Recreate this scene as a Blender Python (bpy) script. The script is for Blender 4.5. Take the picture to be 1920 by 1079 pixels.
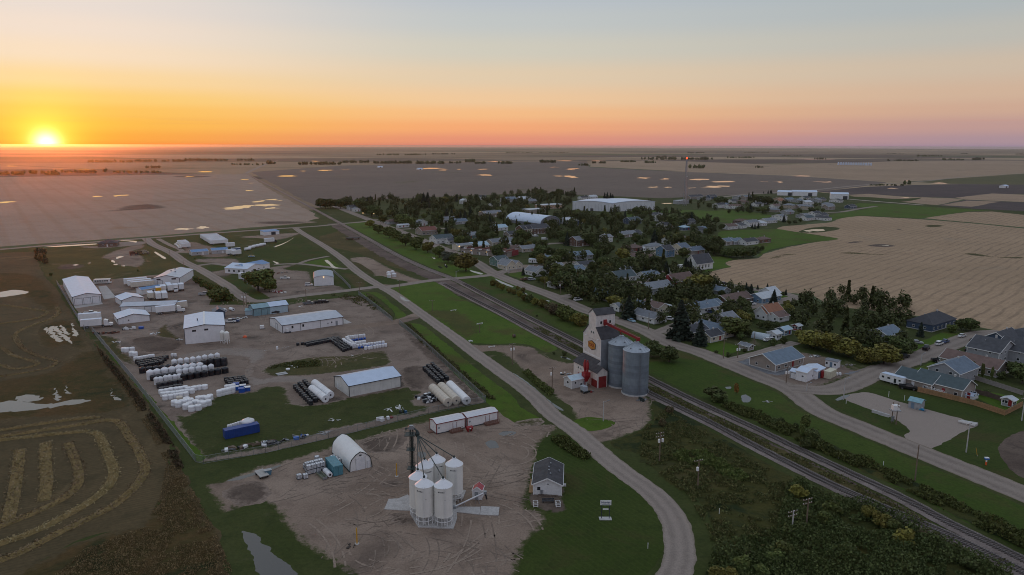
import bpy,bmesh,math,random
import numpy as np
from mathutils import Vector,Matrix,noise
from mathutils.geometry import delaunay_2d_cdt
for o in list(bpy.data.objects):
 bpy.data.objects.remove(o)
SC=bpy.context.scene
COL=SC.collection
R=math.radians
random.seed(7)
rng0=np.random.default_rng(3)
# camera
CAM_H=80.0
FOC=1363.0
PITCH=math.atan((539.5-273.0)/FOC)
ROLL=0.0026
cd=bpy.data.cameras.new('camera')
cd.sensor_width=36.0
cd.lens=FOC/1920.0*36.0
cd.clip_start=1.0
cd.clip_end=200000.0
cam=bpy.data.objects.new('camera',cd)
COL.objects.link(cam)
cam.location=(0,0,CAM_H)
cam.matrix_world=(Matrix.Translation((0,0,CAM_H))@Matrix.Rotation(math.pi/2-PITCH,4,'X')@Matrix.Rotation(ROLL,4,'Z'))
SC.camera=cam
# sky, sun, exposure
SUN_AZ=R(-32.15)
SUN_EL=R(0.75)
sun_dir=Vector((math.sin(SUN_AZ)*math.cos(SUN_EL),math.cos(SUN_AZ)*math.cos(SUN_EL),math.sin(SUN_EL)))
def s2l(c):
 return tuple((v/12.92 if v<=0.04045 else((v+0.055)/1.055)**2.4)for v in[x/255.0 for x in c])
def build_world():
 w=bpy.data.worlds.new('World')
 SC.world=w
 w.use_nodes=True
 nt=w.node_tree
 nt.nodes.clear()
 N=nt.nodes.new
 L=nt.links.new
 out=N('ShaderNodeOutputWorld')
 bg=N('ShaderNodeBackground')
 L(bg.outputs[0],out.inputs[0])
 tc=N('ShaderNodeTexCoord')
 nrm=N('ShaderNodeVectorMath');nrm.operation='NORMALIZE'
 L(tc.outputs['Generated'],nrm.inputs[0])
 sep=N('ShaderNodeSeparateXYZ')
 L(nrm.outputs[0],sep.inputs[0])
 def math_(op,a,b=None,c=None,clamp=False):
  n=N('ShaderNodeMath');n.operation=op;n.use_clamp=clamp
  for i,v in enumerate((a,b,c)):
   if v is None:
    continue
   if isinstance(v,(int,float)):
    n.inputs[i].default_value=v
   else:
    L(v,n.inputs[i])
  return n.outputs[0]
 z=math_('MAXIMUM',sep.outputs['Z'],0.0)
 t=math_('SQRT',z)
 flat=N('ShaderNodeCombineXYZ')
 L(sep.outputs['X'],flat.inputs[0]);L(sep.outputs['Y'],flat.inputs[1])
 fn=N('ShaderNodeVectorMath');fn.operation='NORMALIZE'
 L(flat.outputs[0],fn.inputs[0])
 dt=N('ShaderNodeVectorMath');dt.operation='DOT_PRODUCT'
 L(fn.outputs[0],dt.inputs[0])
 dt.inputs[1].default_value=(math.sin(SUN_AZ),math.cos(SUN_AZ),0)
 az=math_('DIVIDE',math_('ARCCOSINE',math_('MINIMUM',math_('MAXIMUM',dt.outputs['Value'],-1),1)),math.pi)
 def ramp(stops):
  r=N('ShaderNodeValToRGB')
  r.color_ramp.interpolation='EASE'
  e=r.color_ramp.elements
  while len(e)>1:
   e.remove(e[-1])
  for i,(p,c)in enumerate(stops):
   el=e[0]if i==0 else e.new(math.sqrt(p))
   el.position=math.sqrt(p)
   el.color=(*s2l(c),1)
  L(t,r.inputs[0])
  return r.outputs[0]
 Z0=(170,181,199)
 sunside=ramp([(0,(255,146,58)),(.009,(255,172,66)),(.024,(255,190,76)),(.039,(255,197,92)),(.053,(255,208,116)),(.075,(254,217,158)),(.103,(250,224,194)),(.13,(244,224,206)),(.158,(235,221,211)),(.19,(224,219,214)),(.38,(198,203,208)),(1,Z0)])
 mid=ramp([(0,(206,130,118)),(.008,(230,148,118)),(.024,(245,170,118)),(.042,(246,189,134)),(.06,(240,201,157)),(.09,(226,204,174)),(.123,(209,204,189)),(.158,(195,199,198)),(.19,(186,193,201)),(.38,(180,189,200)),(1,Z0)])
 side=ramp([(0,(150,134,152)),(.008,(170,144,152)),(.024,(189,153,147)),(.042,(204,168,147)),(.06,(208,178,154)),(.09,(204,186,166)),(.123,(188,186,178)),(.158,(175,182,184)),(.19,(167,179,188)),(.38,(164,176,194)),(1,Z0)])
 anti=ramp([(0,(118,124,148)),(.05,(140,134,156)),(.12,(172,154,168)),(.20,(178,172,188)),(.4,(172,178,196)),(1,Z0)])
 def mix(f,a,b):
  m=N('ShaderNodeMix');m.data_type='RGBA'
  L(f,m.inputs[0]);L(a,m.inputs[6]);L(b,m.inputs[7])
  return m.outputs[2]
 def sstep(a,b):
  m=N('ShaderNodeMapRange');m.interpolation_type='SMOOTHSTEP'
  L(az,m.inputs[0]);m.inputs[1].default_value=a;m.inputs[2].default_value=b
  return m.outputs[0]
 c=mix(sstep(0.0,.17),sunside,mid)
 c=mix(sstep(.14,.38),c,side)
 c=mix(sstep(.36,.85),c,anti)
 mp=N('ShaderNodeMapping');mp.inputs['Scale'].default_value=(5,5,190)
 L(nrm.outputs[0],mp.inputs[0])
 ns=N('ShaderNodeTexNoise');ns.inputs['Scale'].default_value=1.0;ns.inputs['Detail'].default_value=4
 L(mp.outputs[0],ns.inputs[0])
 st=N('ShaderNodeMapRange');L(ns.outputs[0],st.inputs[0])
 st.inputs[1].default_value=.60;st.inputs[2].default_value=.80
 band=N('ShaderNodeMapRange');L(z,band.inputs[0]);band.inputs[1].default_value=.05;band.inputs[2].default_value=.015
 cl=math_('MULTIPLY',math_('MULTIPLY',st.outputs[0],band.outputs[0]),.30)
 dark=N('ShaderNodeRGB');dark.outputs[0].default_value=(*s2l((206,138,122)),1)
 c=mix(cl,c,dark.outputs[0])
 sd=N('ShaderNodeVectorMath');sd.operation='DOT_PRODUCT'
 L(nrm.outputs[0],sd.inputs[0]);sd.inputs[1].default_value=(math.sin(SUN_AZ)*math.cos(R(.06)),math.cos(SUN_AZ)*math.cos(R(.06)),math.sin(R(.06)))
 ang=math_('ARCCOSINE',math_('MINIMUM',sd.outputs['Value'],1.0))
 def glow(width,amp,col):
  g=math_('MULTIPLY',math_('EXPONENT',math_('MULTIPLY',math_('POWER',math_('DIVIDE',ang,width),2.0),-1.0)),amp)
  m=N('ShaderNodeVectorMath');m.operation='SCALE'
  m.inputs[0].default_value=col
  L(g,m.inputs[3])
  return m.outputs[0]
 def add(a,b):
  m=N('ShaderNodeVectorMath');m.operation='ADD'
  L(a,m.inputs[0]);L(b,m.inputs[1])
  return m.outputs[0]
 c=add(c,glow(R(.62),2.6,(1.0,.82,.45)))
 c=add(c,glow(R(1.5),.5,(1.0,.80,.10)))
 c=add(c,glow(R(3.2),.24,(.75,.80,.0)))
 L(c,bg.inputs[0])
 bg.inputs[1].default_value=SKY_STRENGTH
 w.cycles.sampling_method='MANUAL'
 w.cycles.sample_map_resolution=1024
SKY_STRENGTH=1.0
build_world()
sl=bpy.data.lights.new('sun','SUN')
sl.energy=0.36
sl.color=(1.0,0.20,0.03)
sl.angle=R(0.6)
sun=bpy.data.objects.new('sun',sl)
COL.objects.link(sun)
sun.rotation_euler=sun_dir.to_track_quat('Z','Y').to_euler()
SC.render.engine='CYCLES'
SC.cycles.use_denoising=True
SC.cycles.filter_width=1.0
SC.cycles.max_bounces=5
SC.cycles.diffuse_bounces=2
SC.cycles.glossy_bounces=3
SC.cycles.transmission_bounces=4
SC.cycles.volume_bounces=0
SC.cycles.caustics_reflective=False
SC.cycles.caustics_refractive=False
SC.view_settings.view_transform='Standard'
SC.view_settings.look='None'
SC.view_settings.exposure=0.0
SC.view_settings.gamma=1.0
# pixel -> ground helpers (survey of the photo)
REG=dict(A=(0,420,4.795),B=(380,420,4.795),C=(200,600,4.795),D=(540,600,4.795),E=(540,780,4.795),F=(0,600,4.795),G=(0,820,4.165),H=(860,780,3.609),I=(1000,560,4.69),J=(1080,570,5.993),K=(1200,540,5.333),L=(1540,560,5.018),M=(1200,720,5.333),N=(1540,720,5.018),O=(1300,860,3.097),Q=(740,780,4.905),R=(580,340,5.994),S=(780,340,5.994),T=(1000,340,5.994),U=(1240,340,4.795),V=(860,440,5.994),W=(1100,440,5.994),X=(0,220,3.0),Y=(1100,240,2.3415),AA=(1480,290,4.316),AB=(640,480,4.15),AC=(380,760,3.383),AD=(230,430,8.3),AE=(1400,600,6.347),AF=(1240,440,6.347),P=(0,0,1.0))
_c,_s=math.cos(ROLL),math.sin(ROLL)
_cp,_sp=math.cos(PITCH),math.sin(PITCH)
def uv(r,x,y):
 a=REG[r]
 return a[0]+x/a[2],a[1]+y/a[2]
def ray(u,v):
 a,b=u-960.0,539.5-v
 a,b=a*_c-b*_s,a*_s+b*_c
 x,zz=a/FOC,b/FOC
 return Vector((x,_cp+zz*_sp,-_sp+zz*_cp))
def gp(u,v,z=0.0):
 d=ray(u,v)
 t=(z-CAM_H)/d.z
 return Vector((d.x*t,d.y*t,z))
def g(r,x,y,z=0.0):
 return gp(*uv(r,x,y),z)
def proj(p):
 x,y,z=p[0],p[1],p[2]-CAM_H
 f=y*_cp-z*_sp
 zz=y*_sp+z*_cp
 a,b=x/f*FOC,zz/f*FOC
 a,b=a*_c+b*_s,-a*_s+b*_c
 return a+960.0,539.5-b
def top_h(base,v_top):
 lo,hi=0.0,79.0
 for _ in range(40):
  m=(lo+hi)/2
  if proj((base.x,base.y,m))[1]>v_top:
   lo=m
  else:
   hi=m
 return lo
 # materials
MATS={}
def _nodes(name):
 m=bpy.data.materials.new(name)
 m.use_nodes=True
 nt=m.node_tree
 b=nt.nodes['Principled BSDF']
 return m,nt,b
def mixrgb(nt,f,a,b,mode='MIX'):
 n=nt.nodes.new('ShaderNodeMix');n.data_type='RGBA';n.blend_type=mode
 for i,v in((0,f),(6,a),(7,b)):
  if isinstance(v,(int,float)):
   n.inputs[i].default_value=v
  elif isinstance(v,tuple):
   n.inputs[i].default_value=(*v[:3],1)
  else:
   nt.links.new(v,n.inputs[i])
 return n.outputs[2]
def mrange(nt,v,a,b,c=0.0,d=1.0,smooth=True):
 n=nt.nodes.new('ShaderNodeMapRange')
 if smooth:
  n.interpolation_type='SMOOTHSTEP'
 nt.links.new(v,n.inputs[0])
 for i,k in enumerate((a,b,c,d)):
  n.inputs[i+1].default_value=k
 return n.outputs[0]
def nnoise(nt,vec,scale,detail=4,rough=.55,dist=0.0):
 n=nt.nodes.new('ShaderNodeTexNoise')
 n.inputs['Scale'].default_value=scale
 n.inputs['Detail'].default_value=detail
 n.inputs['Roughness'].default_value=rough
 n.inputs['Distortion'].default_value=dist
 nt.links.new(vec,n.inputs['Vector'])
 return n.outputs['Fac']
def nmap(nt,vec,scale=(1,1,1),rotz=0.0):
 n=nt.nodes.new('ShaderNodeMapping')
 n.inputs['Scale'].default_value=scale
 n.inputs['Rotation'].default_value=(0,0,rotz)
 nt.links.new(vec,n.inputs['Vector'])
 return n.outputs[0]
def mat(name,col,rough=.6,metal=0.0,var=.18,scale=1.2,objrand=0.0,grime=0.0,spec=.5,bump=0.0,bscale=8.0,emit=None,rib=None):
 if name in MATS:
  return MATS[name]
 m,nt,b=_nodes(name)
 tc=nt.nodes.new('ShaderNodeTexCoord')
 geo=nt.nodes.new('ShaderNodeNewGeometry')
 vec=tc.outputs['Object']
 n1=nnoise(nt,vec,scale,5)
 lo=tuple(c*(1-var)for c in col)
 hi=tuple(min(1,c*(1+var*.6))for c in col)
 c=mixrgb(nt,mrange(nt,n1,.3,.7),lo,hi)
 if grime:
  n2=nnoise(nt,nmap(nt,geo.outputs['Position'],(1.6,1.6,.16)),1.5,5,.65)
  c=mixrgb(nt,mrange(nt,n2,.48,.75,0,grime),c,tuple(x*.35+.02 for x in col))
 if objrand:
  oi=nt.nodes.new('ShaderNodeObjectInfo')
  hsv=nt.nodes.new('ShaderNodeHueSaturation')
  nt.links.new(c,hsv.inputs['Color'])
  nt.links.new(mrange(nt,oi.outputs['Random'],0,1,1-objrand,1+objrand,False),hsv.inputs['Value'])
  nt.links.new(mrange(nt,oi.outputs['Random'],0,1,.5+.03*objrand,.5-.06*objrand,False),hsv.inputs['Hue'])
  c=hsv.outputs[0]
 nt.links.new(c,b.inputs['Base Color'])
 b.inputs['Roughness'].default_value=rough
 b.inputs['Metallic'].default_value=metal
 b.inputs['Specular IOR Level'].default_value=spec
 hgt=None
 if rib:
  w=nt.nodes.new('ShaderNodeTexWave');w.wave_type='BANDS';w.bands_direction=rib[0]
  w.inputs['Scale'].default_value=rib[1]
  nt.links.new(vec,w.inputs['Vector'])
  hgt=w.outputs['Fac'];bst=rib[2]
 elif bump:
  hgt=nnoise(nt,vec,bscale,3);bst=bump
 if hgt is not None:
  bp=nt.nodes.new('ShaderNodeBump')
  bp.inputs['Strength'].default_value=bst
  bp.inputs['Distance'].default_value=.05
  nt.links.new(hgt,bp.inputs['Height'])
  nt.links.new(bp.outputs[0],b.inputs['Normal'])
 if emit:
  b.inputs['Emission Color'].default_value=(*emit[:3],1)
  b.inputs['Emission Strength'].default_value=emit[3]
 MATS[name]=m
 return m
GSAT=1.22
GARGS={}
def blend(m,under):
 a=GARGS[m.name]
 return gmat(m.name+'_over_'+under.name,*a,None,GARGS[under.name][:3])
def gmat(name,c1,c2,c3,s1=.03,s2=.25,s3=1.6,bump=.3,bdist=.12,rows=None,streak=None,rough=.95,patch=None,lanes=None,under=None):
 if name in MATS:
  return MATS[name]
 GARGS[name]=(c1,c2,c3,s1,s2,s3,bump,bdist,rows,None,rough,patch)
 def sat(c,k=GSAT):
  k=1.12 if c[1]>c[0]else k
  l=.3*c[0]+.55*c[1]+.15*c[2]
  return tuple(max(.004,l+(x-l)*k)for x in c)
 c1,c2,c3=sat(c1),sat(c2),sat(c3)
 if rows:
  rows=[(q[0],q[1],sat(q[2]),q[3],q[4])for q in rows]
 if lanes:
  lanes=(sat(lanes[0]),lanes[1],sat(lanes[2]))
 if patch:
  patch=(sat(patch[0]),*patch[1:])
 m,nt,b=_nodes(name)
 geo=nt.nodes.new('ShaderNodeNewGeometry')
 pos=geo.outputs['Position']
 nA=nnoise(nt,pos,s1,4,.6,.4)
 nB=nnoise(nt,pos,s2,5,.65)
 nC=nnoise(nt,pos,s3,3,.7)
 c=mixrgb(nt,mrange(nt,nA,.35,.65),c1,c2)
 c=mixrgb(nt,mrange(nt,nB,.45,.72,0,.75),c,c3)
 if patch:
  nP=nnoise(nt,pos,patch[1],5,.6,.8)
  c=mixrgb(nt,mrange(nt,nP,patch[2],patch[3]),c,patch[0])
 if lanes:
  at=nt.nodes.new('ShaderNodeAttribute')
  at.attribute_name='across'
  nL=nnoise(nt,pos,.35,3,.6)
  ab=nt.nodes.new('ShaderNodeMath');ab.operation='ABSOLUTE'
  ad=nt.nodes.new('ShaderNodeMath');ad.operation='ADD'
  nt.links.new(at.outputs['Fac'],ad.inputs[0])
  nt.links.new(mrange(nt,nL,0,1,-.22,.22,False),ad.inputs[1])
  nt.links.new(ad.outputs[0],ab.inputs[0])
  wv=nt.nodes.new('ShaderNodeMath');wv.operation='PINGPONG'
  nt.links.new(ab.outputs[0],wv.inputs[0]);wv.inputs[1].default_value=.42
  c=mixrgb(nt,mrange(nt,wv.outputs[0],.05,.40,lanes[1],0),c,lanes[0])
  c=mixrgb(nt,mrange(nt,ab.outputs[0],.78,1.05,0,.75),c,lanes[2])
 if under:
  at=nt.nodes.new('ShaderNodeAttribute')
  at.attribute_name='edge'
  nE=nnoise(nt,pos,.55,4,.7)
  ad=nt.nodes.new('ShaderNodeMath');ad.operation='ADD'
  nt.links.new(at.outputs['Fac'],ad.inputs[0])
  nt.links.new(mrange(nt,nE,.25,.75,-.55,.55,False),ad.inputs[1])
  u1=mixrgb(nt,mrange(nt,nA,.35,.65),sat(under[0]),sat(under[1]))
  u1=mixrgb(nt,mrange(nt,nB,.45,.72,0,.75),u1,sat(under[2]))
  c=mixrgb(nt,mrange(nt,ad.outputs[0],.05,.75),u1,c)
 if rows:
  for(angd,sp,col,st,dist)in rows:
   w=nt.nodes.new('ShaderNodeTexWave');w.wave_type='BANDS';w.bands_direction='Y'
   w.inputs['Scale'].default_value=.314159/sp
   w.inputs['Distortion'].default_value=dist
   w.inputs['Detail'].default_value=2
   w.inputs['Detail Scale'].default_value=.6
   nt.links.new(nmap(nt,pos,(1,1,1),-R(angd)),w.inputs['Vector'])
   nM=nnoise(nt,nmap(nt,pos,(.2,1,1),-R(angd)),.05,3,.6)
   f=nt.nodes.new('ShaderNodeMath');f.operation='MULTIPLY'
   nt.links.new(mrange(nt,w.outputs['Fac'],.7,1.0),f.inputs[0])
   nt.links.new(mrange(nt,nM,.35,.65,st*.3,st),f.inputs[1])
   c=mixrgb(nt,f.outputs[0],c,col)
 c=mixrgb(nt,mrange(nt,nC,.35,.7,0,.5),c,mixrgb(nt,1.0,c,(.55,.55,.55),'MULTIPLY'))
 nt.links.new(c,b.inputs['Base Color'])
 b.inputs['Roughness'].default_value=rough
 b.inputs['Specular IOR Level'].default_value=.15
 bp=nt.nodes.new('ShaderNodeBump')
 bp.inputs['Strength'].default_value=bump
 bp.inputs['Distance'].default_value=bdist
 nt.links.new(nC,bp.inputs['Height'])
 nt.links.new(bp.outputs[0],b.inputs['Normal'])
 MATS[name]=m
 return m
 # mesh building
class MB:
 def __init__(self):
  self.v,self.f,self.m=[],[],[]
 def add(self,vs,fs,mi=0):
  k=len(self.v)
  self.v.extend([tuple(p)for p in vs])
  self.f.extend([tuple(i+k for i in f)for f in fs])
  self.m.extend([mi]*len(fs))
  return self
 def box(self,x0,x1,y0,y1,z0,z1,mi=0):
  v=[(x0,y0,z0),(x1,y0,z0),(x1,y1,z0),(x0,y1,z0),(x0,y0,z1),(x1,y0,z1),(x1,y1,z1),(x0,y1,z1)]
  return self.add(v,[(0,3,2,1),(4,5,6,7),(0,1,5,4),(1,2,6,5),(2,3,7,6),(3,0,4,7)],mi)
 def prism(self,poly,axis,a0,a1,mi=0):
  n=len(poly)
  def mk(p,a):
   return(a,p[0],p[1])if axis=='x' else(p[0],a,p[1])if axis=='y' else(p[0],p[1],a)
  v=[mk(p,a0)for p in poly]+[mk(p,a1)for p in poly]
  f=[(i,(i+1)%n,n+(i+1)%n,n+i)for i in range(n)]
  f+=[tuple(range(n))[::-1],tuple(range(n,2*n))]
  return self.add(v,f,mi)
 def lathe(self,prof,n=16,c=(0,0,0),mi=0,cap=True):
  vs,fs=[],[]
  for(r,z)in prof:
   for i in range(n):
    a=2*math.pi*i/n
    vs.append((c[0]+r*math.cos(a),c[1]+r*math.sin(a),c[2]+z))
  for j in range(len(prof)-1):
   for i in range(n):
    k=(i+1)%n
    fs.append((j*n+i,j*n+k,(j+1)*n+k,(j+1)*n+i))
  if cap:
   fs.append(tuple(range(n))[::-1])
   fs.append(tuple(range((len(prof)-1)*n,len(prof)*n)))
  return self.add(vs,fs,mi)
 def tube(self,a,b,r,n=6,r2=None,mi=0):
  a,b=Vector(a),Vector(b)
  d=(b-a).normalized()
  u=d.orthogonal().normalized()
  w=d.cross(u)
  r2=r if r2 is None else r2
  vs=[]
  for p,rr in((a,r),(b,r2)):
   for i in range(n):
    t=2*math.pi*i/n
    vs.append(p+u*(rr*math.cos(t))+w*(rr*math.sin(t)))
  fs=[(i,(i+1)%n,n+(i+1)%n,n+i)for i in range(n)]+[tuple(range(n))[::-1],tuple(range(n,2*n))]
  return self.add(vs,fs,mi)
 def beam(self,a,b,w,h=None,mi=0):
  a,b=Vector(a),Vector(b)
  h=w if h is None else h
  d=(b-a).normalized()
  s=d.cross(Vector((0,0,1)))
  s=Vector((1,0,0))if s.length<1e-4 else s.normalized()
  t=s.cross(d)
  vs=[p+s*sx*w/2+t*sz*h/2 for p in(a,b)for sx,sz in((-1,-1),(1,-1),(1,1),(-1,1))]
  return self.add(vs,[(0,3,2,1),(4,5,6,7),(0,1,5,4),(1,2,6,5),(2,3,7,6),(3,0,4,7)],mi)
 def mesh(self,name,mats,smooth=False):
  me=bpy.data.meshes.new(name)
  me.from_pydata(self.v,[],self.f)
  for m in(mats if isinstance(mats,(list,tuple))else[mats]):
   me.materials.append(m)
  if any(self.m):
   me.polygons.foreach_set('material_index',self.m)
  if smooth:
   me.polygons.foreach_set('use_smooth',[True]*len(me.polygons))
   if smooth!='all':
    try:
     me.set_sharp_from_angle(angle=R(40))
    except Exception:
     pass
  me.update()
  return me
def link(name,data,parent=None,loc=(0,0,0),rz=0.0):
 o=bpy.data.objects.new(name,data)
 COL.objects.link(o)
 o.location=loc
 o.rotation_euler=(0,0,rz)
 if parent is not None:
  o.parent=parent
 return o
def text_mesh(s,size,m,ext,off):
 cu=bpy.data.curves.new('lettering','FONT')
 cu.body=s
 cu.size=size
 cu.align_x='CENTER'
 cu.align_y='CENTER'
 cu.extrude=ext
 cu.offset=off
 o=bpy.data.objects.new('lettering',cu)
 COL.objects.link(o)
 me=bpy.data.meshes.new_from_object(o.evaluated_get(bpy.context.evaluated_depsgraph_get()))
 bpy.data.objects.remove(o)
 me.materials.clear()
 me.materials.append(m)
 return me
THINGS=[]
def tag(o,label,cat,group=None):
 o['label']=label
 o['category']=cat
 if group:
  o['group']=group
 THINGS.append(o)
 return o
def thing(name,label,cat,loc,rz=0.0,group=None):
 o=link(name,None,None,loc,rz)
 o.empty_display_size=.5
 return tag(o,label,cat,group)
def part(name,mb,mats,parent,smooth=False,loc=(0,0,0),rz=0.0):
 return link(name,mb.mesh(name,mats,smooth),parent,loc,rz)
def struct(name,me,kind='structure'):
 o=link(name,me)
 o['kind']=kind
 return o
def dup(root,loc,rz,label=None,scale=None):
 r=root.copy()
 COL.objects.link(r)
 r.location=loc
 r.rotation_euler=(0,0,rz)
 if scale is not None:
  r.scale=scale if isinstance(scale,(tuple,list))else(scale,)*3
 if label:
  r['label']=label
 if 'category' in r:
  THINGS.append(r)
 for ch in root.children:
  c=ch.copy();COL.objects.link(c);c.parent=r
  for gch in ch.children:
   d=gch.copy();COL.objects.link(d);d.parent=c
 return r
def npip(poly,X,Y):
 xs=[p[0]for p in poly];ys=[p[1]for p in poly]
 ins=np.zeros(X.shape,bool)
 j=len(xs)-1
 for i in range(len(xs)):
  if ys[i]!=ys[j]:
   c=(ys[i]>Y)!=(ys[j]>Y)
   ins^=c&(X<(xs[j]-xs[i])*(Y-ys[i])/(ys[j]-ys[i])+xs[i])
  j=i
 return ins
def pip(poly,x,y):
 ins=False
 j=len(poly)-1
 for i in range(len(poly)):
  xi,yi=poly[i][0],poly[i][1]
  xj,yj=poly[j][0],poly[j][1]
  if(yi>y)!=(yj>y)and x<(xj-xi)*(y-yi)/(yj-yi)+xi:
   ins=not ins
  j=i
 return ins
 # flat sheets and ribbons on the ground
def pts(r,*xy):
 return[g(r,x,y)for x,y in xy]
def catmull(P,closed,step):
 out=[]
 n=len(P)
 rng=range(n)if closed else range(n-1)
 for i in rng:
  p0=P[(i-1)%n]if closed or i>0 else P[i]*2-P[i+1]
  p1,p2=P[i],P[(i+1)%n]
  p3=P[(i+2)%n]if closed or i+2<n else p2*2-p1
  st=step if step else max(.7,(p1-Vector((0,0,CAM_H))).length/250)
  k=max(1,int((p2-p1).length/st))
  k=min(k,160)
  d=(p2-p1).length
  d0=max((p1-p0).length,1e-3);d2=max((p3-p2).length,1e-3)
  t1=(p2-p0)*(d/(d+d0))
  t2=(p3-p1)*(d/(d+d2))
  for q in range(k):
   t=q/k
   h1=2*t**3-3*t**2+1;h2=t**3-2*t**2+t;h3=-2*t**3+3*t**2;h4=t**3-t**2
   out.append(p1*h1+t1*h2+p2*h3+t2*h4)
 if not closed:
  out.append(P[-1])
 return out
def densify(P,closed,step):
 out=[]
 n=len(P)
 for i in(range(n)if closed else range(n-1)):
  p1,p2=P[i],P[(i+1)%n]
  st=step if step else max(.7,(p1-Vector((0,0,CAM_H))).length/250)
  k=min(200,max(1,int((p2-p1).length/st)))
  for q in range(k):
   out.append(p1.lerp(p2,q/k))
 if not closed:
  out.append(P[-1])
 return out
LAID=[]
ROADS=[]
CELL=8.0
def lay(o,cells,level):
 LAID.append((level,len(LAID),o,cells))
def settle_layers():
 top={}
 for level,_,o,cells in sorted(LAID,key=lambda q:(q[0],q[1])):
  z=max([top.get(c,0.0)for c in cells]+[0.0])+.004
  for c in cells:
   top[c]=z
  o.location.z=z
 return top
def poly_cells(P):
 xs=np.array([p.x for p in P]);ys=np.array([p.y for p in P])
 cells=set(zip(np.floor(xs/CELL).astype(int).tolist(),np.floor(ys/CELL).astype(int).tolist()))
 gx=np.arange(math.floor(xs.min()/CELL),math.ceil(xs.max()/CELL)+1)
 gy=np.arange(math.floor(ys.min()/CELL),math.ceil(ys.max()/CELL)+1)
 X,Y=np.meshgrid(gx,gy)
 px_,py_=(X+.5)*CELL,(Y+.5)*CELL
 ins=npip(P,px_,py_)
 cells|=set(zip(X[ins].tolist(),Y[ins].tolist()))
 return cells
def sheet(name,P,m,z=None,smooth=True,jit=.5,jscale=.35,step=None,kind='structure',soft=0,over=None):
 P=[Vector((p[0],p[1],0))for p in P]
 Q=catmull(P,True,step)if smooth else densify(P,True,step)
 if jit:
  J=[]
  for p in Q:
   dcam=(p-Vector((0,0,CAM_H))).length
   a=jit
   n1=noise.noise(Vector((p.x*jscale,p.y*jscale,3.1)))+.5*noise.noise(Vector((p.x*jscale*3.1,p.y*jscale*3.1,7.7)))
   n2=noise.noise(Vector((p.x*jscale,p.y*jscale,13.1)))+.5*noise.noise(Vector((p.x*jscale*3.1,p.y*jscale*3.1,17.7)))
   J.append(Vector((p.x+n1*a,p.y+n2*a,0)))
  Q=J
 co=[Vector((p.x,p.y))for p in Q]
 n=len(co)
 if soft:
  m=blend(m,over)
  B=np.array([(p.x,p.y)for p in co])
  sp=soft*.8
  x0,y0=B.min(0);x1,y1=B.max(0)
  gx,gy=np.meshgrid(np.arange(x0,x1,sp),np.arange(y0,y1,sp))
  G=np.stack([gx.ravel(),gy.ravel()],1)+rng0.uniform(-.3,.3,(gx.size,2))*sp
  G=G[npip(co,G[:,0],G[:,1])]
  if len(G):
   G=G[np.sqrt(((G[:,None]-B[None])**2).sum(2)).min(1)>sp*.4]
  co=co+[Vector(p)for p in G]
 v,e,f,*_=delaunay_2d_cdt(co,[],[list(range(n))],1 if soft else 2,1e-5)
 me=bpy.data.meshes.new(name)
 ff=[]
 for t in f:
  a,b_,c_=(v[i]for i in t[:3])
  ff.append(tuple(t)if(b_-a).cross(c_-a)>0 else tuple(reversed(t)))
 me.from_pydata([(p.x,p.y,0)for p in v],[],ff)
 me.materials.append(m)
 if soft:
  V=np.array([(p.x,p.y)for p in v])
  d=np.sqrt(((V[:,None]-B[None])**2).sum(2)).min(1)
  at=me.attributes.new('edge','FLOAT','POINT')
  at.data.foreach_set('value',np.clip(d/soft,0,1).astype(np.float32))
 me.update()
 o=struct(name,me,kind)
 lay(o,poly_cells([v[i]for i in range(0,len(v),1)][:n]if n<=500 else[co[i]for i in range(0,n,1+n//500)])|{(int(p.x//CELL),int(p.y//CELL))for p in v},z)
 return o
def offset(P,d):
 out=[]
 for i,p in enumerate(P):
  a=P[max(0,i-1)];b=P[min(len(P)-1,i+1)]
  t=(b-a);t.z=0
  if t.length<1e-6:
   out.append(p.copy());continue
  t.normalize()
  out.append(p+Vector((-t.y,t.x,0))*d)
 return out
def ribbon_mesh(name,P,w,m,z,jit=.25,crown=0.0,cross=(-1,1)):
 n=len(P)
 vs,fs=[],[]
 k=len(cross)
 for i,p in enumerate(P):
  a=P[max(0,i-1)];b=P[min(n-1,i+1)]
  t=(b-a);t.z=0;t.normalize()
  nx=Vector((-t.y,t.x,0))
  ww=w if isinstance(w,(int,float))else w[0]+(w[1]-w[0])*i/(n-1)
  for c in cross:
   h=0.0
   if isinstance(c,tuple):
    c,h=c
   j=jit*(noise.noise(Vector((p.x*.4,p.y*.4,5+c*9)))+.5*noise.noise(Vector((p.x*1.3,p.y*1.3,15+c*9))))if abs(c)==1 else 0
   q=p+nx*(c*ww/2+j)
   vs.append((q.x,q.y,z+h+(crown if abs(c)<1 else 0)))
 for i in range(n-1):
  for j in range(k-1):
   fs.append((i*k+j,(i+1)*k+j,(i+1)*k+j+1,i*k+j+1))
 me=bpy.data.meshes.new(name)
 me.from_pydata(vs,[],[tuple(reversed(f))for f in fs])
 at=me.attributes.new('across','FLOAT','POINT')
 at.data.foreach_set('value',[(c[0]if isinstance(c,tuple)else c)for c in cross]*n)
 me.update()
 if me.polygons and me.polygons[0].normal.z<0:
  me.flip_normals()
 me.materials.append(m)
 return me
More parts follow.
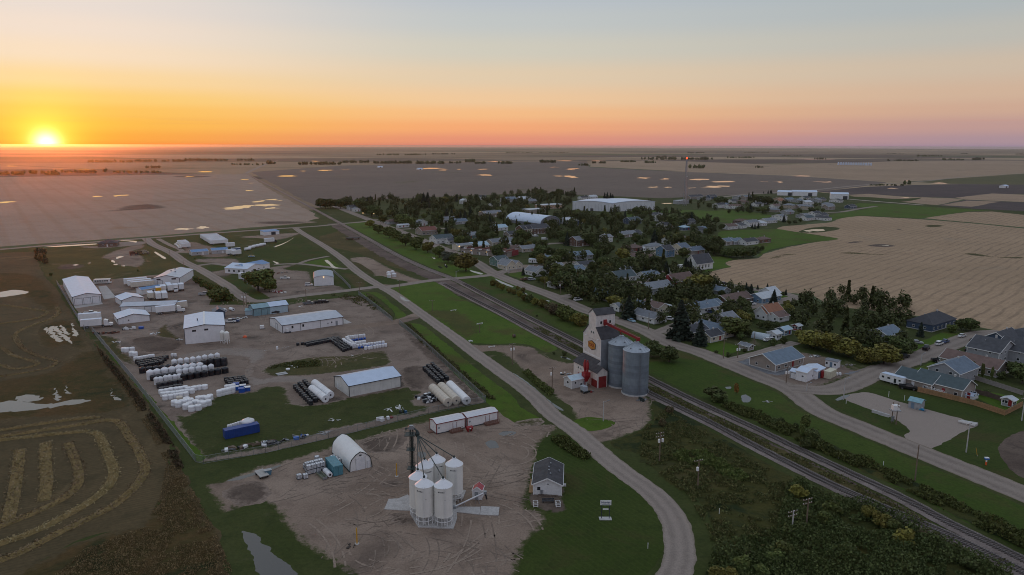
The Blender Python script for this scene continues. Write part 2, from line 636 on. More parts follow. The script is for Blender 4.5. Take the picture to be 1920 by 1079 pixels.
def road(name,P,w,m,z=None,jit=.3,smooth=True):
 Q=catmull([Vector((p[0],p[1],0))for p in P],False,None)if smooth else densify([Vector((p[0],p[1],0))for p in P],False,None)
 o=struct(name,ribbon_mesh(name,Q,w,m,0.0,jit,0,(-1,-.66,-.33,0,.33,.66,1)))
 cells=set()
 for p in Q:
  for dx in(-1,0,1):
   for dy in(-1,0,1):
    cells.add((int(p.x//CELL)+dx,int(p.y//CELL)+dy))
 lay(o,cells,z)
 ROADS.append((Q,w))
 return o,Q
 # ground
def Lz(n):
 return.004*n
def far_ground():
 m,nt,b=_nodes('prairie_far')
 geo=nt.nodes.new('ShaderNodeNewGeometry')
 pos=geo.outputs['Position']
 rot=nmap(nt,pos,(1/1500.,1/800.,0),-R(35.5))
 fl=nt.nodes.new('ShaderNodeVectorMath');fl.operation='FLOOR'
 nt.links.new(rot,fl.inputs[0])
 wn=nt.nodes.new('ShaderNodeTexWhiteNoise');wn.noise_dimensions='3D'
 nt.links.new(fl.outputs[0],wn.inputs['Vector'])
 r=nt.nodes.new('ShaderNodeValToRGB')
 r.color_ramp.interpolation='CONSTANT'
 e=r.color_ramp.elements
 cols=[(.20,.15,.10),(.34,.25,.165),(.13,.10,.085),(.26,.195,.13),(.10,.12,.06),(.40,.30,.20),(.16,.125,.10),(.30,.22,.15)]
 e[0].position=0;e[0].color=(*cols[0],1)
 e[1].position=1/8;e[1].color=(*cols[1],1)
 for i in range(2,8):
  q=e.new(i/8);q.color=(*cols[i],1)
 nt.links.new(wn.outputs['Value'],r.inputs[0])
 n1=nnoise(nt,pos,.0014,5,.65,.6)
 n2=nnoise(nt,pos,.012,5,.7)
 c=mixrgb(nt,mrange(nt,n1,.52,.7,0,.7),r.outputs[0],(.12,.11,.06))
 c=mixrgb(nt,mrange(nt,n2,.45,.75,0,.55),c,mixrgb(nt,1.0,c,(.6,.6,.6),'MULTIPLY'))
 fr=nt.nodes.new('ShaderNodeVectorMath');fr.operation='FRACTION'
 nt.links.new(rot,fr.inputs[0])
 sp=nt.nodes.new('ShaderNodeSeparateXYZ');nt.links.new(fr.outputs[0],sp.inputs[0])
 mn=nt.nodes.new('ShaderNodeMath');mn.operation='MINIMUM'
 nt.links.new(mrange(nt,sp.outputs['X'],.0,.03),mn.inputs[0]);nt.links.new(mrange(nt,sp.outputs['Y'],.0,.045),mn.inputs[1])
 c=mixrgb(nt,mn.outputs[0],(.09,.095,.05),c)
 nt.links.new(c,b.inputs['Base Color'])
 b.inputs['Roughness'].default_value=1.0
 b.inputs['Specular IOR Level'].default_value=.05
 return m
def build_terrain():
 rings=[0,60,120,250,500,900,1600,2800,5000,9000,16000,30000]
 mb=MB()
 nseg=72
 for j,rr in enumerate(rings):
  for i in range(nseg):
   a=2*math.pi*i/nseg
   x,y=rr*math.cos(a),rr*math.sin(a)
   z=-.02
   if rr>5000:
    z=-.02+(noise.noise(Vector((x/5200.,y/5200.,1.7)))*9+3)*min(1,(rr-5000)/9000)
   mb.v.append((x,y,z))
 for j in range(len(rings)-1):
  for i in range(nseg):
   k=(i+1)%nseg
   mb.f.append((j*nseg+i,(j+1)*nseg+i,(j+1)*nseg+k,j*nseg+k));mb.m.append(0)
 me=mb.mesh('ground',far_ground())
 o=struct('ground',me)
 return o
build_terrain()
G_ROUGH=gmat('rough_grass',(.066,.064,.028),(.100,.082,.040),(.045,.048,.020),.02,.18,1.1,.6,.25,patch=((.15,.12,.06),.035,.56,.7))
G_LAWN=gmat('mown_lawn',(.042,.062,.014),(.054,.073,.019),(.032,.048,.012),.03,.22,1.4,.35,.12,rows=[(-55,1.4,(.070,.092,.027),.4,2.0)],patch=((.062,.060,.025),.05,.50,.68))
G_PARK=gmat('park_lawn',(.070,.120,.019),(.088,.134,.026),(.052,.092,.016),.03,.22,1.4,.35,.12,rows=[(-66,1.6,(.094,.124,.032),.4,2.0)],patch=((.082,.080,.030),.05,.50,.70))
G_TOWN=gmat('town_grass',(.050,.064,.019),(.070,.078,.029),(.038,.050,.016),.03,.2,1.2,.5,.2,patch=((.13,.115,.075),.05,.60,.7))
G_WILD=gmat('wild_meadow',(.050,.056,.018),(.075,.068,.026),(.030,.038,.014),.045,.28,1.0,.9,.5,patch=((.026,.036,.013),.06,.50,.62))
G_GRAVEL=gmat('gravel_road',(.27,.23,.20),(.31,.265,.232),(.24,.203,.175),.05,.5,3.0,.35,.05,lanes=((.37,.315,.275),.6,(.21,.18,.14)))
G_ASPH=gmat('street_asphalt',(.245,.208,.18),(.29,.245,.21),(.19,.16,.14),.04,.35,3.0,.25,.03,lanes=((.34,.292,.255),.6,(.20,.165,.125)))
G_YARD=gmat('yard_gravel',(.33,.262,.213),(.245,.188,.15),(.17,.13,.105),.025,.14,2.0,.45,.06,patch=((.125,.098,.082),.03,.56,.72))
G_YARD2=gmat('packed_dirt',(.30,.242,.202),(.22,.172,.142),(.15,.118,.098),.03,.16,2.0,.45,.06,patch=((.10,.082,.07),.04,.54,.70))
G_MUD=gmat('dark_soil',(.105,.080,.066),(.155,.122,.10),(.070,.054,.046),.05,.25,1.5,.6,.12)
G_BALLAST=gmat('rail_ballast',(.215,.18,.165),(.28,.24,.22),(.14,.115,.105),.06,.6,3.0,.5,.08)
G_CINDER=gmat('cinder_bed',(.115,.088,.078),(.18,.145,.125),(.075,.058,.05),.05,.35,2.0,.6,.1)
G_CROPL=gmat('ripe_crop',(.38,.30,.245),(.335,.265,.215),(.29,.23,.188),.006,.05,.5,.3,.15,rows=[(-54,24,(.28,.195,.14),.4,.5),(-54,5.5,(.38,.27,.195),.3,.8)],patch=((.31,.21,.15),.012,.60,.72))
G_CROPR=gmat('ripe_wheat',(.44,.325,.228),(.39,.288,.20),(.335,.245,.17),.010,.07,.6,.4,.2,rows=[(45,6.1,(.22,.165,.118),.7,3.5),(45,2.3,(.30,.225,.16),.4,2.0)],patch=((.36,.28,.205),.02,.58,.72))
G_FALLOW=gmat('fallow_field',(.175,.142,.122),(.20,.165,.14),(.148,.120,.102),.004,.03,.3,.2,.1,rows=[(35,14,(.14,.112,.096),.4,.6)],patch=((.135,.125,.075),.006,.60,.72))
G_STUBBLE=gmat('stubble_field',(.40,.30,.22),(.345,.26,.19),(.30,.225,.165),.003,.02,.3,.2,.1,rows=[(35,16,(.30,.22,.16),.5,.6)],patch=((.20,.17,.12),.005,.62,.7))
G_PLOUGH=gmat('ploughed_field',(.088,.072,.070),(.115,.092,.086),(.070,.056,.055),.006,.05,.4,.3,.15,rows=[(35,12,(.07,.056,.054),.5,.6)])
G_SWATH=gmat('cut_field',(.098,.076,.044),(.128,.096,.056),(.068,.056,.032),.02,.12,.9,.6,.2,rows=[(28,1.1,(.055,.048,.03),.5,1.2)],patch=((.20,.15,.088),.03,.57,.72))
G_WEED=gmat('weedy_margin',(.090,.062,.030),(.060,.053,.022),(.125,.080,.042),.04,.25,.9,.9,.5,patch=((.036,.040,.016),.05,.52,.66))
G_CONC=gmat('concrete',(.46,.44,.42),(.54,.52,.50),(.38,.36,.34),.08,.5,3.0,.1,.01,rough=.85)
G_BLUEGR=gmat('crushed_rock',(.18,.185,.195),(.24,.245,.255),(.12,.12,.13),.08,.5,2.5,.6,.1)
G_RUT=gmat('wet_soil',(.060,.046,.038),(.085,.064,.052),(.045,.036,.03),.06,.3,1.5,.5,.1,rough=.7)
def water_mat():
 m,nt,b=_nodes('water')
 geo=nt.nodes.new('ShaderNodeNewGeometry')
 b.inputs['Base Color'].default_value=(.045,.042,.038,1)
 b.inputs['Roughness'].default_value=.06
 b.inputs['IOR'].default_value=1.65
 b.inputs['Specular IOR Level'].default_value=.5
 bp=nt.nodes.new('ShaderNodeBump');bp.inputs['Strength'].default_value=.06;bp.inputs['Distance'].default_value=.02
 nt.links.new(nnoise(nt,geo.outputs['Position'],2.2,3),bp.inputs['Height'])
 nt.links.new(bp.outputs[0],b.inputs['Normal'])
 return m
G_WATER=water_mat()
NOJ=dict(jit=0)
sheet('crop_field',pts('P',(-700,512),(0,463),(150,452),(270,444),(400,434),(470,427),(560,420),(596,410),(588,400),(560,386),(500,352),(464,327),(300,328),(100,331),(-700,345)),G_CROPL,Lz(2),False,3,.05)
sheet('fallow_field',pts('P',(470,323),(640,311),(900,304),(1100,303),(1105,314),(1288,323),(1484,330),(1664,342),(1640,347),(1530,360),(1240,372),(1000,364),(700,378),(605,392),(560,370)),G_FALLOW,Lz(1),False,4,.02)
sheet('stubble_field',pts('P',(1112,303),(1230,301),(1480,310),(1700,302),(2300,300),(2300,321),(1920,325),(1760,338),(1664,341),(1484,329),(1288,322),(1106,313)),G_STUBBLE,Lz(1),False,5,.02)
sheet('pasture',pts('P',(1700,341),(1920,326),(2300,322),(2300,345),(1920,347),(1780,345)),gmat('pasture_grass',(.10,.10,.055),(.13,.12,.065),(.08,.085,.04),.006,.05,.4),Lz(1),False,3,.02)
sheet('ploughed_field',pts('AA',(230,300),(620,262),(1010,247),(1400,240),(2500,250),(2500,318),(1899,318),(1560,325),(1330,352),(900,338),(640,318),(500,326)),G_PLOUGH,Lz(1),False,2,.03)
sheet('stubble_strip',pts('AA',(480,335),(640,320),(900,340),(1330,356),(1420,362),(1200,410),(1060,400),(800,372)),G_STUBBLE,Lz(2),False,2,.03)
sheet('stubble_strip',pts('AA',(1340,350),(1640,316),(1899,325),(2500,330),(2500,395),(1899,385),(1430,366)),G_STUBBLE,Lz(2),False,2,.03)
sheet('ploughed_strip',pts('AA',(1200,412),(1430,368),(1899,388),(2500,400),(2500,462),(1899,458),(1500,440)),G_PLOUGH,Lz(3),False,2,.03)
sheet('stubble_strip',pts('AA',(1230,410),(1440,374),(1700,382),(1480,424)),G_STUBBLE,Lz(4),False,2,.03)
sheet('stubble_field',pts('AA',(1075,514),(1440,466),(1640,462),(1899,490),(2500,520),(2500,640),(1899,590),(1500,553)),G_CROPR,Lz(3),False,2,.03)
sheet('wheat_field',pts('AF',(565,480),(590,445),(650,425),(760,402),(830,388),(775,360),(770,335),(830,312),(1000,295),(1150,282),(1220,232),(1300,208),(1520,150),(1904,82))+pts('U',(1590,520),(1440,490),(1180,452),(1045,428),(1110,406),(1300,390))+pts('AA',(320,550),(420,518),(570,500),(760,508),(1060,525),(1500,560),(1899,600),(2600,670))+pts('P',(2500,900),(2100,690),(1920,630),(1830,612),(1790,600),(1700,590),(1560,572))+pts('AF',(1800,725),(1500,690),(1300,655),(1000,612),(800,575),(650,540)),G_CROPR,Lz(2),True,1.0,.1)
sheet('grassland',pts('P',(-900,560),(-300,485),(0,467),(280,448),(560,421),(600,408),(585,392),(640,382),(720,374),(1000,362),(1240,372),(1530,360),(1640,372),(1760,385),(2300,420),(2300,436),(1740,398),(1720,412),(1560,406),(1480,428),(1570,448),(1480,462),(1330,500),(1325,520),(1400,548),(1560,575),(1790,603),(1920,634),(2500,910),(2500,1700),(960,1700),(-900,1700)),G_TOWN,Lz(1),False,2,.08)
sheet('cut_field',pts('P',(-900,575),(-300,492),(0,475),(60,473),(66,480),(84,519),(104,540),(150,612),(172,640),(215,690),(262,745),(320,830),(318,870),(330,920),(300,940),(270,985),(160,1010),(60,1060),(0,1095),(-900,1700)),G_SWATH,Lz(2),True,1.0,.1)
sheet('weedy_margin',pts('P',(152,612),(172,640),(215,690),(262,745),(320,830),(318,870),(300,935),(265,985),(160,1012),(60,1062),(-40,1110),(-100,1300),(520,1300),(450,1110),(425,1050),(395,980),(362,925),(345,890),(322,830),(270,742),(225,690),(190,655)),G_WEED,Lz(3),True,1.6,.16,soft=3,over=G_SWATH)
sheet('weedy_patch',pts('P',(-150,520),(20,512),(70,518),(100,548),(112,575),(95,592),(60,566),(20,552),(-150,556)),G_WEED,Lz(3),True,1.6,.1,soft=4,over=G_SWATH)
sheet('weedy_patch',pts('P',(-150,735),(30,708),(110,690),(150,660),(185,655),(215,700),(255,755),(210,775),(120,780),(0,790),(-150,805)),G_WEED,Lz(4),True,1.6,.1,soft=4,over=G_SWATH)
sheet('weedy_patch',pts('P',(70,640),(80,612),(110,600),(140,605),(165,640),(170,660),(140,655),(120,648),(95,655)),G_WEED,Lz(4),True,1.4,.14,soft=4,over=G_SWATH)
sheet('vacant_lot_grass',pts('P',(66,474),(79,470),(181,461),(267,456),(280,460),(344,503),(300,512),(229,522),(177,528),(117,518),(104,534),(84,516),(72,490)),gmat('lot_grass',(.064,.070,.026),(.092,.084,.036),(.046,.052,.019),.03,.16,1.0,.5,.2,patch=((.15,.118,.075),.04,.58,.7)),Lz(3),False,.8)
sheet('dirt_patch',pts('A',(900,300),(1150,205),(1290,185),(1300,215),(1190,255),(1290,290),(1310,350),(1240,395),(1150,385),(1050,370),(990,330)),G_YARD,Lz(4),True,1.0,soft=4,over=MATS["lot_grass"])
sheet('dirt_patch',pts('A',(500,400),(560,365),(720,362),(780,380),(700,405),(560,415)),G_MUD,Lz(4),True,1.0,soft=4,over=MATS["lot_grass"])
sheet('gravel_lot',pts('A',(700,205),(860,200),(1060,165),(1320,160),(1290,185),(1060,210),(860,222)),G_GRAVEL,Lz(4),True,.6,soft=3.0,over=G_TOWN)
sheet('green_lot',pts('B',(430,270),(640,180),(840,110),(880,105),(940,170),(1130,280),(1000,310),(870,350),(640,360),(560,320)),G_LAWN,Lz(3),True,.8,soft=3,over=G_TOWN)
sheet('green_lot',pts('B',(880,352),(1140,300),(1290,410),(1020,385)),G_PARK,Lz(3),False,.4,soft=3,over=G_TOWN)
sheet('gravel_lot',pts('AD',(770,230),(1100,200),(1300,250),(1650,330),(1660,420),(1300,440),(1120,380),(780,370),(760,350),(960,330)),G_YARD,Lz(4),True,.8,soft=3.0,over=G_TOWN)
sheet('gravel_lot',pts('B',(-60,320),(150,310),(320,320),(300,430),(190,480),(60,440),(180,410),(220,385),(90,355),(-60,345)),G_YARD2,Lz(4),True,.6,soft=3.0,over=G_TOWN)
sheet('gravel_lot',pts('B',(330,470),(560,400),(850,360),(760,410),(950,430),(1020,560),(1180,550),(1280,580),(1240,600),(900,640),(640,690),(560,660),(420,560)),G_YARD2,Lz(4),True,.6,soft=3.0,over=G_TOWN)
sheet('gravel_lot',pts('B',(320,120),(560,100),(860,80),(840,105),(640,150),(500,130)),G_YARD,Lz(4),True,.6,soft=3.0,over=G_TOWN)
sheet('lot_grass',pts('B',(180,490),(300,480),(420,560),(610,680),(470,680),(330,600)),G_LAWN,Lz(5),True,.5)
sheet('lot_grass',pts('B',(0,400),(120,370),(220,385),(180,415),(60,425)),G_LAWN,Lz(5),True,.5)
sheet('verge_grass',pts('B',(720,400),(900,380),(1300,415),(1490,560),(1360,590),(1280,570),(1180,550),(1170,470),(930,420)),G_LAWN,Lz(5),True,.5)
sheet('dry_verge',pts('B',(1220,430),(1420,470),(1480,560),(1380,580),(1270,480)),G_ROUGH,Lz(6),True,.6,soft=3,over=G_LAWN)
sheet('dry_verge',pts('R',(100,640),(270,520),(400,560),(500,640),(700,760),(860,860),(1050,960),(1250,1060),(1150,1040),(900,960),(720,890),(480,800),(200,730)),G_ROUGH,Lz(3),True,1.2,soft=3,over=G_LAWN)
sheet('green_lot',pts('B',(870,40),(1200,20),(1230,60),(1050,110),(960,100)),G_LAWN,Lz(4),True,.8,soft=3,over=G_TOWN)
sheet('gravel_lot',pts('AB',(60,20),(200,10),(350,80),(480,140),(640,190),(720,190),(500,215),(350,245),(260,230),(290,215),(255,180),(240,140),(170,100)),G_YARD,Lz(5),True,.8,soft=3.0,over=G_TOWN)
sheet('verge_grass',pts('AB',(250,165),(300,155),(400,180),(520,205),(420,225),(300,220),(260,200)),G_LAWN,Lz(6),True,.4)
sheet('verge_grass',pts('AB',(70,45),(130,55),(190,90),(250,130),(240,145),(180,115),(110,80)),G_ROUGH,Lz(6),True,.4)
sheet('industrial_yard',pts('P',(110,535),(177,528),(229,522),(300,515),(344,509),(359,520),(400,553),(392,572),(455,572),(547,566),(672,555),(745,606),(790,640),(909,752),(803,775),(616,822),(498,849),(380,867),(367,865),(334,823),(173,622)),G_YARD2,Lz(3),False,.4)
sheet('yard_grass',pts('P',(174,622),(188,632),(212,676),(262,722),(300,765),(345,815),(385,860),(380,866),(367,864),(334,822)),G_PARK,Lz(5),False,.7)
sheet('yard_grass',pts('P',(323,767),(346,779),(388,758),(400,744),(471,735),(496,725),(533,725),(555,758),(603,758),(653,746),(728,733),(761,725),(790,733),(776,756),(811,763),(800,771),(728,786),(623,808),(500,842),(400,860),(378,860),(345,815)),gmat('yard_lawn',(.052,.064,.020),(.070,.076,.028),(.038,.045,.016),.05,.25,1.3,.5,.2,patch=((.11,.09,.055),.05,.58,.7)),Lz(4),True,1.0,soft=2.0,over=G_YARD2)
sheet('yard_grass',pts('P',(490,695),(520,682),(560,674),(592,669),(657,667),(717,658),(734,675),(728,685),(690,692),(644,698),(560,706),(510,706)),gmat('bank_grass',(.072,.074,.030),(.10,.086,.042),(.045,.048,.02),.05,.25,1.3,.7,.3),Lz(4),True,.8,soft=2.0,over=G_YARD2)
sheet('yard_grass',pts('A',(1400,990),(1440,930),(1500,900),(1520,950),(1620,1040),(1560,1060),(1450,1040)),G_ROUGH,Lz(4),True,.6,soft=2.0,over=G_YARD2)
sheet('yard_grass',pts('F',(880,140),(1000,150),(1080,180),(1090,250),(1180,340),(1240,420),(1150,400),(1020,330)),G_ROUGH,Lz(4),True,.6,soft=2.0,over=G_YARD2)
sheet('yard_verge',pts('B',(740,705),(900,680),(1150,655),(1400,625),(1400,640),(1180,672),(900,705),(760,730)),G_LAWN,Lz(5),True,.4)
sheet('dark_soil',pts('D',(1000,50),(1080,100),(1230,220),(1500,470),(1700,660),(1760,740),(1640,760),(1560,640),(1400,480),(1250,350),(1080,180)),G_MUD,Lz(4),True,.8,soft=2.5,over=G_YARD2)
sheet('dark_soil',pts('C',(200,180),(330,150),(560,160),(690,220),(640,270),(420,300),(290,280)),G_MUD,Lz(4),True,1.2,soft=2.5,over=G_YARD2)
sheet('dark_soil',pts('D',(1020,440),(1200,410),(1230,500),(1260,600),(1130,640),(1030,560)),G_MUD,Lz(5),True,1.2,soft=2.5,over=G_YARD2)
sheet('concrete_apron',pts('A',(885,565),(955,555),(1045,662),(935,680)),G_CONC,Lz(5),False,0)
sheet('concrete_apron',pts('A',(665,738),(915,708),(925,722),(675,762)),G_CONC,Lz(5),False,0)
sheet('concrete_apron',pts('B',(1265,850),(1340,890),(1265,905)),G_CONC,Lz(5),False,0)
sheet('track',pts('C',(620,330),(900,270),(1180,250),(1420,270),(1430,330),(1330,420),(1360,520),(1640,500),(1918,520),(1918,560),(1500,570),(1280,600),(1240,480),(1260,350),(1000,320),(720,350)),G_GRAVEL,Lz(4),True,.8,soft=2.5,over=G_YARD2)
BINYARD=pts('H',(700,30),(640,118),(545,200),(540,330),(480,530),(480,620),(590,650),(590,740),(480,830),(420,980))+pts('P',(970,1090),(930,1300),(640,1300))+pts('AC',(980,1150),(880,1040),(640,900),(520,770),(430,640),(330,620),(250,650),(140,690),(80,620),(10,510),(150,470),(320,400),(560,335),(800,265),(1100,180),(1430,95))+pts('P',(900,772),(960,775),(1015,795))
sheet('gravel_yard',BINYARD,G_YARD,Lz(3),True,.7,.4,soft=2.6,over=G_TOWN)
sheet('verge_grass',pts('AC',(-30,500),(40,560),(100,690),(250,650),(400,610),(460,720),(540,800),(640,910),(860,1040),(960,1140),(1000,1500),(350,1500),(250,1150),(100,800),(-20,620)),G_TOWN,Lz(4),True,.9,.3)
sheet('dark_soil',pts('AC',(150,540),(330,480),(430,540),(390,610),(260,640),(170,610)),G_MUD,Lz(5),True,.9,soft=2.5,over=G_YARD2)
sheet('dark_soil',pts('E',(640,230),(900,180),(1060,170),(1040,260),(900,330),(700,330)),G_MUD,Lz(5),True,1.0,soft=2.5,over=G_YARD2)
sheet('dark_soil',pts('E',(820,600),(960,570),(1040,600),(960,640),(850,640)),G_MUD,Lz(5),True,.6,soft=2.5,over=G_YARD2)
sheet('dark_soil',pts('E',(900,890),(1060,870),(1130,960),(1000,985),(920,960)),G_MUD,Lz(5),True,.7,soft=2.5,over=G_YARD2)
sheet('dark_soil',pts('H',(360,70),(400,40),(480,20),(570,20),(560,60),(470,75)),G_ROUGH,Lz(5),True,.6,soft=2.5,over=G_YARD2)
sheet('office_lawn',pts('H',(640,122),(720,124),(800,165),(890,232),(1000,312),(1100,392),(1200,468),(1290,548),(1350,625),(1385,700),(1398,820),(1368,950),(1270,1079))+pts('P',(1190,1130),(1150,1300),(930,1300),(972,1090))+pts('H',(418,985),(482,838),(592,745),(596,655),(705,640),(715,540),(715,440),(700,330),(545,330),(548,200)),G_LAWN,Lz(4),True,.35,.5)
sheet('office_gravel',pts('H',(475,530),(500,330),(545,330),(700,335),(720,500),(705,560),(735,640),(640,660),(480,600)),G_MUD,Lz(5),True,.35,.5,soft=1.2,over=G_LAWN)
ELEVYARD=pts('AB',(880,655),(1000,688),(1220,694),(1400,697),(1500,714),(1560,762),(1650,802),(1790,832),(1950,780))+pts('P',(1215,745),(1222,775),(1221,789),(1211,802),(1192,811),(1150,826),(1115,832),(1085,815))+pts('I',(340,1005),(230,905))+pts('AB',(1560,1000),(1480,942),(1395,882),(1300,792),(1200,746),(1080,752))
sheet('elevator_yard',ELEVYARD,G_YARD,Lz(3),True,.5,.4,soft=2.0,over=G_TOWN)
sheet('verge_grass',pts('H',(780,40),(840,14),(920,10),(1060,45),(1000,85),(890,103),(820,80)),G_PARK,Lz(5),True,.3)
sheet('verge_grass',pts('AB',(1068,775),(1090,750),(1200,744),(1300,790),(1395,878),(1360,905),(1420,940),(1530,1020),(1640,1090),(1800,1180),(1760,1210),(1600,1140),(1440,1020),(1250,890)),G_TOWN,Lz(5),True,.4)
sheet('park_lawn',pts('AB',(375,262),(500,232),(740,200),(800,225),(900,312),(1070,395),(1270,490),(1420,570),(1560,640),(1680,720),(1600,752),(1500,705),(1380,682),(1200,685),(1040,680),(920,652),(740,522),(590,442),(450,342)),G_PARK,Lz(4),True,.5)
sheet('dry_lawn',pts('AB',(600,430),(900,420),(1100,560),(1000,660),(900,640),(760,525)),gmat('dry_lawn',(.068,.078,.025),(.085,.084,.032),(.052,.064,.020),.04,.2,1.2,.4,.15),Lz(5),True,2.0,soft=6,over=G_PARK)
sheet('roadside_grass',pts('AB',(480,530),(560,525),(640,545),(760,640),(900,750),(1100,920),(1330,1090),(1400,1180),(1560,1290),(1450,1330),(1330,1290),(1080,1100),(800,840),(620,660)),G_PARK,Lz(4),True,.5)
sheet('roadside_grass',pts('AB',(150,290),(280,285),(400,380),(505,465),(440,490),(340,420)),G_PARK,Lz(4),True,.5)
sheet('roadside_weeds',pts('AB',(185,290),(240,300),(330,360),(420,450),(400,480),(330,410)),G_ROUGH,Lz(5),True,.6,soft=2,over=G_LAWN)
sheet('roadside_weeds',pts('AB',(490,540),(560,550),(640,640),(760,740),(900,860),(1060,1000),(1200,1120),(1130,1110),(900,920),(700,740)),G_ROUGH,Lz(5),True,.8,soft=2,over=G_LAWN)
sheet('wild_meadow',pts('H',(1020,200),(1150,130),(1320,60))+pts('M',(120,180),(260,200),(500,340),(760,500),(1100,700),(1500,920),(1900,1110))+pts('P',(1700,990),(1930,1110),(2200,1300),(1250,1300))+pts('P',(1300,1110),(1335,1050),(1335,990),(1310,940),(1250,890),(1190,850)),G_WILD,Lz(3),True,.8)
sheet('dry_meadow',pts('M',(0,720),(260,730),(600,800),(900,900),(1050,1010),(700,1100),(400,1060),(200,920)),G_ROUGH,Lz(4),True,2.0,soft=5,over=G_WILD)
sheet('substation_gravel',pts('N',(200,130),(350,85),(440,82),(640,140),(900,215),(1300,325),(1500,378),(1470,395),(1360,440),(1200,530),(1060,600),(960,620),(780,500),(830,440),(700,340),(480,250)),G_GRAVEL,Lz(4),True,.4)
sheet('substation_lawn',pts('N',(100,170),(230,165),(470,250),(690,340),(830,440),(810,465),(720,480),(560,420),(330,310),(180,240)),G_LAWN,Lz(5),True,.3)
sheet('substation_lawn',pts('N',(380,78),(520,0),(700,40),(900,90),(1300,190),(1700,300),(2000,260),(2100,800),(1900,980),(1500,780),(1200,700),(1070,610),(1200,530),(1370,440),(1480,395),(1300,322),(900,212),(640,136),(440,78)),G_LAWN,Lz(4),False,.5)
sheet('garden_plot',pts('N',(1670,620),(1720,530),(1800,480),(2000,430),(2300,600),(2200,900),(1907,890),(1740,760)),G_MUD,Lz(5),True,.4)
sheet('gravel_lot',pts('K',(900,750),(1100,700),(1300,650),(1500,590),(1620,640),(1920,700),(2100,800),(2200,830),(2050,900),(1700,1010),(1400,960),(1100,840)),G_YARD2,Lz(4),True,.6,soft=3.0,over=G_TOWN)
sheet('crushed_rock',pts('K',(950,750),(1140,690),(1150,740),(1340,830),(1560,760),(1570,800),(1400,880),(1160,840),(1020,800)),G_BLUEGR,Lz(5),True,.5,soft=1.5,over=G_YARD2)
sheet('crushed_rock',pts('AE',(1150,640),(1350,590),(1500,535),(1530,560),(1400,620),(1250,660)),G_BLUEGR,Lz(5),True,.5,soft=1.5,over=G_YARD2)
sheet('front_lawn',pts('K',(650,590),(760,530),(960,575),(1050,600),(900,660),(830,690)),G_PARK,Lz(4),True,.4)
sheet('gravel_lot',pts('V',(480,400),(560,380),(700,340),(1050,340),(1060,370),(820,400),(570,440)),G_YARD2,Lz(4),True,.4,soft=3.0,over=G_TOWN)
sheet('front_lawn',pts('V',(560,445),(700,425),(800,450),(760,480),(680,490)),G_PARK,Lz(5),True,.4)
sheet('ball_field',pts('U',(300,280),(600,262),(900,290),(1000,315),(840,345),(620,375),(420,350),(300,345)),G_PARK,Lz(4),True,1.0)
sheet('ball_field',pts('T',(1060,350),(1350,330),(1918,330),(1918,410),(1600,380),(1280,350),(1180,410),(1070,410)),G_PARK,Lz(3),True,1.0)
sheet('hay_meadow',pts('U',(540,450),(750,440),(1050,432),(1180,455),(1440,492),(1590,520),(1280,560),(1000,612),(930,645),(860,680),(900,600),(700,560),(540,520)),G_PARK,Lz(3),True,.8)
sheet('hay_meadow',pts('AA',(310,545),(420,515),(570,497),(760,503),(1060,520),(1430,462),(1640,455),(1200,430),(860,402),(560,395),(520,410),(640,440),(420,470),(310,495)),G_PARK,Lz(3),False,.8)
sheet('hay_meadow',pts('AA',(490,342),(640,345),(860,360),(1070,350),(880,385),(600,370)),G_LAWN,Lz(4),True,.8)
sheet('church_lawn',pts('AF',(520,290),(720,262),(840,290),(770,330),(760,360),(820,385),(640,420),(560,470),(480,440),(520,400)),G_PARK,Lz(3),True,.4)
sheet('front_lawn',pts('AF',(1380,710),(1560,730),(1600,765),(1400,790),(1370,750)),G_PARK,Lz(4),True,.3)
sheet('front_lawn',pts('L',(840,440),(1000,380),(1180,310),(1300,335),(1290,365),(1130,430),(960,450),(870,510)),G_PARK,Lz(4),True,.3)
sheet('front_lawn',pts('L',(840,690),(1000,615),(1100,560),(1200,580),(1180,640),(1000,700)),G_PARK,Lz(4),True,.3)
sheet('back_lawn',pts('L',(1450,930),(1500,860),(1880,940),(1840,1000),(1720,1060)),G_PARK,Lz(5),False,.2)
R1,road_loop=road('gravel_road',pts('P',(1200,1240),(1240,1120))+pts('H',(1460,1079),(1495,960),(1490,840),(1470,740),(1425,650),(1350,560),(1250,476),(1120,385),(1000,290),(900,200),(810,120),(700,40),(640,0))+pts('AB',(1480,1079),(1300,945),(1050,765),(900,650),(650,470),(540,390),(400,290),(300,235),(200,175),(110,110))+pts('B',(1250,310),(1100,205),(900,85),(835,40)),6.3,G_GRAVEL,Lz(7))
road('gravel_road',pts('P',(-900,533),(-300,489),(0,468),(73,462),(181,454),(277,447),(380,439),(495,431),(557,427),(600,424),(638,420),(683,416),(706,412)),7.5,G_GRAVEL,Lz(6))
road('gravel_road',pts('AD',(365,150),(480,240),(760,370),(960,510),(1150,600),(1400,740),(1660,900))+pts('B',(260,590),(350,650),(430,690),(520,695),(700,672),(900,645),(1300,600),(1550,570))+pts('AB',(360,243),(700,192),(870,178),(1050,162),(1180,148)),7.0,G_GRAVEL,Lz(8))
road('gravel_road',pts('B',(640,366),(860,360),(1130,390),(1300,408)),4.5,G_GRAVEL,Lz(6))
road('gravel_road',pts('B',(860,360),(960,325),(1130,292)),3.5,G_GRAVEL,Lz(7))
road('gravel_road',pts('AD',(550,150),(740,250),(920,340),(760,375)),4.0,G_GRAVEL,Lz(7))
road('gravel_road',pts('AD',(1150,570),(1400,540),(1660,570)),5.0,G_GRAVEL,Lz(7))
road('gravel_road',pts('AD',(700,640),(860,645),(1010,620),(1100,600)),5.0,G_GRAVEL,Lz(7))
road('gravel_road',pts('AB',(-60,570),(200,545),(420,515),(520,490),(610,455)),7.5,G_YARD,Lz(6))
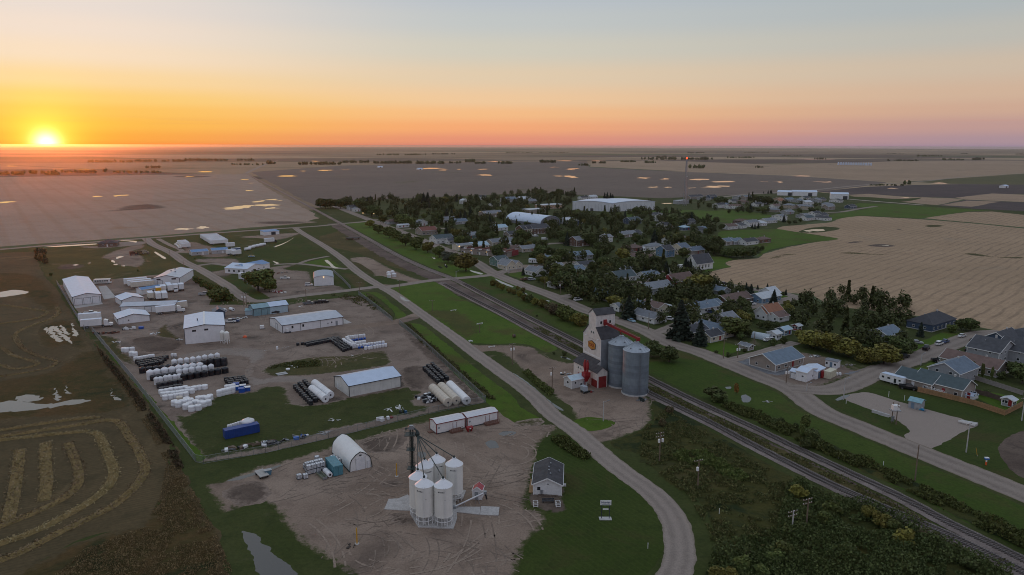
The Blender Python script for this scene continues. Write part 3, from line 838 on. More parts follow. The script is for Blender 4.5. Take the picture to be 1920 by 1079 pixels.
STREET,street=road('main_street',pts('P',(625,385),(638,391),(697,414),(763,439),(830,466),(888,490))+pts('V',(400,440),(700,562),(1000,668),(1200,752),(1450,858))+pts('I',(780,205),(1000,290),(1200,392))+pts('K',(600,645),(900,765),(1200,890),(1500,1010))+pts('N',(0,255),(400,425),(800,590),(1200,750),(1600,910),(1907,1035))+pts('P',(2050,980),(2400,1110)),9.5,G_ASPH,Lz(7))
road('side_street',pts('K',(1500,1005))+pts('L',(100,860),(500,705),(950,540),(1300,400),(1500,335),(1720,320)),9.5,G_ASPH,Lz(8))
road('side_street',pts('K',(200,450))+pts('AF',(330,1040),(640,970),(850,905),(1100,850),(1400,800),(1640,750),(1750,770)),8.5,G_ASPH,Lz(8))
road('side_street',pts('AF',(1640,755),(1400,690),(1000,640),(700,575),(570,540),(330,495),(150,462),(0,435)),7.0,G_ASPH,Lz(9))
road('side_street',pts('V',(1120,710),(1250,690),(1330,680))+pts('W',(100,640),(300,590),(600,545),(800,510),(1000,495),(1150,475)),8.0,G_ASPH,Lz(8))
road('side_street',pts('V',(420,450),(560,400),(800,370),(1050,350),(1300,300)),7.0,G_ASPH,Lz(8))
road('side_street',pts('S',(640,770),(900,755),(1200,730),(1480,705),(1750,690),(1918,660)),8.0,G_ASPH,Lz(8))
road('side_street',pts('R',(760,450),(1000,540),(1300,525),(1600,540),(1918,600)),7.0,G_ASPH,Lz(8))
road('side_street',pts('T',(1060,840),(1250,815),(1400,800),(1560,790)),7.0,G_ASPH,Lz(8))
road('alley',pts('K',(860,735),(1000,700),(1200,650),(1400,590),(1560,545)),5.0,G_GRAVEL,Lz(8))
road('gravel_road',pts('Y',(500,318),(700,292),(850,283),(1000,272),(1230,250),(1420,240),(1700,212),(1920,200)),9.0,G_GRAVEL,Lz(6),.2)
road('gravel_road',pts('AA',(480,362),(700,380),(1000,403),(1090,410)),7.0,gmat('pale_gravel',(.5,.44,.38),(.55,.48,.42),(.42,.36,.31),.05,.4,2.0),Lz(6),.2)
road('gravel_road',pts('AA',(700,420),(560,440),(420,465),(300,470)),7.0,G_ASPH,Lz(6),.2)
road('gravel_road',pts('X',(1380,318),(1420,298),(1500,264),(1560,245)),12.0,G_GRAVEL,Lz(5),.2)
def puddle(P,z,jit=.6,js=.5,name='puddle'):
 return sheet(name,P,G_WATER,z,True,jit,js)
puddle(pts('AC',(265,800),(330,820),(390,880),(470,960),(560,1030),(590,1100),(560,1250),(420,1200),(360,1079),(320,960),(270,880)),Lz(6),.8,.4)
puddle(pts('AC',(150,482),(230,455),(320,430),(420,400),(500,378),(470,398),(340,440),(230,475)),Lz(6),.25)
puddle(pts('H',(185,185),(215,165),(245,170),(272,215),(215,222)),Lz(6),.3)
puddle(pts('H',(272,120),(320,105),(390,112),(370,130),(300,135)),Lz(6),.3)
puddle(pts('E',(1160,330),(1230,325),(1240,365),(1190,380)),Lz(6),.3)
puddle(pts('AB',(1300,895),(1350,920),(1450,985),(1540,1060),(1550,1079),(1500,1070),(1400,1000),(1330,940)),Lz(6),.25)
puddle(pts('I',(0,785),(60,830),(150,905),(270,985),(250,990),(140,925),(40,850)),Lz(6),.25)
puddle(pts('I',(240,510),(300,520),(330,540),(260,525)),Lz(6),.2)
for P in([(90,618),(98,612),(103,625),(118,640),(112,642),(100,634)],[(98,613),(108,612),(114,622),(128,634),(136,645),(128,640),(116,634),(106,622)],[(133,606),(137,614),(146,628),(142,632),(137,622)],[(112,610),(120,612),(126,622),(130,628),(122,626)],[(88,625),(84,618),(88,614),(94,632),(102,636)]):
 puddle(pts('P',*P),Lz(6),1.3,1.1)
for P in([(-60,762),(0,755),(30,752),(80,758),(130,752),(172,750),(150,757),(90,765),(40,772),(-60,770)],[(30,745),(60,740),(80,748),(60,754),(35,752)],[(103,728),(107,735),(112,752),(107,752)],[(122,723),(126,732),(130,740),(126,738)],[(206,730),(214,742),(222,752),(216,750)]):
 puddle(pts('P',*P),Lz(6),1.5,1.1)
puddle(pts('P',(-60,556),(0,548),(22,544),(48,546),(52,550),(30,554),(0,558),(-60,562)),Lz(6),1.2,.6)
for P in([(1000,340),(1010,325),(1030,335),(1035,350)],[(1050,300),(1080,290),(1115,295),(1070,310),(1045,318)],[(1020,362),(1050,360),(1055,370),(1030,370)],[(1085,378),(1120,374),(1122,384)],[(650,370),(680,364),(710,368),(680,376)],[(780,355),(815,349),(812,356)],[(1385,255),(1395,250),(1440,275),(1495,310),(1480,318),(1440,295)],[(390,210),(560,195),(870,178),(860,186),(560,205)],[(1075,150),(1220,155),(1222,170),(1190,162)]):
 puddle(pts('A',*P),Lz(7),.3)
puddle(pts('B',(1095,328),(1120,325),(1160,360),(1190,385),(1222,400),(1180,402),(1140,370)),Lz(7),.4)
puddle(pts('B',(640,205),(700,185),(760,160),(818,126),(808,134),(750,170),(690,198),(645,212)),Lz(7),.4)
puddle(pts('B',(1765,650),(1800,660),(1830,682),(1870,695),(1840,700),(1790,680)),Lz(7),.3)
puddle(pts('B',(630,335),(690,355),(670,362)),Lz(7),.3)
for P in([(1000,112),(1100,138),(1085,146),(1010,122)],[(1195,178),(1260,205),(1345,242),(1330,246),(1240,212)],[(1395,272),(1450,300),(1440,304)],[(1590,345),(1625,352),(1615,358)],[(700,8),(735,20),(720,26)],[(750,78),(790,92),(770,100)],[(800,60),(830,85),(815,95)]):
 puddle(pts('AB',*P),Lz(7),.3)
puddle(pts('M',(1020,115),(1060,108),(1110,145),(1080,190),(1030,185)),Lz(7),.4)
puddle(pts('M',(850,35),(905,30),(910,50),(870,52)),Lz(7),.3)
puddle(pts('N',(130,150),(200,115),(270,105),(230,135),(150,160)),Lz(7),.25)
puddle(pts('AE',(825,825),(860,820),(865,832),(830,835)),Lz(7),.2)
puddle(pts('AE',(905,815),(945,808),(950,818)),Lz(7),.2)
PONDS=[('X',[(1245,520),(1320,498),(1430,492),(1440,500),(1330,522)]),('X',[(1440,494),(1580,487),(1578,497),(1480,503)]),('X',[(1425,475),(1470,466),(1495,474),(1440,482)]),('X',[(1505,460),(1560,463),(1568,471),(1530,470)]),('X',[(1490,513),(1555,507),(1555,514),(1500,518)]),('X',[(1358,413),(1390,408),(1428,412),(1395,418)]),('X',[(1380,370),(1410,368),(1408,373)]),('X',[(1345,350),(1380,348),(1375,354)]),('X',[(500,446),(570,442),(583,448),(530,451)]),('X',[(625,443),(690,436),(718,440),(650,449)]),('X',[(-60,480),(0,476),(75,473),(85,478),(0,485),(-60,487)]),('X',[(1030,333),(1060,330),(1092,334),(1060,338)]),('X',[(1108,307),(1150,303),(1195,305),(1170,311)]),('X',[(1560,331),(1620,327),(1678,329),(1620,336)]),('X',[(1752,299),(1820,295),(1888,297),(1820,304)]),('X',[(1690,302),(1716,300),(1708,307)]),('X',[(1740,248),(1780,244),(1775,251)]),('X',[(25,275),(60,273),(95,275),(60,278)]),('X',[(310,292),(340,291),(338,294)]),('X',[(400,293),(500,290),(500,294)]),('X',[(980,628),(1020,625),(1100,622),(1060,632),(1000,636)]),('X',[(1115,620),(1160,612),(1170,622),(1130,628)]),('Y',[(215,220),(250,217),(285,222),(250,224)]),('Y',[(312,222),(345,220),(378,225),(345,228)]),('Y',[(435,226),(500,223),(555,226),(520,231),(450,230)]),('Y',[(530,238),(580,233),(640,233),(670,238),(600,241)]),('Y',[(340,262),(365,258),(380,263),(360,265)]),('Y',[(428,263),(470,262),(468,266),(440,267)]),('Y',[(485,262),(540,255),(610,253),(635,257),(560,264)]),('Y',[(275,260),(295,257),(302,261)]),('Y',[(765,236),(785,234),(783,239)]),('Y',[(830,236),(860,234),(855,241)]),('Y',[(1005,237),(1050,235),(1085,238),(1040,240)]),('Y',[(895,211),(940,209),(985,213),(930,215)]),('Y',[(895,137),(960,133),(1060,135),(1140,137),(1000,140)]),('Y',[(1510,243),(1550,239),(1590,243),(1550,247)]),('Y',[(1370,233),(1425,231),(1425,236)]),('Y',[(1320,266),(1350,263),(1350,269)]),('Y',[(1360,306),(1400,303),(1440,308),(1400,310)]),('Y',[(10,145),(50,143),(48,147)]),('Y',[(330,333),(360,329),(388,334),(350,337)]),('AA',[(100,625),(180,605),(260,600),(320,610),(210,622),(140,634)]),('AA',[(710,738),(760,733),(800,740),(750,746)])]
PONDS2=[((640,240,3.2),[(470,243),(530,239),(600,240),(605,246),(500,249)]),((640,240,3.2),[(575,253),(620,250),(650,254),(610,257)]),((640,240,3.2),[(793,282),(850,279),(908,284),(890,289),(830,287)]),((640,240,3.2),[(815,249),(850,245),(872,249),(840,252)]),((640,240,3.2),[(1355,248),(1390,241),(1415,244),(1400,254),(1360,254)]),((640,240,3.2),[(1330,290),(1370,284),(1420,294),(1415,303),(1360,301)]),((640,240,3.2),[(1270,288),(1310,286),(1330,291),(1290,292)]),((640,240,3.2),[(1290,197),(1340,195),(1397,198),(1340,201)]),((640,240,3.2),[(1490,197),(1520,195),(1555,198)]),((640,240,3.2),[(885,201),(920,199),(950,202),(915,206)]),((640,240,3.2),[(1765,302),(1810,299),(1862,302),(1820,306)]),((640,240,3.2),[(1845,355),(1870,352),(1888,355),(1865,360)]),((640,240,3.2),[(523,374),(535,371),(544,375)]),((640,240,3.2),[(615,380),(650,377),(650,381)]),((640,240,3.2),[(690,248),(710,246),(708,251)]),((640,240,3.2),[(1255,235),(1278,233),(1275,240)]),((640,240,3.2),[(-5,250),(45,247),(45,251)])]
for i,(rg,P)in enumerate(PONDS2):
 REG['Z%d'%i]=rg
 PONDS.append(('Z%d'%i,P))
for rg,P in PONDS:
 W=pts(rg,*P)
 cc=sum(W,Vector())/len(W)
 W=[cc+(q-cc)*.74 for q in W]
 d=W[0].length
 puddle(W,.03+d*1.2e-5,d/90,90/d,'pond')
for P in([(80,630),(160,596),(300,584),(400,594),(380,612),(220,632)],):
 sheet('wet_margin',pts('AA',*P),G_TOWN,Lz(5),True,1.5,.1)
for rg,P in(('AA',[(600,735),(720,722),(870,736),(820,752),(660,745)]),('AA',[(840,606),(880,598),(925,610),(880,614)]),('AA',[(440,716),(540,700),(620,704),(500,722)]),('AA',[(870,812),(1000,790),(1140,772),(1140,782),(960,812)])):
 sheet('wet_hollow',pts(rg,*P),G_MUD,Lz(3),True,2.0,.1,soft=5,over=G_CROPR)
for rg,P in(('AA',[(380,800),(500,790),(660,802),(840,806),(800,814),(540,808)]),('AA',[(1390,805),(1480,796),(1680,826),(1899,830),(1899,845),(1700,836),(1500,820)]),('AA',[(1080,580),(1140,568),(1270,576),(1160,592)]),('AF',[(1240,320),(1310,262),(1500,230),(1640,232),(1480,262),(1340,300)])):
 sheet('green_hollow',pts(rg,*P),G_ROUGH,Lz(3),True,1.5,.1,soft=5,over=G_CROPR)
for P in([(395,530),(600,525),(700,498),(850,488),(950,510),(800,522),(600,532)],[(1430,588),(1600,583),(1780,590),(1600,604),(1450,602)],[(960,336),(1060,328),(1200,333),(1100,340)]):
 sheet('wet_hollow',pts('X',*P),G_MUD,Lz(3),True,3.0,.05,soft=14,over=G_CROPL)
 # railway
RAIL_PX=[(330,257+10),(460,325),(533,363),(590,393),(638,419),(697,452),(747,480),(797,503),(850,524),(905,552),(965,583),(1026,614),(1090,646),(1170,687),(1256,731),(1331,767),(1425,810),(1504,848),(1590,888),(1687,934),(1784,986),(1920,1054),(2200,1200)]
SIDE_PX=[(828,531),(881,559),(946,592),(1001,622),(1050,648),(1095,671),(1150,701),(1211,735),(1275,767),(1335,796),(1406,834),(1481,872),(1574,918),(1687,967),(1784,1009),(1913,1073),(2150,1190)]
RAIL_P=pts('P',*RAIL_PX[1:])
SIDE_P=pts('P',*SIDE_PX)
RQ=catmull(RAIL_P,False,None)
SQ=catmull(SIDE_P,False,None)
r_lo=RAIL_P[7:]
s_hi=[p for p in street[::12]if proj(p)[1]>515]
G_TRACKSIDE=gmat('trackside_grass',(.050,.080,.016),(.066,.092,.022),(.038,.060,.014),.025,.2,1.2,.5,.2,rows=[(-66,1.7,(.068,.098,.024),.4,2.0)],patch=((.078,.070,.030),.045,.48,.66))
sheet('trackside_lawn',offset(r_lo,4.2)[:-1]+[p for p in offset(s_hi,-6.2)][::-1],G_TRACKSIDE,Lz(3),False,.4)
sheet('cinder_strip',offset(r_lo,-3.0)[:-1]+offset(SIDE_P,2.2)[::-1][1:],G_CINDER,Lz(4),False,.6)
sheet('trackside_weeds',offset(r_lo[4:],-4.0)[:-1]+offset(r_lo[4:],-7.0)[::-1][1:],G_ROUGH,Lz(5),False,.9)
sheet('cinder_strip',offset(RAIL_P[3:9],-3.0)+offset(RAIL_P[3:9],-13.0)[::-1],G_CINDER,Lz(4),False,1.5,.2)
sheet('trackside_lawn',offset(RAIL_P[3:9],4.0)+offset(RAIL_P[3:9],26.0)[::-1],G_PARK,Lz(2),False,1.0)
sheet('trackside_brush',offset(r_lo[7:],4.6)[:-1]+offset(r_lo[7:],11.0)[::-1][1:],G_WILD,Lz(5),False,1.0)
RAILSTEEL=mat('rail_steel',(.24,.22,.21),.35,.7,.15)
TIE=mat('tie_wood',(.085,.068,.058),.9,0,.3,2.0)
def track(name,label,Q,zb):
 root=thing(name,label,'railway',(0,0,0))
 bed=ribbon_mesh('ballast',Q,4.6,G_BALLAST,0.0,.2,0,((-1,zb),(-.68,zb+.30),(.68,zb+.30),(1,zb)))
 link('ballast',bed,root)
 for s in(-1,1):
  me=ribbon_mesh('rail',offset(Q,s*.745),.10,RAILSTEEL,zb+.42,0,0,((-1,0),(-1,.14),(1,.14),(1,0)))
  link('rail',me,root)
 mb=MB()
 d=0.0
 for i in range(len(Q)-1):
  a,b=Q[i],Q[i+1]
  if a.length>420:
   continue
  L=(b-a).length
  t=(b-a).normalized()
  n=Vector((-t.y,t.x,0))
  while d<L:
   p=a+t*d+Vector((0,0,zb+.36))
   mb.beam(p-n*1.3,p+n*1.3,.24,.16)
   d+=.62
  d-=L
 o=part('sleepers',mb,TIE,root)
 o['kind']='stuff'
 return root
track('railway_track','main railway line running past the elevator along the town side',RQ,.10)
track('railway_siding','rail siding on the elevator side of the main line',SQ,.08)
GROUND_TOP=settle_layers()
def gz(x,y):
 return GROUND_TOP.get((int(x//CELL),int(y//CELL)),0.0)
 # wheel marks pressed into the gravel
def wheel_marks(name,poly,n,m,label,seed,lane=(.26,1.9),zl=.06):
 rs=random.Random(seed)
 xs,ys=[p.x for p in poly],[p.y for p in poly]
 mb=MB()
 k=t_=0
 while k<n and t_<n*20:
  t_+=1
  x,y=rs.uniform(min(xs),max(xs)),rs.uniform(min(ys),max(ys))
  if not pip(poly,x,y):
   continue
  a=rs.choice([R(35),R(-55),R(-20),R(70)])+rs.uniform(-.5,.5)
  cv=rs.uniform(-.06,.06)if rs.random()<.8 else rs.choice([-.14,.14])
  L=rs.uniform(12,38)
  P=[]
  d=0
  while d<L and pip(poly,x,y):
   P.append(Vector((x,y,0)))
   x+=math.cos(a)*.9;y+=math.sin(a)*.9
   a+=cv*.9
   d+=.9
  if len(P)<6:
   continue
  k+=1
  for s in(-lane[1]/2,lane[1]/2):
   Q=offset(P,s)
   for i in range(len(Q)-1):
    if noise.noise(Vector((Q[i].x*.3,Q[i].y*.3,seed)))<-.12:
     continue
    t=(Q[i+1]-Q[i]).normalized()
    nx=Vector((-t.y,t.x,0))*lane[0]/2*rs.uniform(.6,1.2)
    z=Vector((0,0,gz(Q[i].x,Q[i].y)+.005+.004*(k%14)))
    mb.add([Q[i]-nx+z,Q[i+1]-nx+z,Q[i+1]+nx+z,Q[i]+nx+z],[(0,1,2,3)])
 o=struct(name,mb.mesh(name,m),'stuff')
 o['label']=label
RUTM=gmat('pressed_gravel',(.222,.178,.146),(.25,.202,.167),(.19,.15,.124),.06,.4,2.0)
RUTL=gmat('loose_gravel',(.33,.265,.216),(.30,.24,.195),(.27,.212,.173),.06,.4,2.0)
wheel_marks('wheel_marks',BINYARD,44,RUTM,'dark tyre marks swinging across the bin yard',3)
wheel_marks('wheel_marks',BINYARD,40,RUTL,'pale tyre marks swinging across the bin yard',4,(.45,2.0))
wheel_marks('wheel_marks',ELEVYARD,26,RUTM,'tyre marks on the elevator yard',5)
INDY=pts('P',(200,540),(344,515),(400,560),(660,560),(740,610),(790,650),(770,690),(640,690),(500,700),(420,720),(300,640),(250,620))
wheel_marks('wheel_marks',INDY,55,RUTM,'dark tyre marks in the tank yard',6)
wheel_marks('wheel_marks',INDY,50,RUTL,'pale tyre marks in the tank yard',7,(.4,2.0))
# materials for things
WHITE_STEEL=mat('white_steel',(.80,.80,.80),.45,0,.06,.5,grime=.12,rib=('X',3.0,.25))
WHITE_ROOF=mat('white_roof_steel',(.56,.66,.80),.38,0,.06,.4,grime=.08)
GREY_ROOF=mat('grey_roof_steel',(.50,.54,.60),.4,0,.10,.4,grime=.15)
BLUE_ROOF=mat('blue_roof_steel',(.10,.24,.46),.42,0,.12,.5,grime=.15)
TEAL_STEEL=mat('teal_steel',(.22,.36,.40),.45,0,.12,.5,grime=.2)
TRIM_DARK=mat('dark_trim',(.045,.05,.06),.5,0,.15)
TRIM_WHITE=mat('white_trim',(.80,.80,.78),.5,0,.08)
DOOR_WHITE=mat('white_door',(.74,.75,.76),.45,0,.08,grime=.15)
DOOR_GREY=mat('grey_door',(.30,.32,.34),.5,0,.12)
GLASS=mat('window_glass',(.025,.03,.035),.08,0,.1,spec=.8)
GLASS_LIT=mat('lit_window',(.9,.55,.25),.4,0,.1,emit=(1,.55,.2,4.0))
LAMP_LIT=mat('lamp_glow',(.9,.6,.3),.4,0,.1,emit=(1.0,.62,.28,3.0))
LAMP_RED=mat('red_beacon',(.9,.15,.05),.4,0,.1,emit=(1.0,.05,.01,4.0))
PLASTIC_W=mat('white_poly',(.78,.79,.80),.4,0,.06,1.0,objrand=.07,grime=.10)
PLASTIC_K=mat('black_poly',(.018,.020,.026),.42,0,.2,1.0,objrand=.3)
PLASTIC_B=mat('blue_poly',(.02,.10,.42),.4,0,.12,1.0,objrand=.15)
PLASTIC_CR=mat('cream_poly',(.62,.55,.45),.45,0,.12,.8,grime=.2)
GALV=mat('galvanised',(.205,.245,.28),.5,.12,.14,.6,objrand=.16,grime=.25,rib=('Z',7.0,.5))
GALV_ROOF=mat('galvanised_roof',(.40,.45,.49),.45,.15,.12,.6,grime=.2)
RUSTRED=mat('barn_red',(.24,.022,.022),.55,0,.2,1.0,grime=.25)
RED=mat('red_paint',(.30,.020,.022),.5,0,.18,1.0,grime=.2)
CREAM_WOOD=mat('white_clapboard',(.72,.68,.63),.7,0,.10,.8,grime=.32,rib=('Z',9.0,.35))
SHINGLE=mat('dark_shingle',(.060,.058,.062),.85,0,.3,.7,bump=.4,bscale=5)
WOOD_POLE=mat('weathered_pole',(.19,.14,.10),.85,0,.25,2.0)
WOOD_FENCE=mat('cedar_fence',(.34,.20,.095),.8,0,.22,1.5,objrand=.12)
STEEL=mat('steel_grey',(.34,.36,.38),.4,.6,.12)
DARKSTEEL=mat('dark_green_steel',(.030,.045,.042),.5,.2,.2)
RUBBER=mat('rubber',(.014,.014,.015),.8,0,.2)
CONC=mat('cast_concrete',(.48,.47,.45),.85,0,.12,1.0,grime=.15)
YELLOW=mat('yellow_paint',(.62,.33,.04),.5,0,.15)
ORANGE=mat('orange_paint',(.75,.12,.03),.5,0,.1)
BIN_WHITE=mat('white_bin_enamel',(.80,.79,.73),.35,0,.05,.4,grime=.12)
BIN_ROOF=mat('white_bin_cone',(.80,.81,.82),.35,0,.04,.4)
CHAIN=mat('chain_link',(.30,.32,.32),.5,.4,.15)
# footprints
def foot(A,B,C=None,depth=None):
 A,B=Vector((A[0],A[1],0)),Vector((B[0],B[1],0))
 t=(B-A)
 L=t.length
 t.normalize()
 n=Vector((-t.y,t.x,0))
 W=(Vector((C[0],C[1],0))-A).dot(n)if C is not None else depth
 c=A+t*L/2+n*W/2
 return c,math.atan2(t.y,t.x),L,abs(W)
def openings(root,L,W,lst):
 for it in lst:
  kind,face,u,z0,w,h=it[:6]
  mm=it[6]if len(it)>6 else None
  rz={'f':0,'b':math.pi,'l':-math.pi/2,'r':math.pi/2}[face]
  dist=W/2 if face in 'fb' else L/2
  ca,sa=math.cos(rz),math.sin(rz)
  pos=(u*ca+dist*sa,u*sa-dist*ca,z0)
  mb=MB()
  if kind=='window':
   fr=max(.05,min(.1,w*.08))
   mb.box(-w/2,w/2,-.05,0,0,fr).box(-w/2,w/2,-.05,0,h-fr,h)
   mb.box(-w/2,-w/2+fr,-.05,0,fr,h-fr).box(w/2-fr,w/2,-.05,0,fr,h-fr)
   if w>1.3:
    mb.box(-fr/2,fr/2,-.045,0,fr,h-fr)
   o=part('window',mb,TRIM_WHITE if mm is None or mm in(GLASS_LIT,)else mm,root,loc=pos,rz=rz)
   part('pane',MB().box(-w/2+fr*.9,w/2-fr*.9,-.02,-.004,fr*.9,h-fr*.9),GLASS_LIT if mm is GLASS_LIT else GLASS,o)
  elif kind=='door':
   mb.box(-w/2,w/2,-.06,0,0,h)
   o=part('door',mb,mm or DOOR_WHITE,root,loc=pos,rz=rz)
   if w<1.6:
    part('handle',MB().box(w*.32,w*.40,-.10,-.05,h*.45,h*.49),STEEL,o)
  elif kind=='overhead_door':
   mb.box(-w/2,w/2,-.04,0,0,h)
   o=part('overhead_door',mb,mm or DOOR_WHITE,root,loc=pos,rz=rz)
   tb=MB()
   tb.box(-w/2-.12,-w/2,-.07,0,0,h+.12).box(w/2,w/2+.12,-.07,0,0,h+.12).box(-w/2,w/2,-.07,0,h,h+.12)
   part('door_frame',tb,TRIM_DARK,o)
   for q in range(1,5):
    part('panel',MB().box(-w/2+.05,w/2-.05,-.062,-.04,h*(q-1)/4+.04,h*q/4-.02),mm or DOOR_WHITE,o)
def gable(name,label,cat,A,B,C=None,depth=None,h=4.0,rise=1.2,ridge='x',wall=None,roof=None,over=.25,op=(),trim=None,group=None,plinth=False,frame=None):
 wall=wall or WHITE_STEEL
 roof=roof or WHITE_ROOF
 c,ang,L,W=frame if frame else foot(A,B,C,depth)
 root=thing(name,label,cat,c,ang,group)
 x,y=L/2,W/2
 mb=MB()
 rb=MB()
 th=.14
 o=over
 if ridge=='x':
  mb.prism([(-y,0),(y,0),(y,h),(0,h+rise),(-y,h)],'x',-x,x)
  k=rise/y
  rb.prism([(-y-o,h-o*k+.01),(-y-o,h-o*k+.01+th),(0,h+rise+th+.01),(0,h+rise+.01)],'x',-x-o,x+o)
  rb.prism([(y+o,h-o*k+.01),(y+o,h-o*k+.01+th),(.0,h+rise+th+.01),(.0,h+rise+.01)][::-1],'x',-x-o,x+o)
 elif ridge=='y':
  mb.prism([(-x,0),(x,0),(x,h),(0,h+rise),(-x,h)][::-1],'y',-y,y)
  k=rise/x
  rb.prism([(-x-o,h-o*k+.01),(-x-o,h-o*k+.01+th),(0,h+rise+th+.01),(0,h+rise+.01)][::-1],'y',-y-o,y+o)
  rb.prism([(x+o,h-o*k+.01),(x+o,h-o*k+.01+th),(0,h+rise+th+.01),(0,h+rise+.01)],'y',-y-o,y+o)
 elif ridge=='shed':
  mb.prism([(-y,0),(y,0),(y,h+rise),(-y,h)],'x',-x,x)
  k=rise/W
  rb.prism([(-y-o,h-o*k+.01),(-y-o,h-o*k+.01+th),(y+o,h+rise+o*k+th+.01),(y+o,h+rise+o*k+.01)],'x',-x-o,x+o)
 elif ridge=='flat':
  mb.box(-x,x,-y,y,0,h)
  rb.box(-x-.1,x+.1,-y-.1,y+.1,h+.002,h+.25)
 else:
  mb.box(-x,x,-y,y,0,h)
  X,Y=x+o,y+o
  q=max(X-Y,.3)
  v=[(-X,-Y,h+.01),(X,-Y,h+.01),(X,Y,h+.01),(-X,Y,h+.01),(-q,0,h+rise),(q,0,h+rise)]
  rb.add(v,[(0,1,5,4),(1,2,5),(2,3,4,5),(3,0,4),(3,2,1,0)])
 w=part('wall',mb,wall,root)
 r=part('roof',rb,roof,root)
 if plinth:
  part('foundation',MB().box(-x-.06,x+.06,-y-.06,y+.06,-.1,.35),CONC,root)
 if trim:
  e=.10
  for sx in(-1,1):
   for sy in(-1,1):
    part('corner_trim',MB().box(sx*x-e,sx*x+e,sy*y-e,sy*y+e,0,h-.02),trim,root)
  if ridge=='x':
   for sx in(-1,1):
    for sy in(-1,1):
     part('fascia',MB().beam((sx*(x+o+.04),sy*(y+o),h-o*rise/y+.05),(sx*(x+o+.04),0,h+rise+.08),.08,.24),trim,r)
   for sy in(-1,1):
    part('fascia',MB().beam((-x-o,sy*(y+o+.05),h-o*rise/y+.05),(x+o,sy*(y+o+.05),h-o*rise/y+.05),.08,.22),trim,r)
  elif ridge=='y':
   for sy in(-1,1):
    for sx in(-1,1):
     part('fascia',MB().beam((sx*(x+o),sy*(y+o+.04),h-o*rise/x+.05),(0,sy*(y+o+.04),h+rise+.08),.08,.24),trim,r)
   for sx in(-1,1):
    part('fascia',MB().beam((sx*(x+o+.05),-y-o,h-o*rise/x+.05),(sx*(x+o+.05),y+o,h-o*rise/x+.05),.08,.22),trim,r)
 openings(root,L,W,op)
 root['L'],root['W']=L,W
 return root
def ridge_vents(root,pts_,r=.18,h=.5,m=None):
 for(x,y,z)in pts_:
  part('roof_vent',MB().lathe([(r,0),(r,h),(r*1.7,h),(r*1.7,h+.12),(.02,h+.28)],8,(x,y,z)),m or STEEL,root)
  # vehicles
WHEEL_ME=None
def wheel_mesh(r,w):
 mb=MB()
 pr=[(r*.55,-w/2),(r*.96,-w/2),(r,-w*.3),(r,w*.3),(r*.96,w/2),(r*.55,w/2)]
 n=12
 vs,fs=[],[]
 for(rr,yy)in pr:
  for i in range(n):
   a=2*math.pi*i/n
   vs.append((rr*math.cos(a),yy,rr*math.sin(a)))
 for j in range(len(pr)-1):
  for i in range(n):
   fs.append((j*n+i,(j+1)*n+i,(j+1)*n+(i+1)%n,j*n+(i+1)%n))
 mb.add(vs,fs)
 hub=MB()
 vs,fs=[],[]
 for yy in(-w*.42,w*.42):
  for i in range(n):
   a=2*math.pi*i/n
   vs.append((r*.56*math.cos(a),yy,r*.56*math.sin(a)))
 fs=[tuple(range(n)),tuple(range(n,2*n))[::-1]]+[(i,n+i,n+(i+1)%n,(i+1)%n)for i in range(n)]
 hub.add(vs,fs)
 return mb.mesh('tyre',RUBBER,True),hub.mesh('rim',STEEL)
WHEELS={}
def add_wheel(root,x,y,r,w):
 k=(round(r,2),round(w,2))
 if k not in WHEELS:
  WHEELS[k]=wheel_mesh(*k)
 t,h=WHEELS[k]
 o=link('wheel',t,root,(x,y,r))
 link('rim',h,o)
CARPAINT={}
def paint(c):
 if c not in CARPAINT:
  cols=dict(white=(.78,.78,.77),black=(.015,.015,.017),grey=(.16,.17,.18),silver=(.42,.43,.44),blue=(.03,.07,.18),red=(.32,.02,.02),beige=(.45,.38,.28),green=(.04,.12,.08),yellow=(.70,.36,.02),lightblue=(.22,.36,.45),brown=(.15,.08,.05),orange=(.6,.18,.03),teal=(.10,.35,.38))
  CARPAINT[c]=mat('paint_'+c,cols[c],.28,0,.06,1.0,spec=.6)
 return CARPAINT[c]
CARPROTO={}
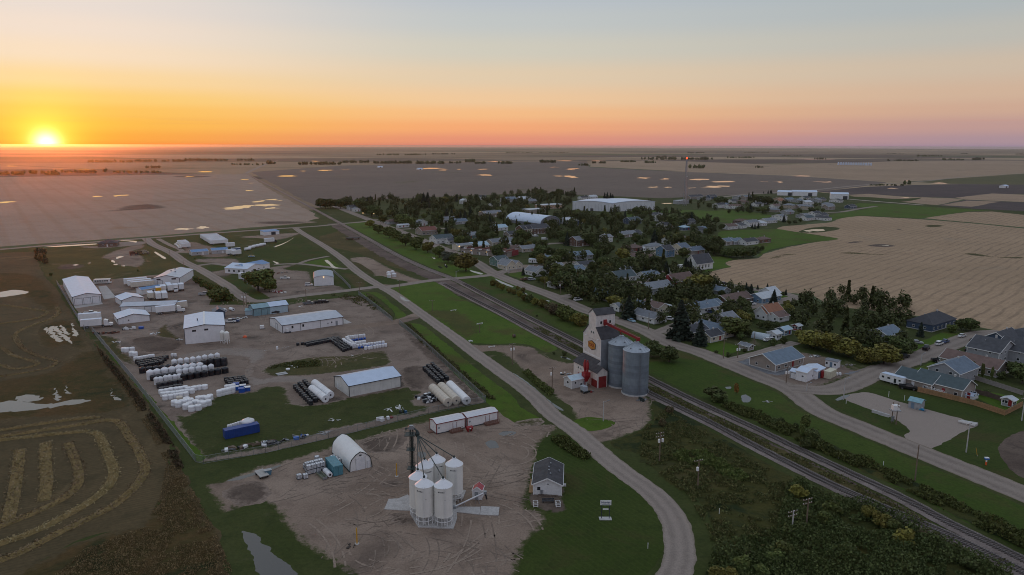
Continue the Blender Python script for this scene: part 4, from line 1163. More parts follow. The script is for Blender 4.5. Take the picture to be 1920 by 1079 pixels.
def make_car(kind,colour):
 p=paint(colour)
 if kind=='sedan':
  L,W,body,cab=4.6,1.8,[(-2.3,.35),(2.3,.32),(2.32,.62),(1.9,.80),(1.0,.92),(-1.5,.95),(-2.25,.90)],[(-1.75,.93),(1.05,.91),(.35,1.38),(-.2,1.45),(-1.0,1.42)]
  wx,wr=1.38,.33
 elif kind=='suv':
  L,W,body,cab=4.7,1.88,[(-2.3,.4),(2.35,.38),(2.35,.85),(1.9,1.02),(1.1,1.08),(-2.25,1.10)],[(-2.2,1.08),(1.15,1.06),(.55,1.62),(-.4,1.72),(-2.0,1.66)]
  wx,wr=1.42,.37
 elif kind=='pickup':
  L,W,body,cab=5.6,1.95,[(-2.8,.48),(2.8,.45),(2.8,.95),(2.4,1.10),(1.5,1.16),(-.6,1.16),(-.62,1.10),(-2.8,1.10)],[(-.75,1.14),(1.55,1.13),(.95,1.72),(.3,1.82),(-.55,1.80)]
  wx,wr=1.75,.40
 else:
  L,W,body,cab=5.6,2.0,[(-2.75,.42),(2.75,.4),(2.75,.95),(2.2,1.15),(1.55,2.1),(1.2,2.22),(-2.75,2.22)],[(1.62,1.3),(2.12,1.2),(1.62,2.0),(1.3,2.05),(.5,2.0),(.5,1.3)]
  wx,wr=1.75,.37
 root=link('parked_car' if kind in('sedan','suv')else kind if kind!='pickup' else 'pickup_truck',None)
 mb=MB().prism(body[::-1],'y',-W/2,W/2)
 part('body',mb,p,root)
 if kind=='pickup':
  bed=MB().box(-2.7,-.75,-W/2+.12,W/2-.12,1.101,1.112)
  part('load_bed',bed,RUBBER,root)
  sides=MB().box(-2.8,-.62,-W/2,-W/2+.1,1.10,1.34).box(-2.8,-.62,W/2-.1,W/2,1.10,1.34).box(-2.8,-2.7,-W/2+.1,W/2-.1,1.10,1.34)
  part('bed_side',sides,p,root)
 inw=W/2-.12 if kind!='van' else W/2+.012
 cb=MB()
 n=len(cab)
 zt=max(q[1]for q in cab)
 vs=[]
 for s in(-1,1):
  for(a,b)in cab:
   f=(b-cab[0][1])/(zt-cab[0][1])if kind!='van' else 0
   vs.append((a,s*(inw-.14*f),b))
 fs=[tuple(range(n)),tuple(range(n,2*n))[::-1]]+[(i,n+i,n+(i+1)%n,(i+1)%n)for i in range(n)]
 cb.add(vs,fs)
 part('cabin_glass',cb,GLASS,root)
 if kind!='van':
  tops=[q for q in cab if q[1]>zt-.14]
  x0,x1=min(q[0]for q in tops)-.05,max(q[0]for q in tops)+.05
  part('cabin_roof',MB().box(x0,x1,-inw+.1,inw-.1,zt-.05,zt+.035),p,root)
 for sx in(-1,1):
  for sy in(-1,1):
   add_wheel(root,sx*wx,sy*(W/2-.1),wr,.22)
 for sy in(-1,1):
  zl=.62 if kind=='sedan' else.82
  part('headlight',MB().box(L/2-.06,L/2+.03,sy*W*.36-.16,sy*W*.36+.16,zl-.07,zl+.07),TRIM_WHITE,root)
  part('tail_light',MB().box(-L/2-.03,-L/2+.06,sy*W*.40-.12,sy*W*.40+.12,zl,zl+.2),RED,root)
 return root
def car(kind,colour,p,rz,label,group=None):
 k=(kind,colour)
 cat={'sedan':'car','suv':'car','pickup':'pickup truck','van':'van'}[kind]
 z=gz(p.x,p.y)
 if k not in CARPROTO:
  r=make_car(kind,colour)
  r.location=(p.x,p.y,z)
  r.rotation_euler=(0,0,rz)
  CARPROTO[k]=r
  return tag(r,label,cat,group)
 r=dup(CARPROTO[k],(p.x,p.y,z),rz,label)
 r['group']=group or ''
 if not group:
  del r['group']
 if r not in THINGS:
  THINGS.append(r)
 return r
def trailer(p,rz,label,L=13.5,W=2.6,H=2.8,z0=1.15,col=None,group=None,tractor=False,name='semi_trailer',cat='trailer',skirt=False):
 root=thing(name,label,cat,(p.x,p.y,gz(p.x,p.y)),rz,group)
 c=col or mat('trailer_white',(.80,.80,.79),.4,0,.06,.5,objrand=.05,grime=.12)
 x=L/2
 part('cargo_box',MB().box(-x,x,-W/2,W/2,z0,z0+H),c,root)
 part('roof_cap',MB().box(-x-.03,x+.03,-W/2-.03,W/2+.03,z0+H+.001,z0+H+.06),WHITE_ROOF,root)
 part('frame',MB().box(-x+.2,x-.4,-.5,.5,z0-.35,z0-.01),TRIM_DARK,root)
 part('rear_door',MB().box(-x-.05,-x-.001,-W/2+.08,W/2-.08,z0+.08,z0+H-.08),DOOR_WHITE,root)
 for ax in([-x+1.3,-x+2.5]if L>8 else[-x+1.6]):
  for sy in(-1,1):
   add_wheel(root,ax,sy*(W/2-.25),.5,.3)
 if not tractor:
  for sy in(-1,1):
   part('landing_leg',MB().box(x-2.6,x-2.4,sy*.8-.08,sy*.8+.08,0,z0-.3),STEEL,root)
 else:
  cabp=tractor if isinstance(tractor,bpy.types.Material)else paint('white')
  if L>8:
   part('chassis',MB().box(x-.2,x+3.6,-.55,.55,.55,1.0),TRIM_DARK,root)
   cabm=MB().prism([(x+.9,.8),(x+4.3,.7),(x+4.35,1.6),(x+2.9,1.85),(x+2.5,3.0),(x+1.3,3.5),(x+.9,3.3)][::-1],'y',-1.15,1.15)
   part('cab',cabm,cabp,root)
   part('windscreen',MB().prism([(x+2.93,1.95),(x+2.98,1.98),(x+2.63,2.9),(x+2.57,2.88)][::-1],'y',-1.0,1.0),GLASS,root)
   for ax in(x+3.5,x+.6):
    for sy in(-1,1):
     add_wheel(root,ax,sy*.95,.5,.3)
  else:
   cabm=MB().prism([(x+.05,.7),(x+2.3,.6),(x+2.35,1.35),(x+1.5,1.6),(x+1.05,2.5),(x+.05,2.55)][::-1],'y',-1.05,1.05)
   part('cab',cabm,cabp,root)
   part('windscreen',MB().prism([(x+1.50,1.66),(x+1.56,1.68),(x+1.16,2.42),(x+1.09,2.40)][::-1],'y',-.92,.92),GLASS,root)
   for sy in(-1,1):
    add_wheel(root,x+1.55,sy*.9,.45,.28)
 return root
def bus(p,rz,label,col='white',stripe=None,L=9.5,H=2.9,name='bus',cat='bus'):
 root=thing(name,label,cat,(p.x,p.y,gz(p.x,p.y)),rz)
 x,W=L/2,2.5
 part('body',MB().prism([(-x,.5),(x,.5),(x,1.3),(x-.35,H-.2),(x-.7,H),(-x+.2,H),(-x,H-.2)][::-1],'y',-W/2,W/2),paint(col),root)
 n=int(L/1.4)
 for s in(-1,1):
  for i in range(n):
   xx=-x+.6+i*(L-1.4)/n
   part('window',MB().box(xx,xx+1.05,s*W/2-.015,s*W/2+.015,1.55,2.3),GLASS,root)
 part('windscreen',MB().prism([(x-.04,1.45),(x+.02,1.47),(x-.26,H-.35),(x-.32,H-.37)][::-1],'y',-W/2+.15,W/2-.15),GLASS,root)
 if stripe:
  part('stripe',MB().box(-x+.02,x-.1,-W/2-.012,W/2+.012,1.0,1.2),stripe,root)
 for ax in(-x+2.0,x-1.6):
  for sy in(-1,1):
   add_wheel(root,ax,sy*(W/2-.15),.48,.28)
 return root
def camper(p,rz,label,L=8.0,H=2.6):
 root=thing('travel_trailer',label,'camper',(p.x,p.y,gz(p.x,p.y)),rz)
 x,W=L/2,2.4
 part('body',MB().prism([(-x,.55),(x-.5,.55),(x,1.3),(x-.2,H+.3),(x-.7,H+.5),(-x,H+.45)][::-1],'y',-W/2,W/2),paint('white'),root)
 part('roof',MB().box(-x,x-.75,-W/2-.03,W/2+.03,H+.452,H+.56),WHITE_ROOF,root)
 for s in(-1,1):
  for(u,w,h,z)in((-x+.9,.7,.6,1.6),(-x+2.4,.75,1.5,.75),(.3,1.0,.6,1.65),(x-1.7,.8,.7,1.6)):
   part('window',MB().box(u,u+w,s*W/2-.02,s*W/2+.02,z,z+h),GLASS,root)
 part('hitch',MB().beam((x-.4,0,.5),(x+1.2,0,.45),.15,.1),TRIM_DARK,root)
 for ax in(-.9,.0):
  for sy in(-1,1):
   add_wheel(root,ax,sy*(W/2-.15),.34,.22)
 return root
 # tanks
TANKS={}
def tank_mesh(kind):
 n=14
 if kind=='dome':
  body=MB().lathe([(.50,0),(.50,.05),(.485,.30),(.50,.33),(.485,.60),(.50,.63),(.50,.82),(.47,.88),(.20,1.0),(.12,1.0)],n)
  lid=MB().lathe([(.14,1.0),(.14,1.04),(.02,1.05)],10)
 elif kind=='flat':
  body=MB().lathe([(.48,0),(.50,.04),(.50,.46),(.485,.5),(.50,.54),(.50,.93),(.46,.98),(.30,1.0)],n)
  lid=MB().lathe([(.13,1.0),(.13,1.035),(.02,1.04)],8)
 else:
  body=MB().lathe([(.46,0),(.50,.06),(.50,.30),(.47,.33),(.50,.36),(.50,.62),(.47,.65),(.50,.68),(.50,.92),(.44,1.0)],10)
  lid=MB().lathe([(.10,1.0),(.10,1.04),(.02,1.04)],6)
 return body,lid
def tank(p,d,h,colour,kind,label,group,z=0.0,lidcol=None):
 m=dict(w=PLASTIC_W,k=PLASTIC_K,b=PLASTIC_B,c=PLASTIC_CR)[colour]
 key=(kind,colour)
 if key not in TANKS:
  b,l=tank_mesh(kind)
  TANKS[key]=(b.mesh('storage_tank',m,True),l.mesh('lid',m))
 b,l=TANKS[key]
 o=link('storage_tank',b,None,(p.x,p.y,gz(p.x,p.y)+z),random.random()*6)
 o.scale=(d,d,h)
 link('lid',l,o)
 return tag(o,label,'tank',group)
def lying_tank(p,rz,L,d,n,mats_,label,group=None,end=None):
 root=thing('long_tank',label,'tank',(p.x,p.y,gz(p.x,p.y)),rz,group)
 s=L/n
 for i in range(n):
  mb=MB()
  k=16
  prof=[(-s/2,d/2*.93),(-s/2+.06,d/2),(-.08,d/2),(-.05,d/2*.965),(.05,d/2*.965),(.08,d/2),(s/2-.06,d/2),(s/2,d/2*.93)]
  vs,fs=[],[]
  for(xx,rr)in prof:
   for q in range(k):
    a=2*math.pi*q/k
    vs.append((xx,rr*math.cos(a),rr*math.sin(a)))
  for j in range(len(prof)-1):
   for q in range(k):
    fs.append((j*k+q,j*k+(q+1)%k,(j+1)*k+(q+1)%k,(j+1)*k+q))
  fs.append(tuple(range(k)))
  fs.append(tuple(range((len(prof)-1)*k,len(prof)*k))[::-1])
  mb.add(vs,fs)
  part('ring_section',mb,mats_,root,True,loc=(-L/2+s*(i+.5),0,d/2+.05))
 part('manhole',MB().tube((L/2-.02,0,d/2+.05),(L/2+.06,0,d/2+.05),.28,12),PLASTIC_K,root)
 for sx in(-.3,.3):
  part('skid',MB().box(sx*L-.15,sx*L+.15,-d*.35,d*.35,0,.12),WOOD_POLE,root)
 return root
 # foliage
def leaf_mat(name,c1,c2,rnd=.25):
 m,nt,b=_nodes(name)
 oi=nt.nodes.new('ShaderNodeObjectInfo')
 geo=nt.nodes.new('ShaderNodeNewGeometry')
 n=nnoise(nt,geo.outputs['Position'],.9,3,.6)
 c=mixrgb(nt,mrange(nt,n,.35,.65),c1,c2)
 isl=mrange(nt,geo.outputs['Random Per Island'],0,1,.62,1.35,False)
 hsv=nt.nodes.new('ShaderNodeHueSaturation')
 nt.links.new(c,hsv.inputs['Color'])
 mu=nt.nodes.new('ShaderNodeMath');mu.operation='MULTIPLY'
 nt.links.new(isl,mu.inputs[0])
 nt.links.new(mrange(nt,oi.outputs['Random'],0,1,1-rnd,1+rnd,False),mu.inputs[1])
 nt.links.new(mu.outputs[0],hsv.inputs['Value'])
 nt.links.new(mrange(nt,oi.outputs['Random'],0,1,.485,.512,False),hsv.inputs['Hue'])
 nt.links.new(hsv.outputs[0],b.inputs['Base Color'])
 b.inputs['Roughness'].default_value=.75
 b.inputs['Specular IOR Level'].default_value=.25
 return m
LEAF_DARK=leaf_mat('leaf_dark',(.064,.086,.024),(.094,.108,.034))
LEAF_MID=leaf_mat('leaf_mid',(.088,.115,.028),(.118,.130,.036))
LEAF_YEL=leaf_mat('leaf_yellowing',(.135,.130,.028),(.185,.155,.034))
LEAF_ORG=leaf_mat('leaf_orange',(.33,.16,.03),(.26,.17,.04))
LEAF_SPR=leaf_mat('spruce_needle',(.024,.036,.024),(.036,.048,.030),.2)
LEAF_BRN=leaf_mat('leaf_brown',(.13,.092,.05),(.09,.085,.035))
LEAF_GREY=leaf_mat('leaf_silver',(.10,.115,.075),(.13,.14,.095))
BARK=mat('bark',(.085,.065,.05),.9,0,.3,3.0)
rng=np.random.default_rng(11)
def quads_mesh(name,cen,nrm,size,m,asp=1.0):
 k=len(cen)
 nrm=nrm/np.maximum(np.linalg.norm(nrm,axis=1,keepdims=True),1e-6)
 h=rng.normal(size=(k,3))
 u=np.cross(nrm,h);u/=np.maximum(np.linalg.norm(u,axis=1,keepdims=True),1e-6)
 v=np.cross(nrm,u)
 s=size[:,None]
 P=np.stack([cen-u*s-v*s*asp*.6,cen+u*s*.5-v*s*asp,cen+u*s+v*s*asp*.5,cen-u*s*.4+v*s*asp],1).reshape(-1,3)
 me=bpy.data.meshes.new(name)
 me.vertices.add(4*k)
 me.vertices.foreach_set('co',P.astype(np.float32).ravel())
 me.loops.add(4*k)
 me.loops.foreach_set('vertex_index',np.arange(4*k,dtype=np.int32))
 me.polygons.add(k)
 me.polygons.foreach_set('loop_start',np.arange(0,4*k,4,dtype=np.int32))
 me.update(calc_edges=True)
 me.materials.append(m)
 return me
def crown_points(n,lobes,shell=.55):
 w=np.array([l[3]*l[4]*l[5]for l in lobes])**.7
 idx=rng.choice(len(lobes),n,p=w/w.sum())
 d=rng.normal(size=(n,3));d/=np.linalg.norm(d,axis=1,keepdims=True)
 r=shell+(1-shell)*rng.random(n)**.6
 r*=1+.12*rng.normal(size=n)
 Lb=np.array(lobes)[idx]
 c=Lb[:,:3]+d*r[:,None]*Lb[:,3:]
 return c,d
def broadleaf(kind,seed,leafmat,nleaf=1700,leaf=.055):
 rs=random.Random(seed)
 lobes=[]
 if kind=='round':
  lobes.append((0,0,.55,.30,.30,.36))
  for i in range(9):
   a=rs.random()*6.28;e=rs.uniform(-.95,.9)
   rr=rs.uniform(.18,.30)
   lobes.append((math.cos(a)*rr,math.sin(a)*rr,.58+.27*e,rs.uniform(.12,.19),rs.uniform(.12,.19),rs.uniform(.10,.17)))
 elif kind=='tall':
  lobes.append((0,0,.56,.17,.17,.38))
  for i in range(9):
   a=rs.random()*6.28
   z=rs.uniform(.3,.88)
   rr=rs.uniform(.06,.16)*(1.15-z*.6)
   lobes.append((math.cos(a)*rr,math.sin(a)*rr,z,rs.uniform(.07,.12),rs.uniform(.07,.12),rs.uniform(.09,.15)))
 elif kind=='bush':
  for i in range(10):
   a=rs.random()*6.28;rr=rs.uniform(0,.38)
   z=rs.uniform(.25,.72)*(1-rr*.5)
   lobes.append((math.cos(a)*rr,math.sin(a)*rr,z,rs.uniform(.18,.28),rs.uniform(.18,.28),rs.uniform(.18,.28)))
 c,d=crown_points(nleaf,lobes)
 keep=c[:,2]>.03
 c,d=c[keep],d[keep]
 nn=d+rng.normal(size=d.shape)*.75+np.array([0,0,.3])
 crown=quads_mesh('crown',c,nn,leaf*rng.uniform(.6,1.35,len(c)),leafmat)
 tb=MB()
 th=.30 if kind!='bush' else.12
 tb.tube((0,0,0),(0,0,th),.026,7,.018)
 for i in range(5):
  a=i*1.257+rs.random()
  q=lobes[1+i%(len(lobes)-1)]
  tb.tube((0,0,th*.85),(q[0]*.8,q[1]*.8,q[2]),.012,5,.004)
 return tb.mesh('trunk',BARK),crown
def spruce(seed,leafmat,n=1500):
 rs=random.Random(seed)
 cs,ns=[],[]
 layers=17
 for i in range(layers):
  f=i/(layers-1)
  z=.06+.90*f
  rad=(.205*(1-f)**.85+.012)*rs.uniform(.85,1.12)
  k=int(n/layers*(1.7*(1-f)+.35))
  a=rng.random(k)*2*np.pi
  a=a+.25*np.sin(a*rs.choice([5,6,7])+rs.random()*6)
  r=rad*np.sqrt(rng.random(k))*(1+.22*np.sin(a*rs.choice([4,5])+rs.random()*6))
  zz=z-r*.35+rng.normal(size=k)*.014
  cs.append(np.stack([np.cos(a)*r,np.sin(a)*r,zz],1))
  ns.append(np.stack([np.cos(a)*.6,np.sin(a)*.6,np.full(k,.8)],1)+rng.normal(size=(k,3))*.5)
 c=np.concatenate(cs);nn=np.concatenate(ns)
 crown=quads_mesh('crown',c,nn,rng.uniform(.014,.036,len(c)),leafmat,1.3)
 tb=MB().tube((0,0,0),(0,0,.97),.016,6,.003)
 return tb.mesh('trunk',BARK),crown
TREES={}
def tree_proto(kind,i):
 k=(kind,i)
 if k not in TREES:
  if kind=='spruce':
   TREES[k]=spruce(100+i,LEAF_SPR)
  else:
   sh,lm={'dark':('round',LEAF_DARK),'mid':('round',LEAF_MID),'yellow':('round',LEAF_YEL),'poplar':('tall',LEAF_MID),'darktall':('tall',LEAF_DARK),'orange':('tall',LEAF_ORG),'bush':('bush',LEAF_MID),'darkbush':('bush',LEAF_DARK),'yellowbush':('bush',LEAF_YEL),'brownbush':('bush',LEAF_BRN),'silver':('round',LEAF_GREY)}[kind]
   TREES[k]=broadleaf(sh,31*i+len(kind),lm,2700 if sh!='bush' else 1700,.041 if sh!='bush' else.06)
 return TREES[k]
NAMES=dict(spruce='spruce_tree',bush='shrub',darkbush='shrub',yellowbush='shrub',brownbush='shrub')
def tree(p,h,kind,label,group=None,spread=1.0,i=None):
 i=random.randrange(4)if i is None else i
 t,c=tree_proto(kind,i)
 nm=NAMES.get(kind,'broadleaf_tree')
 root=thing(nm,label,'shrub' if nm=='shrub' else 'tree',(p.x,p.y,0),random.random()*6.28,group)
 root.scale=(h*spread,h*spread,h)
 link('trunk',t,root)
 link('crown',c,root)
 return root
def tpx(u,vb,vt,kind,label,group=None,spread=1.0,i=None):
 p=gp(u,vb)
 return tree(p,max(1.0,top_h(p,vt)),kind,label,group,spread,i)
 # poles
def pole(u,vb,vt,label,arms=1,transformers=0,lamp=False,rz=None,wood=True):
 p=gp(u,vb)
 h=top_h(p,vt)
 root=thing('utility_pole' if not lamp else 'street_lamp',label,'pole',(p.x,p.y,0),R(24)if rz is None else rz)
 pm=WOOD_POLE if wood else CONC
 part('shaft',MB().tube((0,0,0),(0,0,h),.17,8,.12),pm,root)
 for i in range(arms):
  z=h-.35-i*.9
  part('crossarm',MB().box(-1.25,1.25,.13,.25,z-.07,z+.07),WOOD_POLE,root)
  for xx in(-1.15,-.45,.45,1.15):
   part('insulator',MB().lathe([(.05,0),(.07,.08),(.03,.2)],6,(xx,.19,z+.07)),TRIM_WHITE,root)
 for i in range(transformers):
  xx=(-.55,.55,0)[i]
  part('transformer',MB().lathe([(.26,0),(.30,.05),(.30,.85),(.22,.95),(.05,1.0)],10,(xx,-.25,h-2.6)),TRIM_WHITE,root)
 if lamp:
  part('lamp_arm',MB().tube((0,0,h-.3),(1.6,0,h+.1),.05,5),STEEL,root)
  part('lamp_head',MB().box(1.3,2.0,-.14,.14,h+.02,h+.18),STEEL,root)
 return root,h
 # the grain elevator
EA=R(-64)
E0=g('I',560,790)
def build_elevator():
 root=thing('grain_elevator','tall white wooden grain elevator with dark roofs and an orange sign panel','grain elevator',(E0.x,E0.y,0),EA)
 b,ln,dp,a=-4.4,11.2,7.6,4.0
 x1,x0=b,b-ln
 M4=Matrix.Translation((E0.x,E0.y,0))@Matrix.Rotation(EA,4,'Z')
 def hz(x,y,v):
  w=M4@Vector((x,y,0))
  return top_h(w,v)
 z_sh=hz(x1,a,636.7)
 xm=(x0+x1)/2
 hw=2.25
 z_hb=hz(xm+hw,a,614.2)
 z_he=hz(xm+hw,a,591.7)
 z_ap=hz(xm,a,580.0)
 prof=[(x0,0),(x1,0),(x1,z_sh),(xm+hw,z_hb),(xm+hw,z_he),(xm,z_ap),(xm-hw,z_he),(xm-hw,z_hb),(x0,z_sh)]
 sheetm=mat('elevator_tin',(.36,.39,.42),.5,.25,.15,.6,grime=.35,rib=('Z',8.0,.4))
 mb=MB().prism(prof,'y',a,a+dp)
 part('tower_wall',mb,CREAM_WOOD,root)
 part('tin_cladding',MB().box(x1+.01,x1+.06,a+.02,a+dp-.02,0,z_sh-.25),sheetm,root)
 t=.18
 def slope(n,p,q,ov=.25,m=SHINGLE,y0=a,y1=a+dp,par=root):
  (xa,za),(xb,zb)=p,q
  d=Vector((xb-xa,zb-za)).normalized()
  nrm=Vector((-d.y,d.x))
  if nrm.y<0:
   nrm=-nrm
  pa=Vector(p)-d*ov
  pb=Vector(q)
  poly=[pa+nrm*.02,pb+nrm*.02,pb+nrm*(.02+t),pa+nrm*(.02+t)]
  return part(n,MB().prism([tuple(k)for k in poly],'y',y0-.2,y1+.2),m,par)
 slope('shoulder_roof',(x1,z_sh),(xm+hw+.02,z_hb))
 slope('shoulder_roof',(x0,z_sh),(xm-hw-.02,z_hb))
 slope('head_roof',(xm+hw,z_he),(xm,z_ap))
 slope('head_roof',(xm-hw,z_he),(xm,z_ap))
 for(xx,zz0,zz1)in((x0,0,z_sh),(x1,0,z_sh),(xm-hw,z_hb,z_he),(xm+hw,z_hb,z_he)):
  part('corner_board',MB().box(xx-.13,xx+.13,a-.06,a-.005,zz0,zz1-.05),TRIM_WHITE,root)
 part('water_table',MB().box(x0,x1,a-.10,a-.005,8.3,8.75),TRIM_WHITE,root)
 def win(x,y,z,w,h,axis,n='window'):
  if axis=='y':
   o=part(n,MB().box(x-w/2-.09,x+w/2+.09,y-.07,y-.01,z-.09,z+h+.09),TRIM_WHITE,root)
   part('pane',MB().box(x-w/2,x+w/2,y-.09,y-.072,z,z+h),GLASS,o)
  else:
   o=part(n,MB().box(x+.01,x+.07,y-w/2-.09,y+w/2+.09,z-.09,z+h+.09),TRIM_WHITE,root)
   part('pane',MB().box(x+.072,x+.09,y-w/2,y+w/2,z,z+h),GLASS,o)
 zw=z_sh+.9
 for dx in(-.55,.75):
  win(xm+dx,a,zw,.5,.75,'y')
 for fy in(.26,.74):
  win(xm+hw,a+dp*fy,z_hb+1.0,.75,.95,'x')
 part('head_door',MB().box(xm+hw+.01,xm+hw+.06,a+dp*.46-.4,a+dp*.46+.4,z_hb+.2,z_hb+2.0),RED,root)
 zs=z_sh-3.4
 def hexa(w,hs,ha):
  return[(xm-w,zs-hs),(xm,zs-ha),(xm+w,zs-hs),(xm+w,zs+hs),(xm,zs+ha),(xm-w,zs+hs)]
 sgn=part('sign_panel',MB().prism(hexa(2.35,.95,1.75),'y',a-.16,a-.07),mat('sign_border',(.07,.03,.02),.6),root)
 part('sign_field',MB().prism(hexa(2.12,.80,1.52),'y',a-.20,a-.165),mat('sign_orange',(.55,.25,.045),.6,0,.2,grime=.2),sgn)
 def text(s,size,x,z,y,m,par,squash=1.0,ext=.02):
  o=link('lettering',text_mesh(s,size,m,ext,.02*size),par,(x,y,z))
  o.rotation_euler=(math.pi/2,0,0)
  o.scale=(squash,1,1)
  return o
 text('POOL',1.5,xm,zs+.02,a-.225,mat('sign_brown',(.30,.055,.02),.6),sgn,.88)
 for k in range(8):
  hh=.22+.1*(k*5%3)
  part('faded_paint',MB().box(xm-2.2+k*.57,xm-1.85+k*.57,a-.02,a-.004,z_sh-1.35,z_sh-1.35+hh),mat('faded_paint',(.50,.44,.41),.8),root)
 for dx in(-3.6,4.2):
  part('floodlight',MB().box(xm+dx-.2,xm+dx+.2,a-.6,a-.05,z_sh-.6,z_sh-.35),TRIM_WHITE,root)
 ze=5.4
 zr=7.7
 ds=part('drive_shed',MB().prism([(0,0),(4.0,0),(4.0,zr),(0,ze)],'x',-15.4,b+.01),CREAM_WOOD,root)
 part('shed_roof',MB().prism([(-.35,ze-.18),(4.0-.03,zr+.02),(4.0-.03,zr+.2),(-.35,ze+.0)],'x',-15.7,b+.05),SHINGLE,ds)
 dg=part('drive_gable',MB().prism([(0,0),(4.0,0),(4.0,ze),(2.0,ze+1.55),(0,ze)],'x',b+.02,0),CREAM_WOOD,root)
 part('shed_roof',MB().prism([(-.35,ze-.26),(2.0,ze+1.56),(2.0,ze+1.76),(-.35,ze-.08)],'x',b+.06,.3),SHINGLE,dg)
 part('shed_roof',MB().prism([(4.35,ze-.26),(2.0,ze+1.56),(2.0,ze+1.76),(4.35,ze-.08)][::-1],'x',b+.06,.3),SHINGLE,dg)
 part('drive_door',MB().box(.01,.10,.55,3.6,0,3.9),RUSTRED,dg)
 part('drive_door',MB().box(-15.5,-15.405,.55,3.6,0,3.9),RUSTRED,ds)
 part('red_band',MB().box(-3.6,-.05,-.05,-.005,.05,2.6),RUSTRED,dg)
 for xx in(-12.0,-10.4):
  win(xx,0,3.6,.45,.7,'y')
 part('side_door',MB().box(-12.4,-11.4,-.07,-.005,0,2.1),RUSTRED,ds)
 cx,cy=-3.4,-2.3
 hop=part('dust_hopper',MB().add([(cx-1.1,cy-1.1,3.9),(cx+1.1,cy-1.1,3.9),(cx+1.1,cy+1.1,3.9),(cx-1.1,cy+1.1,3.9),(cx-.35,cy-.35,1.7),(cx+.35,cy-.35,1.7),(cx+.35,cy+.35,1.7),(cx-.35,cy+.35,1.7)],[(0,1,2,3),(0,4,5,1),(1,5,6,2),(2,6,7,3),(3,7,4,0),(7,6,5,4)]),RED,root)
 part('hopper_box',MB().box(cx-1.1,cx+1.1,cy-1.1,cy+1.1,3.91,5.0),RED,hop)
 for sx in(-1,1):
  for sy in(-1,1):
   part('hopper_leg',MB().box(cx+sx*1.0-.09,cx+sx*1.0+.09,cy+sy*1.0-.09,cy+sy*1.0+.09,0,3.95),RED,hop)
 for k in(-.55,.55):
  part('cyclone',MB().lathe([(.25,5.0),(.55,6.6),(.55,8.2),(.30,8.7),(.30,9.2),(.1,9.3)],12,(cx+k*.9,cy+k*.3,0)),RED,root,True)
 cs=Vector((xm+hw,a+dp*.46,z_hb+1.2))
 return root,M4,cs
ELEV,EM,CONV_START=build_elevator()
def build_silo(name,label,cp,d,z_eave,z_top,rings,wires=True):
 root=thing(name,label,'grain bin',(cp.x,cp.y,0),R(20))
 r=d/2
 part('base_ring',MB().lathe([(r+.18,0),(r+.18,.45),(r+.02,.5)],40),CONC,root)
 hh=(z_eave-.5)/rings
 for i in range(rings):
  z=.5+i*hh
  part('wall_ring',MB().lathe([(r,z),(r,z+hh-.05),(r+.035,z+hh-.05),(r+.035,z+hh)],40,cap=False),GALV,root,True)
 n=40
 mb=MB().lathe([(r+.15,z_eave-.02),(.7,z_top-.4)],n,cap=False)
 rf=part('roof',mb,GALV_ROOF,root,True)
 rb=MB()
 for i in range(20):
  a=2*math.pi*i/20
  rb.beam(((r+.1)*math.cos(a),(r+.1)*math.sin(a),z_eave+.05),(.7*math.cos(a),.7*math.sin(a),z_top-.33),.07,.09)
 part('roof_rib',rb,GALV_ROOF,rf)
 part('roof_cap',MB().lathe([(.8,z_top-.45),(.8,z_top-.15),(.3,z_top)],16),GALV_ROOF,rf)
 for i in range(6):
  a=2*math.pi*i/6+.4
  part('roof_vent',MB().lathe([(.22,0),(.22,.35),(.3,.36),(.05,.6)],8,((r*.72)*math.cos(a),(r*.72)*math.sin(a),z_eave+(z_top-z_eave)*.26)),STEEL,rf)
 la=-math.pi/2-.2
 lb=MB()
 for s in(-.22,.22):
  lb.beam(((r+.12)*math.cos(la)+s*-math.sin(la),(r+.12)*math.sin(la)+s*math.cos(la),1.0),((r+.12)*math.cos(la)+s*-math.sin(la),(r+.12)*math.sin(la)+s*math.cos(la),z_eave+.6),.05)
 z=1.2
 while z<z_eave:
  lb.beam(((r+.12)*math.cos(la)+.22*math.sin(la),(r+.12)*math.sin(la)-.22*math.cos(la),z),((r+.12)*math.cos(la)-.22*math.sin(la),(r+.12)*math.sin(la)+.22*math.cos(la),z),.04)
  z+=.4
 part('ladder',lb,STEEL,root)
 part('bin_door',MB().box(r*.7,r*.7+.3,-r*.72-.3,-r*.72+.3,.6,2.0),STEEL,root)
 return root
def silo_at(ux,v_front,d):
 f=gp(ux,v_front)
 n=f.copy();n.normalize()
 return f+n*(d/2)
SD=8.5
s1=silo_at(1190.0,745.0,SD)
s2=s1-Vector((math.cos(EA),math.sin(EA),0))*8.95+Vector((math.cos(EA+math.pi/2),math.sin(EA+math.pi/2),0))*.2
ze1=top_h(s1,655.5)
zt1=top_h(s1,640.5)
build_silo('steel_grain_bin','nearest round galvanised steel bin, in front of the white elevator',s1,SD,ze1,zt1,13)
build_silo('steel_grain_bin','second round galvanised steel bin, between the near bin and the elevator tower',s2,SD,ze1,zt1,13)
